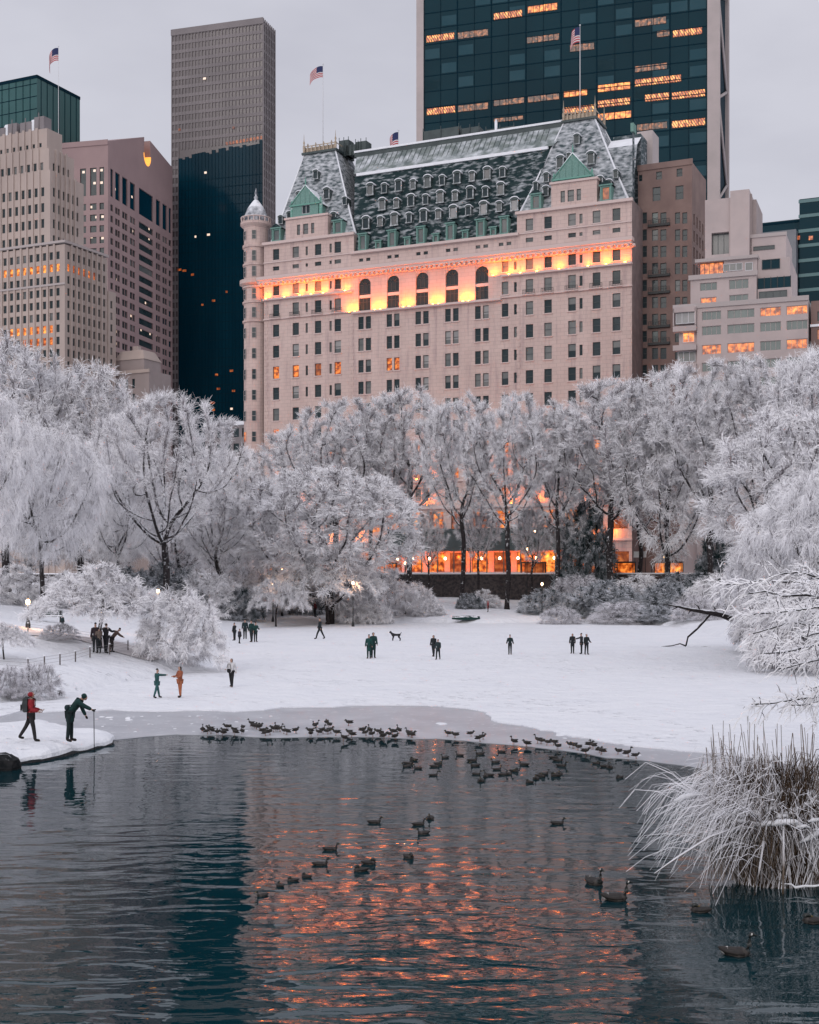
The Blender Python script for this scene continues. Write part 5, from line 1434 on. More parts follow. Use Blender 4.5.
def make_tree(kind, seed, H, Wd, base_h, natt, step, shape, twn, twl, twr, trunk_r, sag=.1, bias=.5, trop=(0, 0, .12), mult=1, multi=None, dk=1.3, twmat='twig', top_open=0.0, upper=0.0):
    r_ = np.random.default_rng(seed)
    A = []
    while len(A) < natt:
        c = r_.uniform(-1, 1, (natt * 3, 3)); c = c[np.linalg.norm(c, axis=1) < 1]
        c = c[r_.random(len(c)) < (bias + (1 - bias) * np.linalg.norm(c, axis=1) ** 2)]
        A += list(shape(c, r_))
    A = np.array(A[:natt]); 
    # a lumpy outline: whole bites are missing from the crown
    for k in range(5):
        dr = r_.normal(0, 1, 3); dr[2] = abs(dr[2]) * .6; dr /= np.linalg.norm(dr)
        cc = np.array([0, 0, (base_h + 1) / 2]) + dr * np.array([.5, .5, .5]) * 1.0
        A = A[np.linalg.norm((A - cc) / np.array([1, 1, 1.0]), axis=1) > r_.uniform(.06, .14)]
    A = A * np.array([Wd, Wd, H])
    if multi is None:
        n0 = max(3, int(base_h * H * .9 / step)); start = []; x = y = 0.0
        for k in range(n0 + 1):
            start.append((np.array([x, y, k * base_h * H * .95 / n0]), k - 1)); x += r_.normal(.03, .16) * step; y += r_.normal(0, .12) * step
    else:
        start = [(np.array([0, 0, -.1]), -1), (np.array([0, 0, .15]), 0)]
        for k in range(multi):
            a = 2 * math.pi * (k + r_.uniform(-.3, .3)) / multi; t = r_.uniform(.5, 1.0)
            pr = 1
            for j in range(3):
                rr_ = (j + 1) / 3 * base_h * H * 1.1; start.append((np.array([math.cos(a) * t * rr_, math.sin(a) * t * rr_, .15 + rr_]), pr)); pr = len(start) - 1
    P, par = colonize(A, start, step, step * 7, step * dk, trop, seed=seed)
    n = len(P); kids = [[] for _ in range(n)]
    for i in range(n):
        if par[i] >= 0: kids[par[i]].append(i)
    rad = np.zeros(n); tip = trunk_r * .05
    for i in range(n - 1, -1, -1):
        if not kids[i]: rad[i] = tip
        else: rad[i] = (sum(rad[k] ** 2.35 for k in kids[i])) ** (1 / 2.35)
    f = trunk_r / max(rad[0], 1e-6); rad = np.where(rad > tip * 1.5, tip + (rad - tip) * f if f < 1 else rad * min(f, 1.6), rad)
    # smooth the skeleton a little
    Ps = P.copy()
    for _ in range(2):
        Q = Ps.copy()
        for i in range(1, n):
            if par[i] >= 0 and kids[i]: Q[i] = Ps[i] * .5 + Ps[par[i]] * .25 + Ps[kids[i][0]] * .25
        Ps = Q
    mb = MB(); used = set()
    order = sorted([i for i in range(n)], key=lambda i: -rad[i])
    def chain(i):
        c = [par[i], i] if par[i] >= 0 else [i]
        while kids[i]:
            j = max(kids[i], key=lambda k: rad[k]); c.append(j); used.add(j); i = j
        return c
    for i in range(n):
        if i in used: continue
        used.add(i); c = chain(i)
        if len(c) < 2: continue
        rs = [rad[k] for k in c]
        if par[c[1]] == c[0]: rs[0] = min(rs[0], rs[1] * 1.25)
        if c[0] == 0: rs[0] *= 1.35
        mx = max(rs)
        mb.tube([Ps[k] for k in c], rs, 7 if mx > trunk_r * .5 else (5 if mx > trunk_r * .16 else 3), 0, cap=mx > trunk_r * .5)
    trunk = mb.mesh('trunk', M['bark'])
    # twigs
    cand = np.array([i for i in range(n) if rad[i] < trunk_r * .30 and par[i] >= 0 and Ps[i][2] > base_h * H * .35])
    wgt = np.where(rad[cand] < trunk_r * .12, 1.0, .35)
    hh = np.clip((Ps[cand][:, 2] / H - base_h) / (1 - base_h), 0, 1); ro = np.clip(np.hypot(Ps[cand][:, 0], Ps[cand][:, 1]) / (Wd * .5), 0, 1)
    wgt = wgt * ((1 - upper) + upper * (.06 + np.maximum(hh, ro * .8) ** 1.6)); wgt /= wgt.sum()
    k = r_.choice(cand, twn, p=wgt); t = r_.random(twn)[:, None]
    p0 = Ps[k] * t + Ps[par[k]] * (1 - t)
    bd = Ps[k] - Ps[par[k]]; bd /= np.maximum(np.linalg.norm(bd, axis=1), 1e-6)[:, None]
    cen = np.array([0, 0, base_h * H + .35 * (1 - base_h) * H]); outw = p0 - cen; outw /= np.maximum(np.linalg.norm(outw, axis=1), 1e-6)[:, None]
    d = bd * .55 + outw * .55 + r_.normal(0, .55, (twn, 3)) + np.array([0, 0, top_open]); d /= np.linalg.norm(d, axis=1)[:, None]
    L = twl * r_.uniform(.45, 1.25, twn)[:, None]
    p1 = p0 + d * L * .5; d2 = d + np.array([0, 0, -1.0]) * sag * r_.uniform(.2, 1.6, twn)[:, None] + r_.normal(0, .18, (twn, 3))
    p2 = p1 + d2 / np.linalg.norm(d2, axis=1)[:, None] * L * .5
    rr_ = twr * r_.uniform(.6, 1.35, twn)
    V1, Q1 = prisms(p0, p1, p2, rr_, rr_ * .85, rr_ * .35)
    # side twiglets
    m2 = int(twn * mult); k = r_.integers(0, twn, m2); t = r_.random(m2)[:, None]
    a0 = p1[k] * (1 - t) + p2[k] * t; dd = (p2[k] - p1[k]); dd /= np.maximum(np.linalg.norm(dd, axis=1), 1e-6)[:, None]
    dd = dd + r_.normal(0, .65, (m2, 3)); dd /= np.linalg.norm(dd, axis=1)[:, None]
    l2 = L[k] * .55 * r_.uniform(.5, 1.2, m2)[:, None]; a1 = a0 + dd * l2 * .5; a2 = a1 + (dd + np.array([0, 0, -sag])) * l2 * .5
    V2, Q2 = prisms(a0, a1, a2, rr_[k] * .8, rr_[k] * .7, rr_[k] * .3)
    V = np.vstack([V1, V2]); Q = np.vstack([Q1, Q2 + len(V1)])
    crown = mesh_np('crown', V, Q, M[twmat])
    ext = np.percentile(V[:, 2], 99.3), np.percentile(np.hypot(V[:, 0], V[:, 1]), 96)
    return dict(trunk=trunk, crown=crown, H=ext[0], W=2 * ext[1])

def dome(lo, pw=1.0, taper=.35):
    """crown envelope in unit size: widest above the middle, domed on top"""
    def f(c, r_):
        z = (c[:, 2] + 1) / 2
        w_ = np.where(z > .45, 1.0, 1 - taper * (1 - z / .45) ** 1.3)
        return np.stack([c[:, 0] * .5 * w_, c[:, 1] * .5 * w_, lo + (1 - lo) * z ** pw], 1)
    return f
def umbrella(lo):
    def f(c, r_):
        h = 1 - np.minimum(1, np.hypot(c[:, 0], c[:, 1])) ** 2.2
        z = lo + (1 - lo) * (.12 + .85 * h * (.45 + .55 * r_.random(len(c))))
        return np.stack([c[:, 0] * .5, c[:, 1] * .5, z], 1)
    return f
def fountain(lo):
    def f(c, r_):
        rr_ = np.hypot(c[:, 0], c[:, 1]); h = np.sqrt(np.maximum(0, 1 - rr_ ** 2))
        z = lo + (1 - lo) * h * r_.random(len(c)) ** .6
        return np.stack([c[:, 0] * .5, c[:, 1] * .5, z], 1)
    return f
M['twig_dark'] = twig_mat('evergreen_spray_under_snow', -.1, 1.0, (.72, .74, .80), (.016, .035, .036))
PROTO = {
    'elm': [make_tree('elm', 40 + s, 25, 13, .26, 660, .68, dome(.34, .95, .8), 17000, .85, .018, .46, sag=.10, mult=1.4, trop=(0, 0, .2), top_open=.3, upper=.92) for s in range(3)],
    'fan': [make_tree('fan', 55, 19, 16, .20, 640, .66, dome(.26, .95, .8), 18500, .8, .0155, .46, sag=.08, mult=1.4, trop=(0, 0, .12), top_open=.25, upper=.8)],
    'round': [make_tree('round', 60 + s, 18, 13, .22, 800, .6, dome(.16, .9, .3), 18000, .85, .020, .40, sag=.28, mult=1.4, trop=(0, 0, .05), top_open=.1, upper=.35) for s in range(2)],
    'willow': [make_tree('willow', 80, 15, 14, .26, 520, .7, dome(.24, .85, .1), 12500, 1.2, .016, .40, sag=1.1, mult=1.3, trop=(0, 0, .0), top_open=-.1, upper=.2)],
    'cherry': [make_tree('cherry', 90 + s, 6.2, 9.4, .20, 520, .34, umbrella(.24), 11000, .5, .015, .19, sag=.22, mult=1.3, trop=(0, 0, .0), dk=1.3) for s in range(2)],
    'bush': [make_tree('bush', 110 + s, 3.6, 5.2, .14, 380, .24, fountain(.03), 7600, .42, .012, .05, sag=.35, mult=1.2, trop=(0, 0, .05), multi=8) for s in range(2)],
    'shrub': [make_tree('shrub', 130, 4.6, 6.0, .12, 420, .28, fountain(.02), 6500, .6, .010, .06, sag=.5, mult=1.1, trop=(0, 0, .1), multi=9, twmat='twig_thin')],
    'evergreen': [make_tree('evergreen', 140, 3.4, 5.4, .12, 380, .26, fountain(.02), 8000, .5, .020, .05, sag=.3, mult=1.2, trop=(0, 0, .05), multi=9, twmat='twig_dark')],
}
rt = random.Random(77)
def tree(kind, var, base, Hm, Wm, label, group=None, rz=None, name='tree', cat='tree'):
    p = PROTO[kind][var % len(PROTO[kind])]
    root = empty(name, base, rt.uniform(0, 6.28) if rz is None else rz)
    tag(root, label, cat, group)
    root.scale = (Wm / p['W'], Wm / p['W'], Hm / p['H'])
    link('trunk' if kind not in ('bush', 'shrub', 'evergreen') else 'stem', p['trunk'], root); link('crown', p['crown'], root)
    return root
def tree_px(kind, var, px, Y, ytop, wpx, label, group=None, sink=.1, **k):
    b = standing(px, Y); zt = EYE + (HY - ytop) / F * Y; b.z -= sink
    return tree(kind, var, b, zt - b.z, wpx / F * Y, label, group, **k)
G1 = 'tall snowy trees in front of the hotel'
row = [('elm', 0, 336, 193, 402, 118, 'round snowy tree in front of the left part of the hotel, dark forked trunk'),
       ('elm', 1, 409, 196, 391, 112, 'tall snowy tree whose top covers the middle windows of the hotel'),
       ('elm', 2, 461, 184, 399, 88, 'slender snowy tree with a straight dark trunk before the orange ground floor'),
       ('elm', 0, 507, 180, 396, 96, 'snowy tree with a dark trunk right of the orange lit canopy'),
       ('elm', 1, 556, 184, 404, 84, 'snowy tree in front of the right half of the hotel front'),
       ('elm', 1, 612, 182, 382, 128, 'broad snowy tree before the right corner of the pink hotel'),
       ('round', 1, 668, 180, 372, 118, 'snowy tree standing in front of the dark brick building'),
       ('elm', 0, 712, 172, 366, 118, 'full snowy tree below the beige apartment building'),
       ('elm', 0, 765, 168, 358, 120, 'tall snowy tree below the right end of the beige apartments'),
       ('round', 0, 818, 160, 352, 120, 'tall snowy tree at the right edge of the picture')]
for a in row: tree_px(*a, G1)
row2 = [('elm', 1, 292, 212, 432, 92, 'pale snowy tree by the turret side of the hotel'), ('elm', 2, 372, 203, 414, 84, 'slim snowy tree behind the two left hotel trees'),
        ('elm', 0, 585, 196, 420, 90, 'dense snowy tree with a black hollow near the right hotel corner'), ('elm', 2, 640, 194, 428, 90, 'snowy tree behind the right hotel trees, near the white sign')]
for a in row2: tree_px(*a, G1)
G2 = 'snowy trees on the left bank'
for a in [('round', 0, 8, 158, 346, 150, 'very tall snow white tree at the left edge below the stone tower'),
          ('round', 1, 82, 165, 368, 132, 'tall dense snowy tree in front of the limestone tower'),
          ('fan', 0, 164, 140, 397, 156, 'big fan shaped snowy tree with a black forked trunk left of the hotel'),
          ('round', 0, 222, 176, 452, 92, 'smaller snowy tree between the fan shaped tree and the hotel turret'),
          ('willow', 0, 44, 126, 428, 128, 'weeping snowy tree with a black trunk on the left bank'),
          ('willow', 0, -28, 112, 385, 120, 'weeping snowy tree cut by the left edge of the picture'),
          ('elm', 2, 217, 158, 486, 80, 'low dark stemmed snowy tree right of the fan shaped tree'),
          ('willow', 0, 118, 150, 446, 96, 'weeping snowy tree between the black trunk and the fan shaped tree'),
          ('round', 1, 262, 182, 482, 88, 'greyish snowy tree left of the big white round tree')]:
    tree_px(*a, G2)
# the dense white tree in the middle
b_ = standing(328, 158); 
tree_px('round', 1, 328, 158, 470, 182, 'dense round white tree in the middle distance, crown reaching almost to the ground', sink=1.2)
tree_px('cherry', 1, 328, 156, 545, 120, 'low spreading snowy tree under the dense round white tree')
# low ones
g = ground(100, 648); tree('cherry', 0, g, (648 - 566) / F * g.y, 150 / F * g.y, 'low umbrella shaped snowy tree above the group of people on the mound', name='tree')
g = ground(182, 664); tree('bush', 0, g, (664 - 592) / F * g.y, 92 / F * g.y, 'large arching snowy bush at the end of the left bank', name='bush', cat='bush')
g = ground(276, 627); tree('cherry', 1, g, (627 - 580) / F * g.y, 66 / F * g.y, 'small snowy tree with a short black trunk beside the standing group', name='tree')
g = ground(4, 660); tree('cherry', 1, g, (660 - 624) / F * g.y, 62 / F * g.y, 'tiny flat topped snowy tree at the left edge', name='tree')
for px, py, h, w_, l in ((36, 700, 36, 54, 'low twiggy snowy bush on the left shore behind the red coat'), (6, 698, 30, 46, 'low snowy bush at the left picture edge on the shore'), (60, 640, 16, 40, 'very low snowy bush by the path fence on the left bank')):
    g = ground(px, py); tree('shrub', 0, g, h / F * g.y, w_ / F * g.y, l, 'low bushes on the left bank', name='bush', cat='bush')
G3 = 'snowy bushes under the trees'
bl = ['grey snowy bush on the far shore', 'snowy bush at the foot of the park wall', 'tangled snowy bush under the trees']
fill = [(165, 152, 564, 84), (15, 134, 566, 90), (75, 140, 572, 90), (120, 146, 568, 80), (205, 150, 572, 80), (245, 165, 566, 80), (300, 172, 566, 70), (388, 170, 570, 70), (360, 160, 588, 60), (240, 150, 590, 50), (415, 174, 584, 46), (430, 168, 600, 34),
        (548, 172, 590, 60), (580, 178, 576, 70), (605, 166, 582, 84), (640, 172, 576, 80), (668, 164, 584, 80), (622, 158, 602, 70), (688, 172, 574, 84), (720, 160, 574, 80), (655, 157, 606, 64), (560, 158, 608, 46), (376, 158, 605, 36), (484, 182, 590, 36), (470, 176, 594, 30), (700, 150, 596, 60)]
for k, (px, Y, yt, w_) in enumerate(fill):
    where = 'left of the fan shaped tree' if px < 160 else ('behind the small standing group' if px < 262 else ('near the dense round white tree' if px < 400 else ('below the orange canopy' if px < 520 else ('on the right slope below the lit street' if px < 660 else 'beside the fallen branch'))))
    tree_px((('evergreen', 'shrub', 'evergreen', 'bush')[k % 4] if px > 530 else ('evergreen' if k % 3 == 0 else 'bush')), k, px, Y, yt, w_, 'snowy bush %s' % where, G3, sink=.15, name='bush', cat='bush')
# right bank
for kind, v, px, Y, yt, w_, l in (('round', 1, 800, 92, 412, 190, 'large leaning snowy tree at the right edge over the frozen pond'), ('willow', 0, 838, 82, 470, 190, 'drooping snowy tree partly out of the picture on the right'),
                                  ('cherry', 0, 772, 104, 520, 110, 'spreading snowy shrub tree on the right shore'), ('bush', 1, 782, 98, 565, 96, 'wide snowy bush touching the ice on the right'), ('bush', 0, 820, 80, 560, 150, 'big snowy bush cut by the right picture edge'),
                                  ('shrub', 0, 768, 100, 595, 76, 'brownish twiggy bush at the ice edge on the right'), ('shrub', 0, 806, 84, 610, 110, 'low twiggy bush under the large leaning tree')):
    tree_px(kind, v, px, Y, yt, w_, l, 'snowy growth on the right bank', name='bush' if kind in ('bush', 'shrub') else 'tree', cat='bush' if kind in ('bush', 'shrub') else 'tree')

for k, (px, Y, yt, w_, l) in enumerate(((428, 196, 512, 40, 'thin young snowy tree before the left half of the orange canopy'), (478, 192, 500, 46, 'thin young snowy tree before the middle of the orange canopy'), (533, 190, 508, 44, 'thin young snowy tree before the right half of the orange canopy'), (568, 188, 505, 46, 'thin young snowy tree just right of the orange canopy'))):
    tree_px('elm', k, px, Y, yt, w_, l, G1)

for k, (px, Y, yt, w_, l) in enumerate(((28, 205, 500, 110, 'grey snowy tree behind the left bank trees, at the picture edge'), (104, 204, 505, 100, 'grey snowy tree in the gap between the left bank trunks'), (180, 198, 500, 90, 'grey snowy tree behind the fan shaped tree'), (238, 200, 510, 80, 'grey snowy tree behind the trees under the hotel turret'))):
    tree_px('round', k, px, Y, yt, w_, l, G2 if px < 300 else G1)

for k, (px, Y, yt, w_, l) in enumerate(((586, 187, 506, 62, 'dark hollow evergreen between the trunks right of the orange canopy'), (716, 176, 530, 46, 'dark snowy evergreen at the right end of the park wall'))):
    tree_px('evergreen', k, px, Y, yt, w_, l, 'dark evergreens along the park wall', name='evergreen_bush', cat='evergreen')
# ------------------------------------------------------------------ reeds, boughs, fallen wood
def ribs(P, rad, sides=3):
    """many bent stems at once: P (n,k,3), rad (n,k)"""
    n, k, _ = P.shape
    d = np.gradient(P, axis=1); d /= np.maximum(np.linalg.norm(d, axis=2), 1e-6)[..., None]
    up = np.zeros_like(P); up[..., 2] = 1; st = np.abs(d[..., 2]) > .96; up[st] = (0, 1, 0)
    s = np.cross(d, up); s /= np.linalg.norm(s, axis=2)[..., None]; u = np.cross(s, d)
    V = np.stack([P + s * (math.cos(2 * math.pi * j / sides + math.pi / 2) * rad[..., None]) + u * (math.sin(2 * math.pi * j / sides + math.pi / 2) * rad[..., None]) for j in range(sides)], 2)
    q = []
    for a in range(k - 1):
        for j in range(sides):
            j2 = (j + 1) % sides; q.append([a * sides + j, a * sides + j2, (a + 1) * sides + j2, (a + 1) * sides + j])
    Q = (np.array(q)[None] + (np.arange(n) * k * sides)[:, None, None]).reshape(-1, 4)
    return V.reshape(-1, 3), Q
def bez(p0, p1, p2, k=6):
    t = np.linspace(0, 1, k)[None, :, None]
    return (1 - t) ** 2 * p0[:, None] + 2 * t * (1 - t) * p1[:, None] + t ** 2 * p2[:, None]
M['drygrass'] = snowtop('dry_brown_reed', (.022, .015, .011), (.085, .055, .035), .8, .99, 3.0, bscale=9.0)
M['snowreed'] = twig_mat('snow_laden_reed', -.35, .25, (.80, .80, .84), (.16, .115, .08))
def reeds():
    base = flat(776, 882); base.z = 0; r_ = np.random.default_rng(5)
    root = empty('reed_clump', base); root.scale = (.96, .88, .98); tag(root, 'large clump of dry reeds bowed under snow at the right edge of the water', 'reeds')
    def arcs(n, lo, hi, az, azs, h, hs, drop, ds, br, thick, k=6):
        nt_ = max(4, n // 22); ti = r_.integers(0, nt_, n); ta = r_.normal(az, azs, nt_); tl_ = r_.uniform(lo, hi, nt_); th_ = r_.normal(h, hs, nt_)
        a = ta[ti] + r_.normal(0, .13, n); br_ = br * np.sqrt(r_.random(n)); b0 = r_.uniform(0, 6.28, n)
        p0 = np.stack([np.cos(b0) * br_ * 1.3, np.sin(b0) * br_, np.full(n, -.05)], 1)
        L = tl_[ti] * r_.uniform(.7, 1.15, n); H = np.maximum(.4, th_[ti] + r_.normal(0, .10, n)); dz = r_.normal(drop, ds, n)
        out = np.stack([np.cos(a), np.sin(a), np.zeros(n)], 1)
        p1 = p0 + out * (L * .62)[:, None] + np.array([0, 0, 1.0]) * (H * 1.75)[:, None]
        p2 = p0 + out * L[:, None]; p2[:, 2] = H * .95 - dz
        p2[:, 2] = np.maximum(p2[:, 2], .05)
        P = bez(p0, p1, p2, k); P[:, 1:] += r_.normal(0, .035, (n, k - 1, 3)) * np.linspace(.3, 1.3, k - 1)[None, :, None]
        rd = np.linspace(1.0, .45, k)[None] * thick * r_.uniform(.55, 1.35, n)[:, None]
        return ribs(P, rd)
    def join(L):
        V = np.vstack([v for v, q in L]); o = 0; Q = []
        for v, q in L: Q.append(q + o); o += len(v)
        return V, np.vstack(Q)
    V, Q = join([arcs(760, .7, 2.6, 3.2, .45, 1.45, .34, .30, .34, .6, .0095), arcs(170, .3, 1.1, -1.9, .9, 1.4, .3, .25, .25, .6, .0095), arcs(420, .6, 1.9, .1, .7, 1.45, .3, .40, .3, .65, .0095), arcs(260, .6, 1.8, 1.6, 1.0, 1.65, .2, .4, .3, .5, .0085)])
    link('snowy_blades', mesh_np('snowy_blades', V, Q, M['snowreed']), root)
    V, Q = join([arcs(1500, .05, .55, -1.57, 1.8, 1.15, .35, .05, .25, .62, .010), arcs(420, .3, 1.6, 3.1, .7, 1.45, .3, .35, .3, .5, .009), arcs(300, .3, 1.3, 0.1, .7, 1.45, .3, .35, .3, .5, .009)])
    link('dry_blades', mesh_np('dry_blades', V, Q, M['drygrass']), root)
    # upright stalks that stand out above the bowed ones
    n = 150; p0 = np.stack([r_.uniform(-1.35, 1.1, n), r_.uniform(-.4, .4, n), np.full(n, .1)], 1)
    p2 = p0 + np.stack([r_.normal(0, .28, n) - .05, r_.normal(0, .15, n), r_.uniform(1.6, 3.1, n)], 1); p1 = (p0 + p2) / 2 + r_.normal(0, .06, (n, 3))
    V, Q = ribs(bez(p0, p1, p2, 5), np.linspace(1, .6, 5)[None] * .011 * np.ones((n, 1)))
    link('stalks', mesh_np('stalks', V, Q, pmat('grey_brown_stalk', (.17, .14, .12), (.25, .21, .19), 3, .8)), root)
    # snow lying in ropes and pads across the bowed clump
    mb = MB(); rr = random.Random(6)
    for pts in ([(-1.55, -.55, 1.02), (-1.0, -.62, 1.15), (-.5, -.65, 1.28), (0, -.6, 1.45), (.5, -.55, 1.62), (1.0, -.5, 1.72)], [(-.9, -.3, 1.72), (-.4, -.35, 1.78), (.1, -.3, 1.80), (.7, -.3, 1.85)], [(.3, -.7, .95), (.7, -.8, 1.15), (1.15, -.8, 1.35), (1.6, -.7, 1.4)],
                [(-2.1, -.1, 1.62), (-1.6, -.1, 1.75), (-1.1, -.05, 1.82)], [(-.1, -.9, .16), (.3, -1.0, .10), (.8, -1.0, .16), (1.4, -1.0, .10), (1.9, -.9, .12)]):
        P = []; 
        for a, b_ in zip(pts[:-1], pts[1:]):
            for t in (0, .33, .66): P.append(Vector(a).lerp(Vector(b_), t) + Vector((rr.uniform(-.04, .04), rr.uniform(-.04, .04), rr.uniform(-.035, .035))))
        P.append(Vector(pts[-1])); th = .075 if pts[0][2] > .5 else .035
        mb.tube(P, [th * (.35 if i in (0, len(P) - 1) else rr.uniform(.6, 1.25)) for i in range(len(P))], 7, 0, flatten=.7)
    for k in range(95):
        a, t = rr.uniform(0, 6.28), rr.random() ** .5
        c = Vector((math.cos(a) * t * 1.7 + .1, math.sin(a) * t * .9 - .1, 1.82 - .5 * t * t + rr.uniform(-.1, .1))); s = rr.uniform(.05, .19)
        mb.tube([c + Vector((-s * 1.6, 0, -s * .3)), c + Vector((-s * .8, 0, 0)), c + Vector((s * .6, s * .2, .01)), c + Vector((s * 1.7, s * .3, -s * .4))], [s * .2, s * .6, s * .55, s * .15], 6, 0, flatten=.6)
    mb.build('snow_pads', M['snowcap'], root)
    mb = MB()
    for pts in ([(-1.0, -.9, 1.25), (-1.6, -1.2, 1.12), (-2.3, -1.5, .78), (-2.75, -1.6, .50)], [(-.5, -1.0, 1.0), (-.62, -1.15, .5), (-.72, -1.2, 0)], [(-.1, -.95, 1.3), (-.12, -1.05, .6), (-.15, -1.1, 0)]):
        mb.tube(pts, [.02, .024, .02, .012][:len(pts)], 6, 0)
    mb.build('bent_stems', M['snowreed'], root)
reeds()
g = flat(845, 862); g.z = -.05
tree('bush', 0, g, 1.9, 2.6, 'snow heaped bush at the right edge beside the reed clump', name='bush', cat='bush')

def overhang():
    r_ = np.random.default_rng(9); base = Vector(((905 - CX) / F * 42, 42, 0.0)); base.z = max(0, hz(base.x, base.y)) - .1
    root = empty('tree', base); tag(root, 'snowy tree just outside the right edge whose thin boughs hang over the ice', 'tree')
    mb = MB(); mb.tube([(0, 0, 0), (.1, 0, 1.5), (-.1, .1, 3.0), (0, 0, 4.6), (.3, .2, 6.5), (.3, .3, 9.0)], [.28, .22, .19, .15, .1, .03], 8)
    limbs = []
    for px, py, Y, h0 in ((742, 596, 40, 4.4), (752, 632, 39, 4.0), (765, 655, 37.5, 3.4), (785, 668, 36.5, 3.0), (752, 706, 38, 2.2), (790, 705, 36, 1.9), (770, 575, 43, 5.0), (720, 585, 46, 5.2), (740, 618, 44, 4.6), (800, 640, 37, 3.6), (780, 612, 39, 4.4), (808, 690, 36, 2.6)):
        tip = at(px, py, Y) - base; p0 = Vector((0, 0, h0)); mid = p0.lerp(tip, .5) + Vector((0, 0, .75 if py < 690 else .15))
        P = [p0.lerp(mid, t).lerp(mid.lerp(tip, t), t) for t in np.linspace(0, 1, 9)]
        P = [p + Vector(r_.normal(0, .05, 3)) for p in P]; mb.tube(P, list(np.linspace(.085, .02, 9)), 5); limbs.append(P)
    link('trunk', mb.mesh('trunk', M['bark']), root)
    A = []; n = 46
    for P in limbs:
        for k in range(n):
            t = r_.uniform(.3, 1) * 7.99; i = int(t); p = P[i].lerp(P[i + 1], t - i); dr = (P[i + 1] - P[i]).normalized()
            L = r_.uniform(.35, 1.15); d = dr + Vector(r_.normal(0, .5, 3)); d.normalize()
            m_ = p + d * L * .5; e = m_ + (d + Vector((0, 0, -.75))).normalized() * L * .6
            A.append((p, m_, e))
            for _ in range(2):
                q_ = m_.lerp(e, r_.uniform(0, .7)); d2 = (d + Vector(r_.normal(0, .6, 3))).normalized(); A.append((q_, q_ + d2 * .18, q_ + d2 * .36 + Vector((0, 0, -.1))))
    A = np.array([[list(x) for x in t] for t in A]); rd = np.array([1, .8, .4])[None] * r_.uniform(.011, .025, len(A))[:, None]
    V, Q = ribs(A, rd); link('crown', mesh_np('crown', V, Q, M['twig']), root)
overhang()

def fallen():
    Y = 108; root = empty('fallen_branch', at(700, 640, Y)); root.location.z = 0
    tag(root, 'long dark fallen bough with forked end lying on the ice at the right', 'branch')
    o = root.location; L = lambda px, py: at(px, py, Y) - o
    mb = MB()
    mb.tube([L(736, 621), L(722, 615), L(706, 612), L(690, 609.5), L(678, 606.5), L(664, 604)], [.27, .24, .19, .14, .09, .04], 7)
    mb.tube([L(711, 613), L(706, 619), L(697, 629), L(688, 637), L(686, 645.5)], [.13, .11, .09, .08, .07], 6)
    mb.tube([L(686, 646), L(680, 643.5), L(672, 645.5), L(660, 647), L(648, 647.5)], [.07, .07, .06, .05, .03], 6)
    mb.tube([L(696, 648.5) , L(706, 648), L(722, 649), L(738, 650)], [.12, .22, .12, .05], 6)
    for a, b_ in (((722, 615), (727, 606)), ((700, 611), (694, 603)), ((690, 609.5), (688, 614)), ((678, 606.5), (672, 610)), ((715, 614), (713, 605))): mb.tube([L(*a), (L(*a) + L(*b_)) / 2 + Vector((.1, 0, .05)), L(*b_)], [.09, .06, .02], 5)
    mb.build('bough', snowtop('dark_bough_snow_on_top', (.018, .015, .016), (.035, .03, .03), .55, .8, 1.5), root)
fallen()

# ------------------------------------------------------------------ lamps
M['globe_cold'] = pmat('glowing_white_lamp_globe', (.9, .9, .9), emit=(1.0, .66, .36), es=4.5)
def lamp(base, h, label, power=60):
    root = empty('street_lamp', base); tag(root, label, 'lamp', 'lit park lamps'); z = h - .62
    p = MB(); p.lathe([(.17, 0), (.17, .25), (.11, .5), (.085, .62), (.055, .8), (.042, z - .35), (.07, z - .25), (.045, z - .15), (.09, z)], (0, 0), 10)
    p.tube([(-.28, 0, z - .3), (.28, 0, z - .3)], .02, 5)
    link('post', p.mesh('post', M['iron']), root)
    g_ = MB(); g_.lathe([(.04, z), (.11, z + .06), (.15, z + .18), (.14, z + .30), (.08, z + .40), (.02, z + .43)], (0, 0), 12); link('globe', g_.mesh('globe', M['globe_cold']), root)
    c = MB(); c.lathe([(.09, z + .40), (.09, z + .45), (.03, z + .52), (.012, z + .62)], (0, 0), 8); link('cap', c.mesh('cap', M['iron']), root)
    ld = bpy.data.lights.new('lamp_light', 'POINT'); ld.energy = power; ld.color = (1.0, .50, .22); ld.shadow_soft_size = .2
    lo = bpy.data.objects.new('lamp_light', ld); COL.objects.link(lo); lo.parent = root; lo.location = (0, -.3, z + .2)
g = ground(28, 628.5); lamp(g, (628.5 - 596) / F * g.y, 'lit black lamp post beside the path on the far left bank', 160)
for px, Y, py, l in ((158, 100, 591.5, 'lit lamp half hidden by the snowy bush left of the pond'), (542, 166, 584, 'lit lamp on the slope right of the orange canopy'), (353, 150, 583, 'lit lamp among the boughs below the round white tree'), (273, 152, 584, 'lit lamp above the small black stemmed tree'),
                     (405, 172, 563, 'lit lamp at the left end of the orange canopy'), (535, 198, 531, 'high lit lamp before the hotel ground floor'), (527, 197, 549, 'lit lamp under the high one before the hotel ground floor'), (347, 160, 562, 'lit lamp glimmering inside the round white tree'), (282, 165, 569, 'lit lamp glimmering left of the round white tree'), (664, 186, 557, 'lit lamp near the white street sign')):
    b_ = standing(px, Y); z = EYE + (HY - py) / F * Y
    if wall_s(b_.x, b_.y) > 0: b_.z = STREET + .13
    lamp(b_, max(2.2, z - b_.z + .4), l, 90)
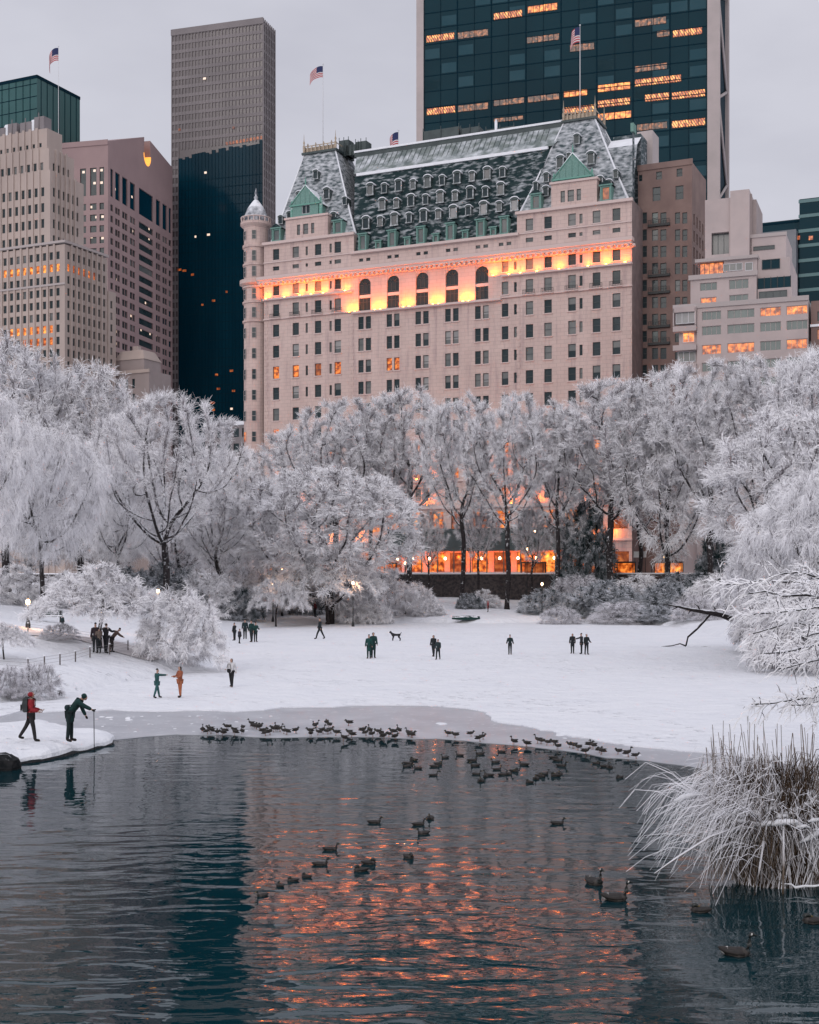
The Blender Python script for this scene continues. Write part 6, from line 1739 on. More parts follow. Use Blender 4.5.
# white sign on the street
b_ = wl(36.5, 3.2, STREET + .13); root = empty('street_sign', b_, math.atan2(-.4166, .9091)); tag(root, 'blank white rectangular sign on posts behind the park wall', 'sign')
mb = MB(); mb.box(-.95, .95, -.05, .05, 3.3, 4.2); mb.build('panel', pmat('white_sign_panel', (.75, .75, .74), rough=.5), root)
for x in (-.8, .8): mb = MB(); mb.tube([(x, .1, 0), (x, .1, 4.1)], .05, 6); mb.build('post', M['iron'], root)

# glowing carriages and booths on the far pavement (orange slatted kiosk)
def kiosk(u, w_, label, hot):
    b_ = wl(u, 3.0, STREET + .135); root = empty('kiosk', b_, math.atan2(-.4166, .9091)); tag(root, label, 'kiosk', 'lit stalls along the street')
    mb = MB(); mb.box(-w_ / 2, w_ / 2, 0, 1.8, 2.5, 2.7, 0, top=1); mb.box(-w_ / 2 + .05, w_ / 2 - .05, 1.6, 1.75, 0, 2.49, 0); mb.box(-w_ / 2 + .05, w_ / 2 - .05, .05, .15, 0, .95, 0); mb.build('body', [M['wallstone'], M['snowcap']], root)
    for x in (-w_ / 2 + .06, w_ / 2 - .06, 0): mb = MB(); mb.box(x - .06, x + .06, 0.16, .28, 0, 2.49); mb.build('post', M['iron'], root)
    mb = MB(); mb.poly([(-w_ / 2 + .2, 1.55, .9), (w_ / 2 - .2, 1.55, .9), (w_ / 2 - .2, 1.55, 2.45), (-w_ / 2 + .2, 1.55, 2.45)]); mb.build('lit_back', M[hot], root)
for u, w_, l, hot in ((25.5, 4.2, 'lit stall behind the right slope, left of the white sign', 'lit'), (33.0, 5.0, 'wide glowing stall beneath the white sign', 'lit'), (40.5, 4.5, 'bright amber stall at the right end of the lit street', 'lit_hot'), (19.5, 3.6, 'dim stall to the right of the orange canopy', 'lit_dim'), (-6.0, 3.2, 'orange stall behind the round white tree', 'lit'), (-19, 3.2, 'small orange stall left of the round white tree', 'lit')):
    kiosk(u, w_, l, hot)

# ------------------------------------------------------------------ left bank fittings
def strip(name, pxs, width, dz, mat, label, cat):
    pts = [ground(*p) for p in pxs]; fine = []
    for a, b_ in zip(pts[:-1], pts[1:]):
        n = max(1, int((b_ - a).length / .8))
        for k in range(n): fine.append(a.lerp(b_, k / n))
    fine.append(pts[-1]); mb = MB()
    L = []
    for i, p in enumerate(fine):
        d = fine[min(i + 1, len(fine) - 1)] - fine[max(i - 1, 0)]; s = Vector((-d.y, d.x, 0)).normalized() * width / 2
        row = []
        for t in np.linspace(-1, 1, 5):
            q_ = p + s * t; row.append((q_.x, q_.y, hz(q_.x, q_.y) + dz))
        L.append(row)
    for a, b_ in zip(L[:-1], L[1:]):
        for k in range(4): mb.poly([a[k], b_[k], b_[k + 1], a[k + 1]], 0, True)
    tag(mb.build(name, mat), label, cat, kind='structure')
M['path'] = pmat('trodden_path_snow', (.56, .53, .54), (.68, .66, .68), .8, .9, bump=.3)
strip('path', [(-30, 622), (20, 633), (60, 636), (95, 641), (130, 652), (160, 660)], 2.6, .05, M['path'], 'trodden grey snowy path along the left bank', 'path')
def fence(pxs, label, h=.6):
    pts = [ground(*p) for p in pxs]; o = pts[0].copy(); root = empty('wire_fence', o); tag(root, label, 'fence', 'low park fences')
    pm = MB(); pm.box(-.03, .03, -.03, .03, -.1, h, 0); pm.box(-.055, .055, -.055, .055, h + .002, h + .07, 1); pmesh = pm.mesh('post', [pmat('weathered_fence_post', (.10, .085, .08)), M['snowcap']])
    posts = []
    for a, b_ in zip(pts[:-1], pts[1:]):
        n = max(1, int(round((b_ - a).length / 2.3)))
        for k in range(n):
            p = a.lerp(b_, k / n); posts.append(Vector((p.x, p.y, hz(p.x, p.y))))
    posts.append(pts[-1])
    for p in posts: link('post', pmesh, root, p - o)
    mb = MB()
    for zz_ in (.25, .5, .7): mb.tube([p - o + Vector((0, 0, zz_ * h / .75)) for p in posts], .007, 4, 0)
    mb.build('wire', pmat('fence_wire', (.28, .26, .27)), root)
fence([(-10, 668), (28, 671), (60, 665), (90, 658), (128, 651)], 'low wire fence on the near side of the left bank path')
fence([(28, 633), (60, 637), (92, 642), (110, 646)], 'low wire fence on the far side of the left bank path')
def bench(base, rz, label, w_=1.9):
    root = empty('park_bench', base, rz); tag(root, label, 'bench', 'dark park benches')
    wd = snowtop('dark_green_bench_wood', (.012, .03, .028), (.03, .05, .045), .8, .95, 2.0)
    mb = MB()
    for k in range(4): mb.box(-w_ / 2, w_ / 2, -.25 + k * .13, -.15 + k * .13, .42, .46)
    mb.build('seat', wd, root); mb = MB()
    for k in range(3): mb.box(-w_ / 2, w_ / 2, .28 + k * .03, .32 + k * .03, .55 + k * .14, .65 + k * .14)
    mb.build('backrest', wd, root)
    for x in (-w_ / 2 + .15, w_ / 2 - .15):
        for y in (-.2, .24): mb = MB(); mb.box(x - .04, x + .04, y - .04, y + .04, -.05, .415 if y < 0 else .95); mb.build('leg', M['iron'], root)
    mb = MB(); mb.box(-w_ / 2, w_ / 2, -.24, .24, .462, .56); mb.build('snow_cover', M['snowcap'], root)
bench(ground(46, 622), R(10), 'dark snow covered bench beside the lamp on the far left bank', 2.6)
bench(ground(343, 612), R(-5), 'dark green bench beneath the round white tree on the far shore', 2.6)
def rowboat():
    g = ground(466, 621.5); root = empty('rowing_boat', g + Vector((0, 0, .02)), R(4)); tag(root, 'upturned dark green rowing boat lying on the far snowy shore', 'boat')
    mb = MB(); n = 12; rows = []
    for i in range(n + 1):
        t = i / n * 2 - 1; w_ = .62 * math.sqrt(max(.02, 1 - abs(t) ** 2.4)); h = .62 - .12 * t * t
        rows.append([(t * 1.75, -w_, .10 + .12 * t * t), (t * 1.75, -w_ * .85, h * .7), (t * 1.7, 0, h), (t * 1.75, w_ * .85, h * .7), (t * 1.75, w_, .10 + .12 * t * t)])
    for a, b_ in zip(rows[:-1], rows[1:]):
        for k in range(4): mb.poly([a[k], b_[k], b_[k + 1], a[k + 1]], 0, True)
    mb.poly(rows[0]); mb.poly(rows[-1][::-1]); mb.build('hull', snowtop('dark_green_hull_paint', (.010, .035, .032), (.02, .05, .045), .8, 1.0, 1.5), root)
    mb = MB(); mb.tube([(r_[2][0], 0, r_[2][2] + .01) for r_ in rows], .035, 5); mb.build('keel', M['bark'], root)
    for y in (-1, 1): mb = MB(); mb.tube([(r_[0][0], y * (r_[4][1] + .01), r_[0][2]) for r_ in rows], .03, 5); mb.build('gunwale', M['dark_metal'], root)
rowboat()

# ------------------------------------------------------------------ people
def skin(name, verts, edges, mat, sub=1):
    """one continuous surface grown over a jointed skeleton; verts: name -> (pos, radius)"""
    keys = list(verts); ix = {k: i for i, k in enumerate(keys)}
    me = bpy.data.meshes.new(name); me.from_pydata([tuple(verts[k][0]) for k in keys], [(ix[a], ix[b_]) for a, b_ in edges], [])
    ob = bpy.data.objects.new(name, me); COL.objects.link(ob)
    md = ob.modifiers.new('skin', 'SKIN'); md.use_smooth_shade = True
    if not me.skin_vertices:
        bm_ = bmesh.new(); bm_.from_mesh(me); bm_.verts.layers.skin.verify(); bm_.to_mesh(me); bm_.free()
    for k in keys:
        sv = me.skin_vertices[0].data[ix[k]]; r_ = verts[k][1]; sv.radius = r_ if hasattr(r_, '__len__') else (r_, r_); sv.use_root = (ix[k] == 0)
    sm = ob.modifiers.new('sub', 'SUBSURF'); sm.levels = sub; sm.render_levels = sub
    bpy.context.view_layer.update(); dg = bpy.context.evaluated_depsgraph_get()
    out = bpy.data.meshes.new_from_object(ob.evaluated_get(dg)); out.name = name
    bpy.data.objects.remove(ob); bpy.data.meshes.remove(me)
    out.materials.clear(); out.materials.append(mat)
    for p in out.polygons: p.use_smooth = True; p.material_index = 0
    return out
SKIN = pmat('skin', (.42, .25, .19), rough=.6); HAIRM = pmat('dark_hair', (.02, .014, .012), rough=.6); EYEM = pmat('dark_eye', (.01, .01, .01), rough=.3)
_cl = {}
def cloth(c):
    if c not in _cl: _cl[c] = pmat('cloth_%d' % len(_cl), c, tuple(x * .7 for x in c), 6.0, .9); _cl[c].name = 'worn_cloth'
    return _cl[c]
def rx(v, a): c, s = math.cos(a), math.sin(a); return Vector((v[0], v[1] * c - v[2] * s, v[1] * s + v[2] * c))
def person(base, H, face, label, group=None, lean=0, lleg=(0, 0), rleg=(0, 0), larm=(5, 8, 10), rarm=(5, 8, 10), headp=0, coat=(.03, .03, .035), pants=(.02, .02, .025), boots=(.015, .013, .013), hat=None, hair=None, hem=.78, hood=False, fingers=False, gloves=False):
    """face: heading in degrees (0 looks away from the camera); legs: hip swing, knee bend; arms: forward, sideways, elbow bend"""
    k = H / 1.72; root = empty('person', base, R(face)); tag(root, label, 'person', group); root.scale = (k, k, k)
    V = {}; legs = {}
    def leg(sw, kn):
        h = rx((0, 0, -.43), R(sw)); s = rx((0, 0, -.42), R(sw - kn)); return h, s
    lo = 0
    for n, (sw, kn) in (('l', lleg), ('r', rleg)):
        h, s = leg(sw, kn); legs[n] = (h, s); lo = min(lo, (h + s).z)
    pz = -lo + .075
    pel = Vector((0, 0, pz + .03)); tl = lambda y, z, x=0: pel + rx((x, y, z), R(-lean))
    V['pelvis'] = (pel, .125)
    V['waist'] = (tl(0, .20), (.115, .10)); V['chest'] = (tl(.01, .40), (.145, .115)); V['upper'] = (tl(0, .50), (.10, .085)); V['neck'] = (tl(.01, .575), .052)
    hb = tl(.015, .60); hp = lambda y, z: hb + rx((0, y, z), R(-lean - headp))
    V['jaw'] = (hp(.02, .055), (.072, .078)); V['head'] = (hp(.012, .125), (.083, .098)); V['top'] = (hp(0, .20), (.055, .065))
    E = [('pelvis', 'waist'), ('waist', 'chest'), ('chest', 'upper'), ('upper', 'neck'), ('neck', 'jaw'), ('jaw', 'head'), ('head', 'top')]
    V['nose'] = (hp(.118, .10), .016); E.append(('head', 'nose'))
    for n, sx_ in (('l', -1), ('r', 1)):
        h, s = legs[n]; hip = pel + Vector((sx_ * .095, 0, -.03)); kn = hip + h; an = kn + s
        V['hip' + n] = (hip, .092); V['knee' + n] = (kn, .058); V['calf' + n] = (kn.lerp(an, .35), .056); V['ank' + n] = (an, .04); V['toe' + n] = (an + Vector((sx_ * .03, .17, -.045)), .036)
        E += [('pelvis', 'hip' + n), ('hip' + n, 'knee' + n), ('knee' + n, 'calf' + n), ('calf' + n, 'ank' + n), ('ank' + n, 'toe' + n)]
        f, sd_, eb = larm if n == 'l' else rarm
        def adir(f): 
            d = rx((0, 0, -1), R(f)); return Vector((d.x + sx_ * math.sin(R(sd_)), d.y * math.cos(R(sd_)), d.z * math.cos(R(sd_)))).normalized()
        sh = tl(0, .475, sx_ * .185); el = sh + rx(adir(f), R(-lean * .3)) * .28; wr = el + rx(adir(f + eb), R(-lean * .3)) * .25; hd = wr + (wr - el).normalized() * .075
        V['sh' + n] = (sh, .06); V['el' + n] = (el, .043); V['wr' + n] = (wr, .03); V['hand' + n] = (hd, (.038, .026))
        E += [('upper', 'sh' + n), ('sh' + n, 'el' + n), ('el' + n, 'wr' + n), ('wr' + n, 'hand' + n)]
    body = skin('body', V, E, SKIN)
    if fingers:
        bm_ = MB()
        for n, sx_ in (('l', -1), ('r', 1)):
            wr, hd = V['wr' + n][0], V['hand' + n][0]; d = (hd - wr).normalized(); side = d.cross(Vector((0, 1, .3))).normalized(); cu = side.cross(d)
            for j, (o_, L) in enumerate(((-.027, .062), (-.009, .074), (.009, .070), (.027, .054))):
                a = hd + side * o_; bm_.tube([a, a + d * L * .5 + cu * .006, a + d * L * .75 + cu * .03, a + d * L * .7 + cu * .055], [.0095, .009, .008, .006], 5)
            a = wr.lerp(hd, .4) + side * .03; bm_.tube([a, a + side * .03 + d * .03, a + side * .03 + d * .055 + cu * .03], [.011, .010, .007], 5)
        fm = bm_.mesh('hand', SKIN); b2 = bmesh.new(); b2.from_mesh(body); b2.from_mesh(fm); b2.to_mesh(body); b2.free()
    # eyes sit in the head
    em = MB()
    for sx_ in (-1, 1):
        c = hp(.088, .125); c.x += sx_ * .033; em.lathe([(.001, c.z - .012), (.012, c.z - .006), (.012, c.z + .006), (.001, c.z + .012)], (c.x, c.y), 6, 0)
    em = em.mesh('eye', EYEM); b2 = bmesh.new(); b2.from_mesh(body); nf = len(b2.faces); b2.from_mesh(em); b2.faces.ensure_lookup_table()
    for f_ in b2.faces[nf:]: f_.material_index = 1
    b2.to_mesh(body); b2.free(); body.materials.append(EYEM)
    link('body', body, root)
    g = lambda keys, ex: {q_: (V[q_][0], tuple(x + ex for x in (V[q_][1] if hasattr(V[q_][1], '__len__') else (V[q_][1],) * 2))) for q_ in keys}
    C = g(['chest', 'waist', 'upper', 'shl', 'ell', 'wrl', 'shr', 'elr', 'wrr'], .030); C['pelvis'] = (V['pelvis'][0], .165); C['hem'] = (Vector((0, (legs['l'][0].y + legs['r'][0].y) * .25, pz - (.85 - hem))), (.175, .15))
    C['neck'] = (V['neck'][0] - (V['neck'][0] - V['upper'][0]) * .15, .075)
    link('coat', skin('coat', C, [('chest', 'waist'), ('waist', 'pelvis'), ('pelvis', 'hem'), ('chest', 'upper'), ('upper', 'neck'), ('upper', 'shl'), ('shl', 'ell'), ('ell', 'wrl'), ('upper', 'shr'), ('shr', 'elr'), ('elr', 'wrr')], cloth(coat)), root)
    T = g(['pelvis', 'hipl', 'kneel', 'calfl', 'ankl', 'hipr', 'kneer', 'calfr', 'ankr'], .017)
    link('trousers', skin('trousers', T, [('pelvis', 'hipl'), ('hipl', 'kneel'), ('kneel', 'calfl'), ('calfl', 'ankl'), ('pelvis', 'hipr'), ('hipr', 'kneer'), ('kneer', 'calfr'), ('calfr', 'ankr')], cloth(pants)), root)
    for n in 'lr':
        B = {'a': (V['calf' + n][0].lerp(V['ank' + n][0], .45), .06), 'b': (V['ank' + n][0] + Vector((0, -.01, -.01)), .062), 'c': (V['toe' + n][0], .05)}
        link('boot', skin('boot', B, [('a', 'b'), ('b', 'c')], cloth(boots)), root)
    if gloves:
        for n in 'lr': link('glove', skin('glove', {'a': (V['wr' + n][0], .04), 'b': (V['hand' + n][0], .047), 'c': (V['hand' + n][0] + (V['hand' + n][0] - V['wr' + n][0]) * .7, .03)}, [('a', 'b'), ('b', 'c')], cloth(boots)), root)
    c0 = hp(-.015, .15)
    if hood:
        link('hood', skin('hood', {'a': (hp(-.045, .02), .10), 'b': (hp(-.025, .12), (.112, .118)), 'c': (hp(-.02, .215), (.075, .085))}, [('a', 'b'), ('b', 'c')], cloth(coat if hood is True else hood)), root)
    elif hat:
        link('hat', skin('hat', {'a': (hp(-.005, .155), (.098, .112)), 'b': (hp(-.01, .215), (.080, .09)), 'c': (hp(-.015, .27), (.03, .03))}, [('a', 'b'), ('b', 'c')], cloth(hat)), root)
    else:
        lg = -.12 if hair else .06
        link('hair', skin('hair', {'a': (hp(-.05, lg), (.07, .05)), 'b': (hp(-.04, .12), (.093, .085)), 'c': (hp(-.012, .21), (.07, .08))}, [('a', 'b'), ('b', 'c')], HAIRM), root)
    return root, V, k
def wpos(root, k, v): return root.location + Matrix.Rotation(root.rotation_euler.z, 3, 'Z') @ (Vector(v) * k)
DARK = (.014, .018, .022); GREEN = (.006, .040, .038); TEAL = (.02, .085, .085)
# the two on the spit
g = ground(31, 741.5); g = flat(31, 741.5, .40)
pr, pv, pk = person(g, 1.64, -75, 'person in a red hooded jacket striding on the snowy spit', lleg=(-24, 8), rleg=(12, 4), larm=(14, 6, 62), rarm=(4, 6, 70), coat=(.34, .02, .03), pants=(.02, .018, .02), hood=True, hem=.72, fingers=True)
bk = MB(); rows = []
for z, w_, d in ((.0, .13, .10), (.05, .16, .15), (.25, .165, .17), (.42, .15, .14), (.5, .10, .07)):
    rows.append([Vector((w_ * sx_ * c, -d * (1 if c2 else 0), z)) for sx_, c, c2 in ((-1, 1, 0), (-1, .8, 1), (1, .8, 1), (1, 1, 0))])
for a, b_ in zip(rows[:-1], rows[1:]):
    for j in range(4): bk.poly([a[j], a[(j + 1) % 4], b_[(j + 1) % 4], b_[j]], 0, True)
bk.poly(rows[0][::-1]); bk.poly(rows[-1]); bk.box(-.10, .10, -.215, -.165, .06, .24, 1)
def backpack(root, V, k, label, col, s=1.0):
    r2 = empty('backpack', wpos(root, k, V['waist'][0] + Vector((0, -.125, -.10))), root.rotation_euler.z); tag(r2, label, 'backpack'); r2.scale = (k * s,) * 3
    me_ = bk.mesh('bag', [cloth(col), cloth(tuple(x * .6 for x in col))]); link('bag', me_, r2)
    for sx_ in (-1, 1): mb = MB(); mb.tube([(sx_ * .09, -.01, .44), (sx_ * .12, .10, .50), (sx_ * .125, .25, .40), (sx_ * .13, .25, .2), (sx_ * .11, .02, .05)], .014, 5); mb.build('strap', cloth((.02, .02, .02)), r2)
    return r2
backpack(pr, pv, pk, 'grey green backpack on the back of the person in the red jacket', (.045, .052, .055), 1.1)
g = flat(70, 741.5, .40)
pr, pv, pk = person(g, 1.74, -88, 'person in a long dark green coat bending forward with a walking stick', lean=38, lleg=(3, 2), rleg=(-3, 3), larm=(26, 3, 12), rarm=(70, 0, 6), headp=22, coat=GREEN, pants=(.008, .022, .024), hood=True, hem=.50, gloves=True)
hd = wpos(pr, pk, pv['handr'][0]); tip = Vector((hd.x + .02, hd.y - .02, .05))
st = empty('walking_stick', tip); tag(st, 'thin black walking stick planted at the edge of the snowy spit', 'walking stick')
L = hd - tip; mb = MB(); mb.tube([(0, 0, 0), L * .5, L * 1.02], [.012, .014, .014], 6); mb.build('shaft', M['iron'], st); mb = MB(); mb.tube([L * 1.02 + Vector((-.07, 0, 0)), L * 1.02, L * 1.02 + Vector((.07, 0, .01))], .02, 6); mb.build('handle', M['iron'], st); mb = MB(); mb.lathe([(.03, .10), (.055, .11), (.03, .12)], (0, 0), 8); mb.build('basket', M['iron'], st)
bg = empty('shoulder_bag', wpos(pr, pk, pv['waist'][0] + Vector((0, -.20, .0))), pr.rotation_euler.z); tag(bg, 'dark round shoulder bag on the hip of the bending person', 'bag')
link('bag', skin('bag', {'a': ((0, 0, -.10), (.10, .09)), 'b': ((0, -.02, .02), (.13, .12)), 'c': ((0, 0, .12), (.10, .08))}, [('a', 'b'), ('b', 'c')], cloth((.012, .03, .035))), bg); mb = MB(); mb.tube([(0, 0, .10), (0, .10, .10), (.02, .20, .08)], .015, 5); mb.build('strap', cloth((.02, .02, .02)), bg)
G = 'people walking on the frozen pond'
def icep(px, py): return flat(px, py, .056)
g = icep(157, 698); pr, pv, pk = person(g, (698 - 669.5) / F * g.y, -60, 'person in a teal outfit pointing an arm to the right on the ice', G, lleg=(14, 3), rleg=(-14, 3), larm=(10, 8, 15), rarm=(86, 4, 4), coat=TEAL, pants=(.03, .11, .11), hat=(.02, .03, .03), hem=.78)
g = icep(180, 697.5); person(g, (697.5 - 667) / F * g.y, 130, 'person in an orange brown coat and black boots facing the teal one', G, larm=(24, 4, 70), rarm=(24, 4, 70), lleg=(3, 2), rleg=(-4, 3), coat=(.36, .11, .055), pants=(.40, .13, .06), boots=(.012, .012, .014), hair=True, hem=.62)
g = icep(231.5, 687); pr, pv, pk = person(g, (687 - 659) / F * g.y, 165, 'person in a white jacket and black trousers walking alone on the ice', G, lleg=(12, 8), rleg=(-12, 4), larm=(-12, 10, 20), rarm=(15, 10, 60), coat=(.62, .61, .62), pants=(.012, .012, .014), hair=True, hem=.76)
bg = empty('handbag', wpos(pr, pk, pv['pelvis'][0] + Vector((.10, .15, .06))), pr.rotation_euler.z); tag(bg, 'black bag held in front of the person in the white jacket', 'bag')
link('bag', skin('bag', {'a': ((-.12, 0, 0), (.09, .12)), 'b': ((.12, 0, 0), (.09, .12))}, [('a', 'b')], cloth((.01, .01, .012))), bg); mb = MB(); mb.tube([(-.12, 0, .1), (-.05, -.02, .35), (.08, -.05, .36), (.14, 0, .1)], .014, 5); mb.build('strap', cloth((.01, .01, .012)), bg)
G4 = 'people gathered under the low umbrella shaped tree'
g = ground(95.5, 653); person(g, (653 - 624) / F * g.y, 20, 'person in dark clothes under the umbrella shaped tree, leftmost of its group', G4, coat=(.035, .022, .028), pants=DARK, hat=(.02, .02, .02), lleg=(4, 2), rleg=(-4, 2))
g = ground(99, 653.8); person(g, (653.8 - 628) / F * g.y, 40, 'person in a beige brown jacket and black trousers under the umbrella shaped tree', G4, coat=(.17, .13, .11), pants=DARK, larm=(20, 5, 40), rarm=(20, 5, 40))
g = ground(106, 653.5); person(g, (653.5 - 624) / F * g.y, -20, 'person in a black jacket raising an arm under the umbrella shaped tree', G4, coat=(.012, .012, .015), pants=(.012, .014, .02), larm=(55, 15, 60), rarm=(50, 15, 50), lleg=(6, 3), rleg=(-6, 3))
g = ground(112, 652.5); person(g, (652.5 - 630) / F * g.y * 1.15, -70, 'person in a brown coat stooping at the right of the group under the tree', G4, lean=40, coat=(.14, .09, .075), pants=(.03, .022, .022), larm=(60, 4, 10), rarm=(60, 4, 10), lleg=(8, 12), rleg=(-8, 8), hat=(.03, .03, .035))
G5 = 'people standing near the small black stemmed tree'
for px, py, h, f, c, l, kw in ((234.5, 640.5, 17, 60, DARK, 'person in black at the left end of the small tree group', dict(rarm=(30, 5, 40))), (239.5, 643.5, 14, -40, (.03, .03, .045), 'shorter person in dark blue before the group by the small tree', dict(lleg=(10, 5), rleg=(-10, 5))), (245, 639, 19, 10, (.012, .03, .035), 'slim upright person in dark clothes amid the group by the small tree', {}),
                               (251.5, 642, 21, 150, GREEN, 'dark green coated person, tallest of the group by the small tree', dict(lleg=(6, 2), rleg=(-6, 2))), (255.5, 642, 19, -150, (.01, .05, .045), 'person in lighter green at the right end of the small tree group', dict(larm=(30, 5, 60)))):
    g = icep(px, py) if py > 636 else ground(px, py); person(g, h / F * g.y, f, l, G5, coat=c, pants=DARK, hat=(.015, .018, .02), hem=.6, **kw)
g = icep(320, 639); person(g, 21 / F * g.y, 80, 'person in dark clothes striding left across the far ice', G, coat=(.012, .02, .026), pants=DARK, lleg=(26, 10), rleg=(-24, 4), larm=(-20, 5, 15), rarm=(22, 5, 20), hat=(.02, .02, .02))
g = icep(369, 658.5); person(g, 23 / F * g.y, 170, 'person in a green coat, left of the close pair on the ice', G, coat=(.006, .055, .05), pants=(.008, .03, .03), hem=.45, hat=(.01, .03, .03))
g = icep(373.3, 658); person(g, 25 / F * g.y, -170, 'tall person in a green hooded coat, right one of the close pair on the ice', G, coat=(.008, .045, .045), pants=(.006, .022, .022), hem=.45, hood=True)
g = icep(433.5, 656.5); person(g, 21 / F * g.y, 150, 'black coated person, left and farther of the pair walking on mid ice', G, coat=DARK, pants=DARK, hem=.6, lleg=(10, 4), rleg=(-10, 4), hair=True)
g = icep(438, 659.5); person(g, 20 / F * g.y, 160, 'dark grey coated person, right and nearer of the pair walking on mid ice', G, coat=(.02, .035, .04), pants=DARK, hem=.6, lleg=(-14, 4), rleg=(14, 8), larm=(15, 10, 30))
g = icep(510, 654.5); person(g, 19 / F * g.y, 175, 'person in dark clothes standing alone in the middle of the snowy ice', G, coat=(.012, .028, .032), pants=DARK, larm=(10, 14, 40), rarm=(10, 14, 40), hat=(.02, .02, .022))
g = icep(572.5, 653.5); person(g, 19.5 / F * g.y, 160, 'black coated person standing apart, left of three on the right ice', G, coat=DARK, pants=DARK, hem=.55, hair=True)
g = icep(581.5, 654); person(g, 20 / F * g.y, 90, 'dark clothed person stretching an arm left, middle of three on the right ice', G, coat=(.018, .02, .026), pants=DARK, rarm=(70, 20, 5), hat=(.02, .02, .02))
g = icep(586.5, 654.5); person(g, 20 / F * g.y, -160, 'person in dark clothes, right one of the three on the right ice', G, coat=(.014, .022, .026), pants=(.01, .014, .02), larm=(15, 10, 50), lleg=(5, 2), rleg=(-5, 2))
g = ground(315, 617); person(g, 15 / F * g.y, -60, 'person in a dark red coat on the far shore beside the dark bench', None, coat=(.16, .02, .03), pants=DARK, hat=(.05, .02, .02))
g = ground(488, 612); person(g, 11 / F * g.y, 90, 'small person in a red coat on the slope below the orange canopy', None, coat=(.30, .015, .02), pants=(.05, .01, .012), hood=True, hem=.4)
g = ground(62.5, 629); person(g, 13 / F * g.y, -30, 'person in a dark teal coat on the snowy field beside the far bench', None, coat=(.012, .035, .04), pants=DARK, hem=.35, hood=True)

def dog(base, L, face):
    root = empty('dog', base, R(face)); tag(root, 'small dark dog standing on the far ice near the green pair', 'dog'); root.scale = (L / .9,) * 3
    V = {'rump': ((0, -.28, .50), .10), 'belly': ((0, 0, .49), .10), 'chest': ((0, .25, .50), .125), 'neck': ((0, .38, .62), .075), 'head': ((0, .46, .72), .075), 'snout': ((0, .58, .69), .04), 'tail1': ((0, -.38, .58), .03), 'tail2': ((0, -.46, .74), .018), 'earl': ((-.05, .44, .81), .02), 'earr': ((.05, .44, .81), .02)}
    E = [('rump', 'belly'), ('belly', 'chest'), ('chest', 'neck'), ('neck', 'head'), ('head', 'snout'), ('rump', 'tail1'), ('tail1', 'tail2'), ('head', 'earl'), ('head', 'earr')]
    for n, sx_ in (('l', -1), ('r', 1)):
        V['hk' + n] = ((sx_ * .09, -.22, .34), .06); V['hh' + n] = ((sx_ * .09, -.36, .19), .03); V['hf' + n] = ((sx_ * .09, -.33, .02), .025); E += [('rump', 'hk' + n), ('hk' + n, 'hh' + n), ('hh' + n, 'hf' + n)]
        V['fe' + n] = ((sx_ * .09, .22, .33), .05); V['fw' + n] = ((sx_ * .09, .27, .16), .03); V['ff' + n] = ((sx_ * .09, .27, .02), .027); E += [('chest', 'fe' + n), ('fe' + n, 'fw' + n), ('fw' + n, 'ff' + n)]
    link('body', skin('body', V, E, cloth((.018, .018, .022))), root)
g = icep(396, 641); dog(g, 1.0, 75)

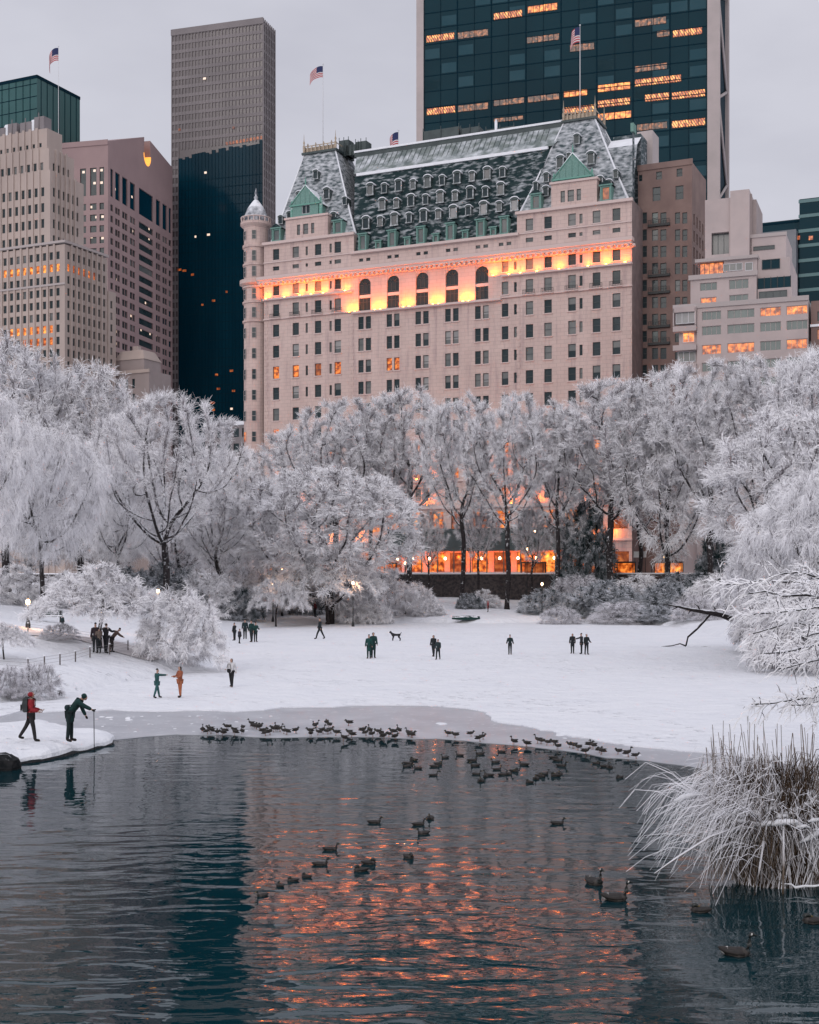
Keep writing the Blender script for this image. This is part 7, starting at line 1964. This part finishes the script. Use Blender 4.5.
# ------------------------------------------------------------------ waterfowl
BIRD = [pmat('dark_brown_plumage', (.012, .010, .009), (.024, .019, .016), 18, .7), pmat('pale_flank_plumage', (.060, .052, .047), (.035, .03, .027), 14, .8), pmat('black_green_head', (.008, .012, .011), rough=.35), pmat('dull_yellow_bill', (.16, .11, .03), rough=.5), pmat('white_feathers', (.6, .58, .55), rough=.8), pmat('orange_legs', (.25, .09, .03), rough=.6)]
def bird_mesh(kind):
    mb = MB()
    if kind == 'swim': pts = [(-.30, .115, .012), (-.24, .105, .05), (-.15, .075, .088), (-.03, .055, .112), (.08, .06, .105), (.15, .09, .075), (.18, .145, .043), (.185, .20, .037), (.20, .245, .047), (.235, .25, .043), (.262, .238, .022), (.31, .228, .014)]
    elif kind == 'rest': pts = [(-.30, .125, .012), (-.24, .11, .05), (-.15, .08, .09), (-.02, .065, .118), (.09, .07, .108), (.15, .11, .07), (.15, .155, .048), (.12, .185, .045), (.08, .19, .047), (.05, .178, .042), (.02, .168, .022), (-.02, .163, .012)]
    elif kind == 'stand': pts = [(-.27, .15, .012), (-.22, .165, .05), (-.13, .19, .088), (-.02, .225, .108), (.07, .265, .095), (.115, .315, .06), (.125, .37, .037), (.13, .42, .034), (.15, .455, .046), (.183, .455, .04), (.21, .44, .02), (.255, .43, .013)]
    elif kind == 'hunch': pts = [(-.28, .17, .012), (-.22, .18, .05), (-.13, .20, .092), (-.02, .22, .115), (.08, .235, .10), (.13, .265, .07), (.14, .30, .05), (.15, .325, .05), (.17, .335, .047), (.20, .325, .04), (.225, .31, .02), (.265, .30, .012)]
    else: pts = [(-.36, .16, .012), (-.29, .14, .06), (-.18, .09, .11), (-.03, .065, .14), (.10, .075, .13), (.17, .12, .085), (.20, .20, .047), (.205, .30, .034), (.215, .385, .035), (.24, .425, .045), (.275, .42, .038), (.30, .405, .02), (.345, .395, .013)]
    gz = kind == 'goose'
    ms = [0, 0, 0, 0, 1 if not gz else 4, 0 if not gz else 2, 2, 2, 2, 2, 3, 3, 3]
    if gz: ms[4] = 1; ms[10] = ms[11] = 2
    mb.tube([(0, y, z) for y, z, r_ in pts], [((r_ * (1.12 if i < 6 else .85)), r_ * (.82 if i < 6 else 1.0)) for i, (y, z, r_) in enumerate(pts)], 10, ms=ms[:len(pts) - 1] + [3])
    for sx_ in (-1, 1):     # folded wings and flanks
        s = 1.25 if gz else 1.0; h = pts[3][1]
        mb.tube([(sx_ * .105 * s, .09 * s, h + .02), (sx_ * .122 * s, -.02 * s, h + .03), (sx_ * .09 * s, -.15 * s, h + .045), (sx_ * .02 * s, -.27 * s, h + .06)], [.02 * s, .035 * s, .03 * s, .01], 6, 0)
        mb.tube([(sx_ * .09 * s, .10 * s, h - .01), (sx_ * .115 * s, 0, h - .015), (sx_ * .08 * s, -.15 * s, h)], [.015, .035 * s, .015], 6, 1)
    if gz: mb.tube([(0, -.20, .10), (0, -.27, .115), (0, -.31, .13)], [.09, .062, .03], 8, 4)
    if gz:
        for sx_ in (-1, 1): mb.tube([(sx_ * .030, .235, .40), (sx_ * .040, .242, .425), (sx_ * .030, .25, .448)], [.008, .018, .008], 5, 4)
    if kind in ('stand', 'hunch'):
        for sx_ in (-1, 1):
            mb.tube([(sx_ * .045, .0, .14), (sx_ * .045, .012, .06), (sx_ * .045, 0, .012)], [.013, .010, .010], 5, 5)
            mb.poly([(sx_ * .045, -.015, .006), (sx_ * .045 + .03, .06, .004), (sx_ * .045 - .03, .06, .004)], 5); mb.tube([(sx_ * .045, 0, .012), (sx_ * .045, .05, .010)], .008, 4, 5)
    return mb.mesh('body', BIRD)
BM = {k: bird_mesh(k) for k in ('swim', 'rest', 'stand', 'hunch', 'goose')}
rb_ = random.Random(31)
def bird(kind, p, s, rz, label, group=None, name='duck', cat='duck', sink=.025):
    root = link(name, BM[kind], None, p - Vector((0, 0, sink if kind in ('swim', 'rest', 'goose') else 0)), rz); root.scale = (s, s, s); tag(root, label, cat, group); return root
lx = [(45, 95), (62, 100), (70, 92), (76, 98), (97, 103), (116, 104), (122, 98), (131, 84), (155, 95), (160, 104), (188, 85), (186, 100), (217, 72), (228, 78), (236, 82), (248, 85), (262, 98), (268, 106), (284, 103), (298, 92), (308, 88), (320, 92), (335, 98), (345, 102), (377, 97), (426, 98), (430, 108), (443, 80), (450, 76), (456, 103), (472, 98), (486, 68), (496, 78), (490, 100), (500, 96), (520, 105), (547, 125), (565, 70), (566, 103), (576, 112), (616, 96), (626, 106), (640, 98), (650, 110), (668, 100), (681, 110), (690, 118), (709, 110), (722, 102), (731, 120), (743, 97), (778, 105), (790, 112)]
for k, (x, y) in enumerate(lx):
    p = flat(190 + x / 3.56, 700 + (y + 22) / 3.56, .02); bird(rb_.choice(['stand', 'hunch', 'hunch']), p, rb_.uniform(.60, .74), rb_.choice([90, -90, 70, 110, -60, -110, 20, 160]) / 57.3 + rb_.uniform(-.3, .3), 'dark duck standing in the long row on the ice edge left of the orange reflection', 'ducks on the left ice edge')
lx = [(30, 42), (40, 47), (163, 42), (188, 48), (242, 42), (283, 52), (272, 60), (388, 72), (432, 78), (470, 66), (482, 68), (502, 72), (525, 72), (538, 86), (580, 80), (592, 84), (608, 90), (634, 104), (648, 80), (658, 86), (680, 98), (688, 104), (745, 104), (778, 112), (805, 118)]
for x, y in lx:
    p = flat(400 + x / 3.4125, 720 + (y + 14) / 3.4125, .02); bird(rb_.choice(['stand', 'hunch', 'hunch']), p, rb_.uniform(.58, .72), rb_.choice([90, -90, 60, 120, -70, -110]) / 57.3, 'dark duck standing on the curved ice edge right of the orange reflection', 'ducks on the right ice edge')
lx = [(22, 152), (30, 142), (45, 130), (60, 158), (120, 152), (132, 144), (153, 122), (203, 114), (272, 110), (248, 132), (256, 150), (262, 178), (276, 202), (292, 186), (302, 182), (325, 138), (332, 162), (352, 180), (368, 178), (392, 168), (345, 102), (422, 146), (440, 206), (464, 194), (482, 186), (492, 178), (528, 184), (544, 178), (525, 122), (540, 132), (552, 150), (672, 142), (700, 152), (715, 156), (748, 190), (115, 182)]
for x, y in lx:
    p = flat(400 + x / 3.4125, 720 + (y + 8) / 3.4125); bird(rb_.choice(['swim', 'swim', 'rest']), p, rb_.uniform(.55, .72), rb_.choice([90, -90, 60, 120, -70, -110, 170]) / 57.3, 'dark duck swimming in the loose flock just off the right ice edge', 'ducks swimming off the ice edge')
G6 = 'ducks swimming on the open water'
for px, py, rz, l in ((375, 823, -90, 'dark duck swimming alone in mid water, facing right'), (419, 825, -70, 'duck swimming just left of the little pair in mid water'), (430, 819, 170, 'duck seen from behind above a small third duck in mid water'), (423, 834, 120, 'smallest duck of the three close together in mid water'), (409, 858, -140, 'duck with head held high below the three close together'), (331, 850, -85, 'duck swimming right, above its neighbour on the left of mid water'),
                      (321, 865, -90, 'pale sided duck swimming right, leftmost of those in mid water'), (360, 871, 95, 'resting dark duck in front of a swimming one in mid water'), (370, 864, -90, 'pale sided duck swimming right behind a resting dark one'), (558, 824, -90, 'duck swimming right alone before the reeds'), (306, 877, 60, 'tiny dark duck diving at the left of the orange glints'), (292, 881, 100, 'small low duck left of the orange glints'), (280, 886, 30, 'low dark duck among ripples at the left of the glints'), (262, 896, 130, 'dark duck stirring the ripples by the blue tower reflection')):
    bird('rest' if 'rest' in l or 'low' in l or 'diving' in l else 'swim', flat(px, py), .66 if py < 875 else .5, R(rz), l, G6)
G7 = 'geese in the near water'
for px, py, rz, s, l in ((595, 884, -150, .82, 'goose with upright neck, farthest of the geese in the near water'), (617, 900, -90, .86, 'goose facing right just below the one with upright neck'), (738, 955, -100, .86, 'big brown goose swimming right near the bottom of the picture')):
    bird('goose', flat(px, py), s, R(rz), l, G7, 'goose', 'goose')
bird('rest', flat(699, 912), .78, R(75), 'brown duck with pale breast swimming left of the reeds reflection', G6); bird('rest', flat(812, 923), .85, R(80), 'brown duck half cut by the right edge of the picture', G6)
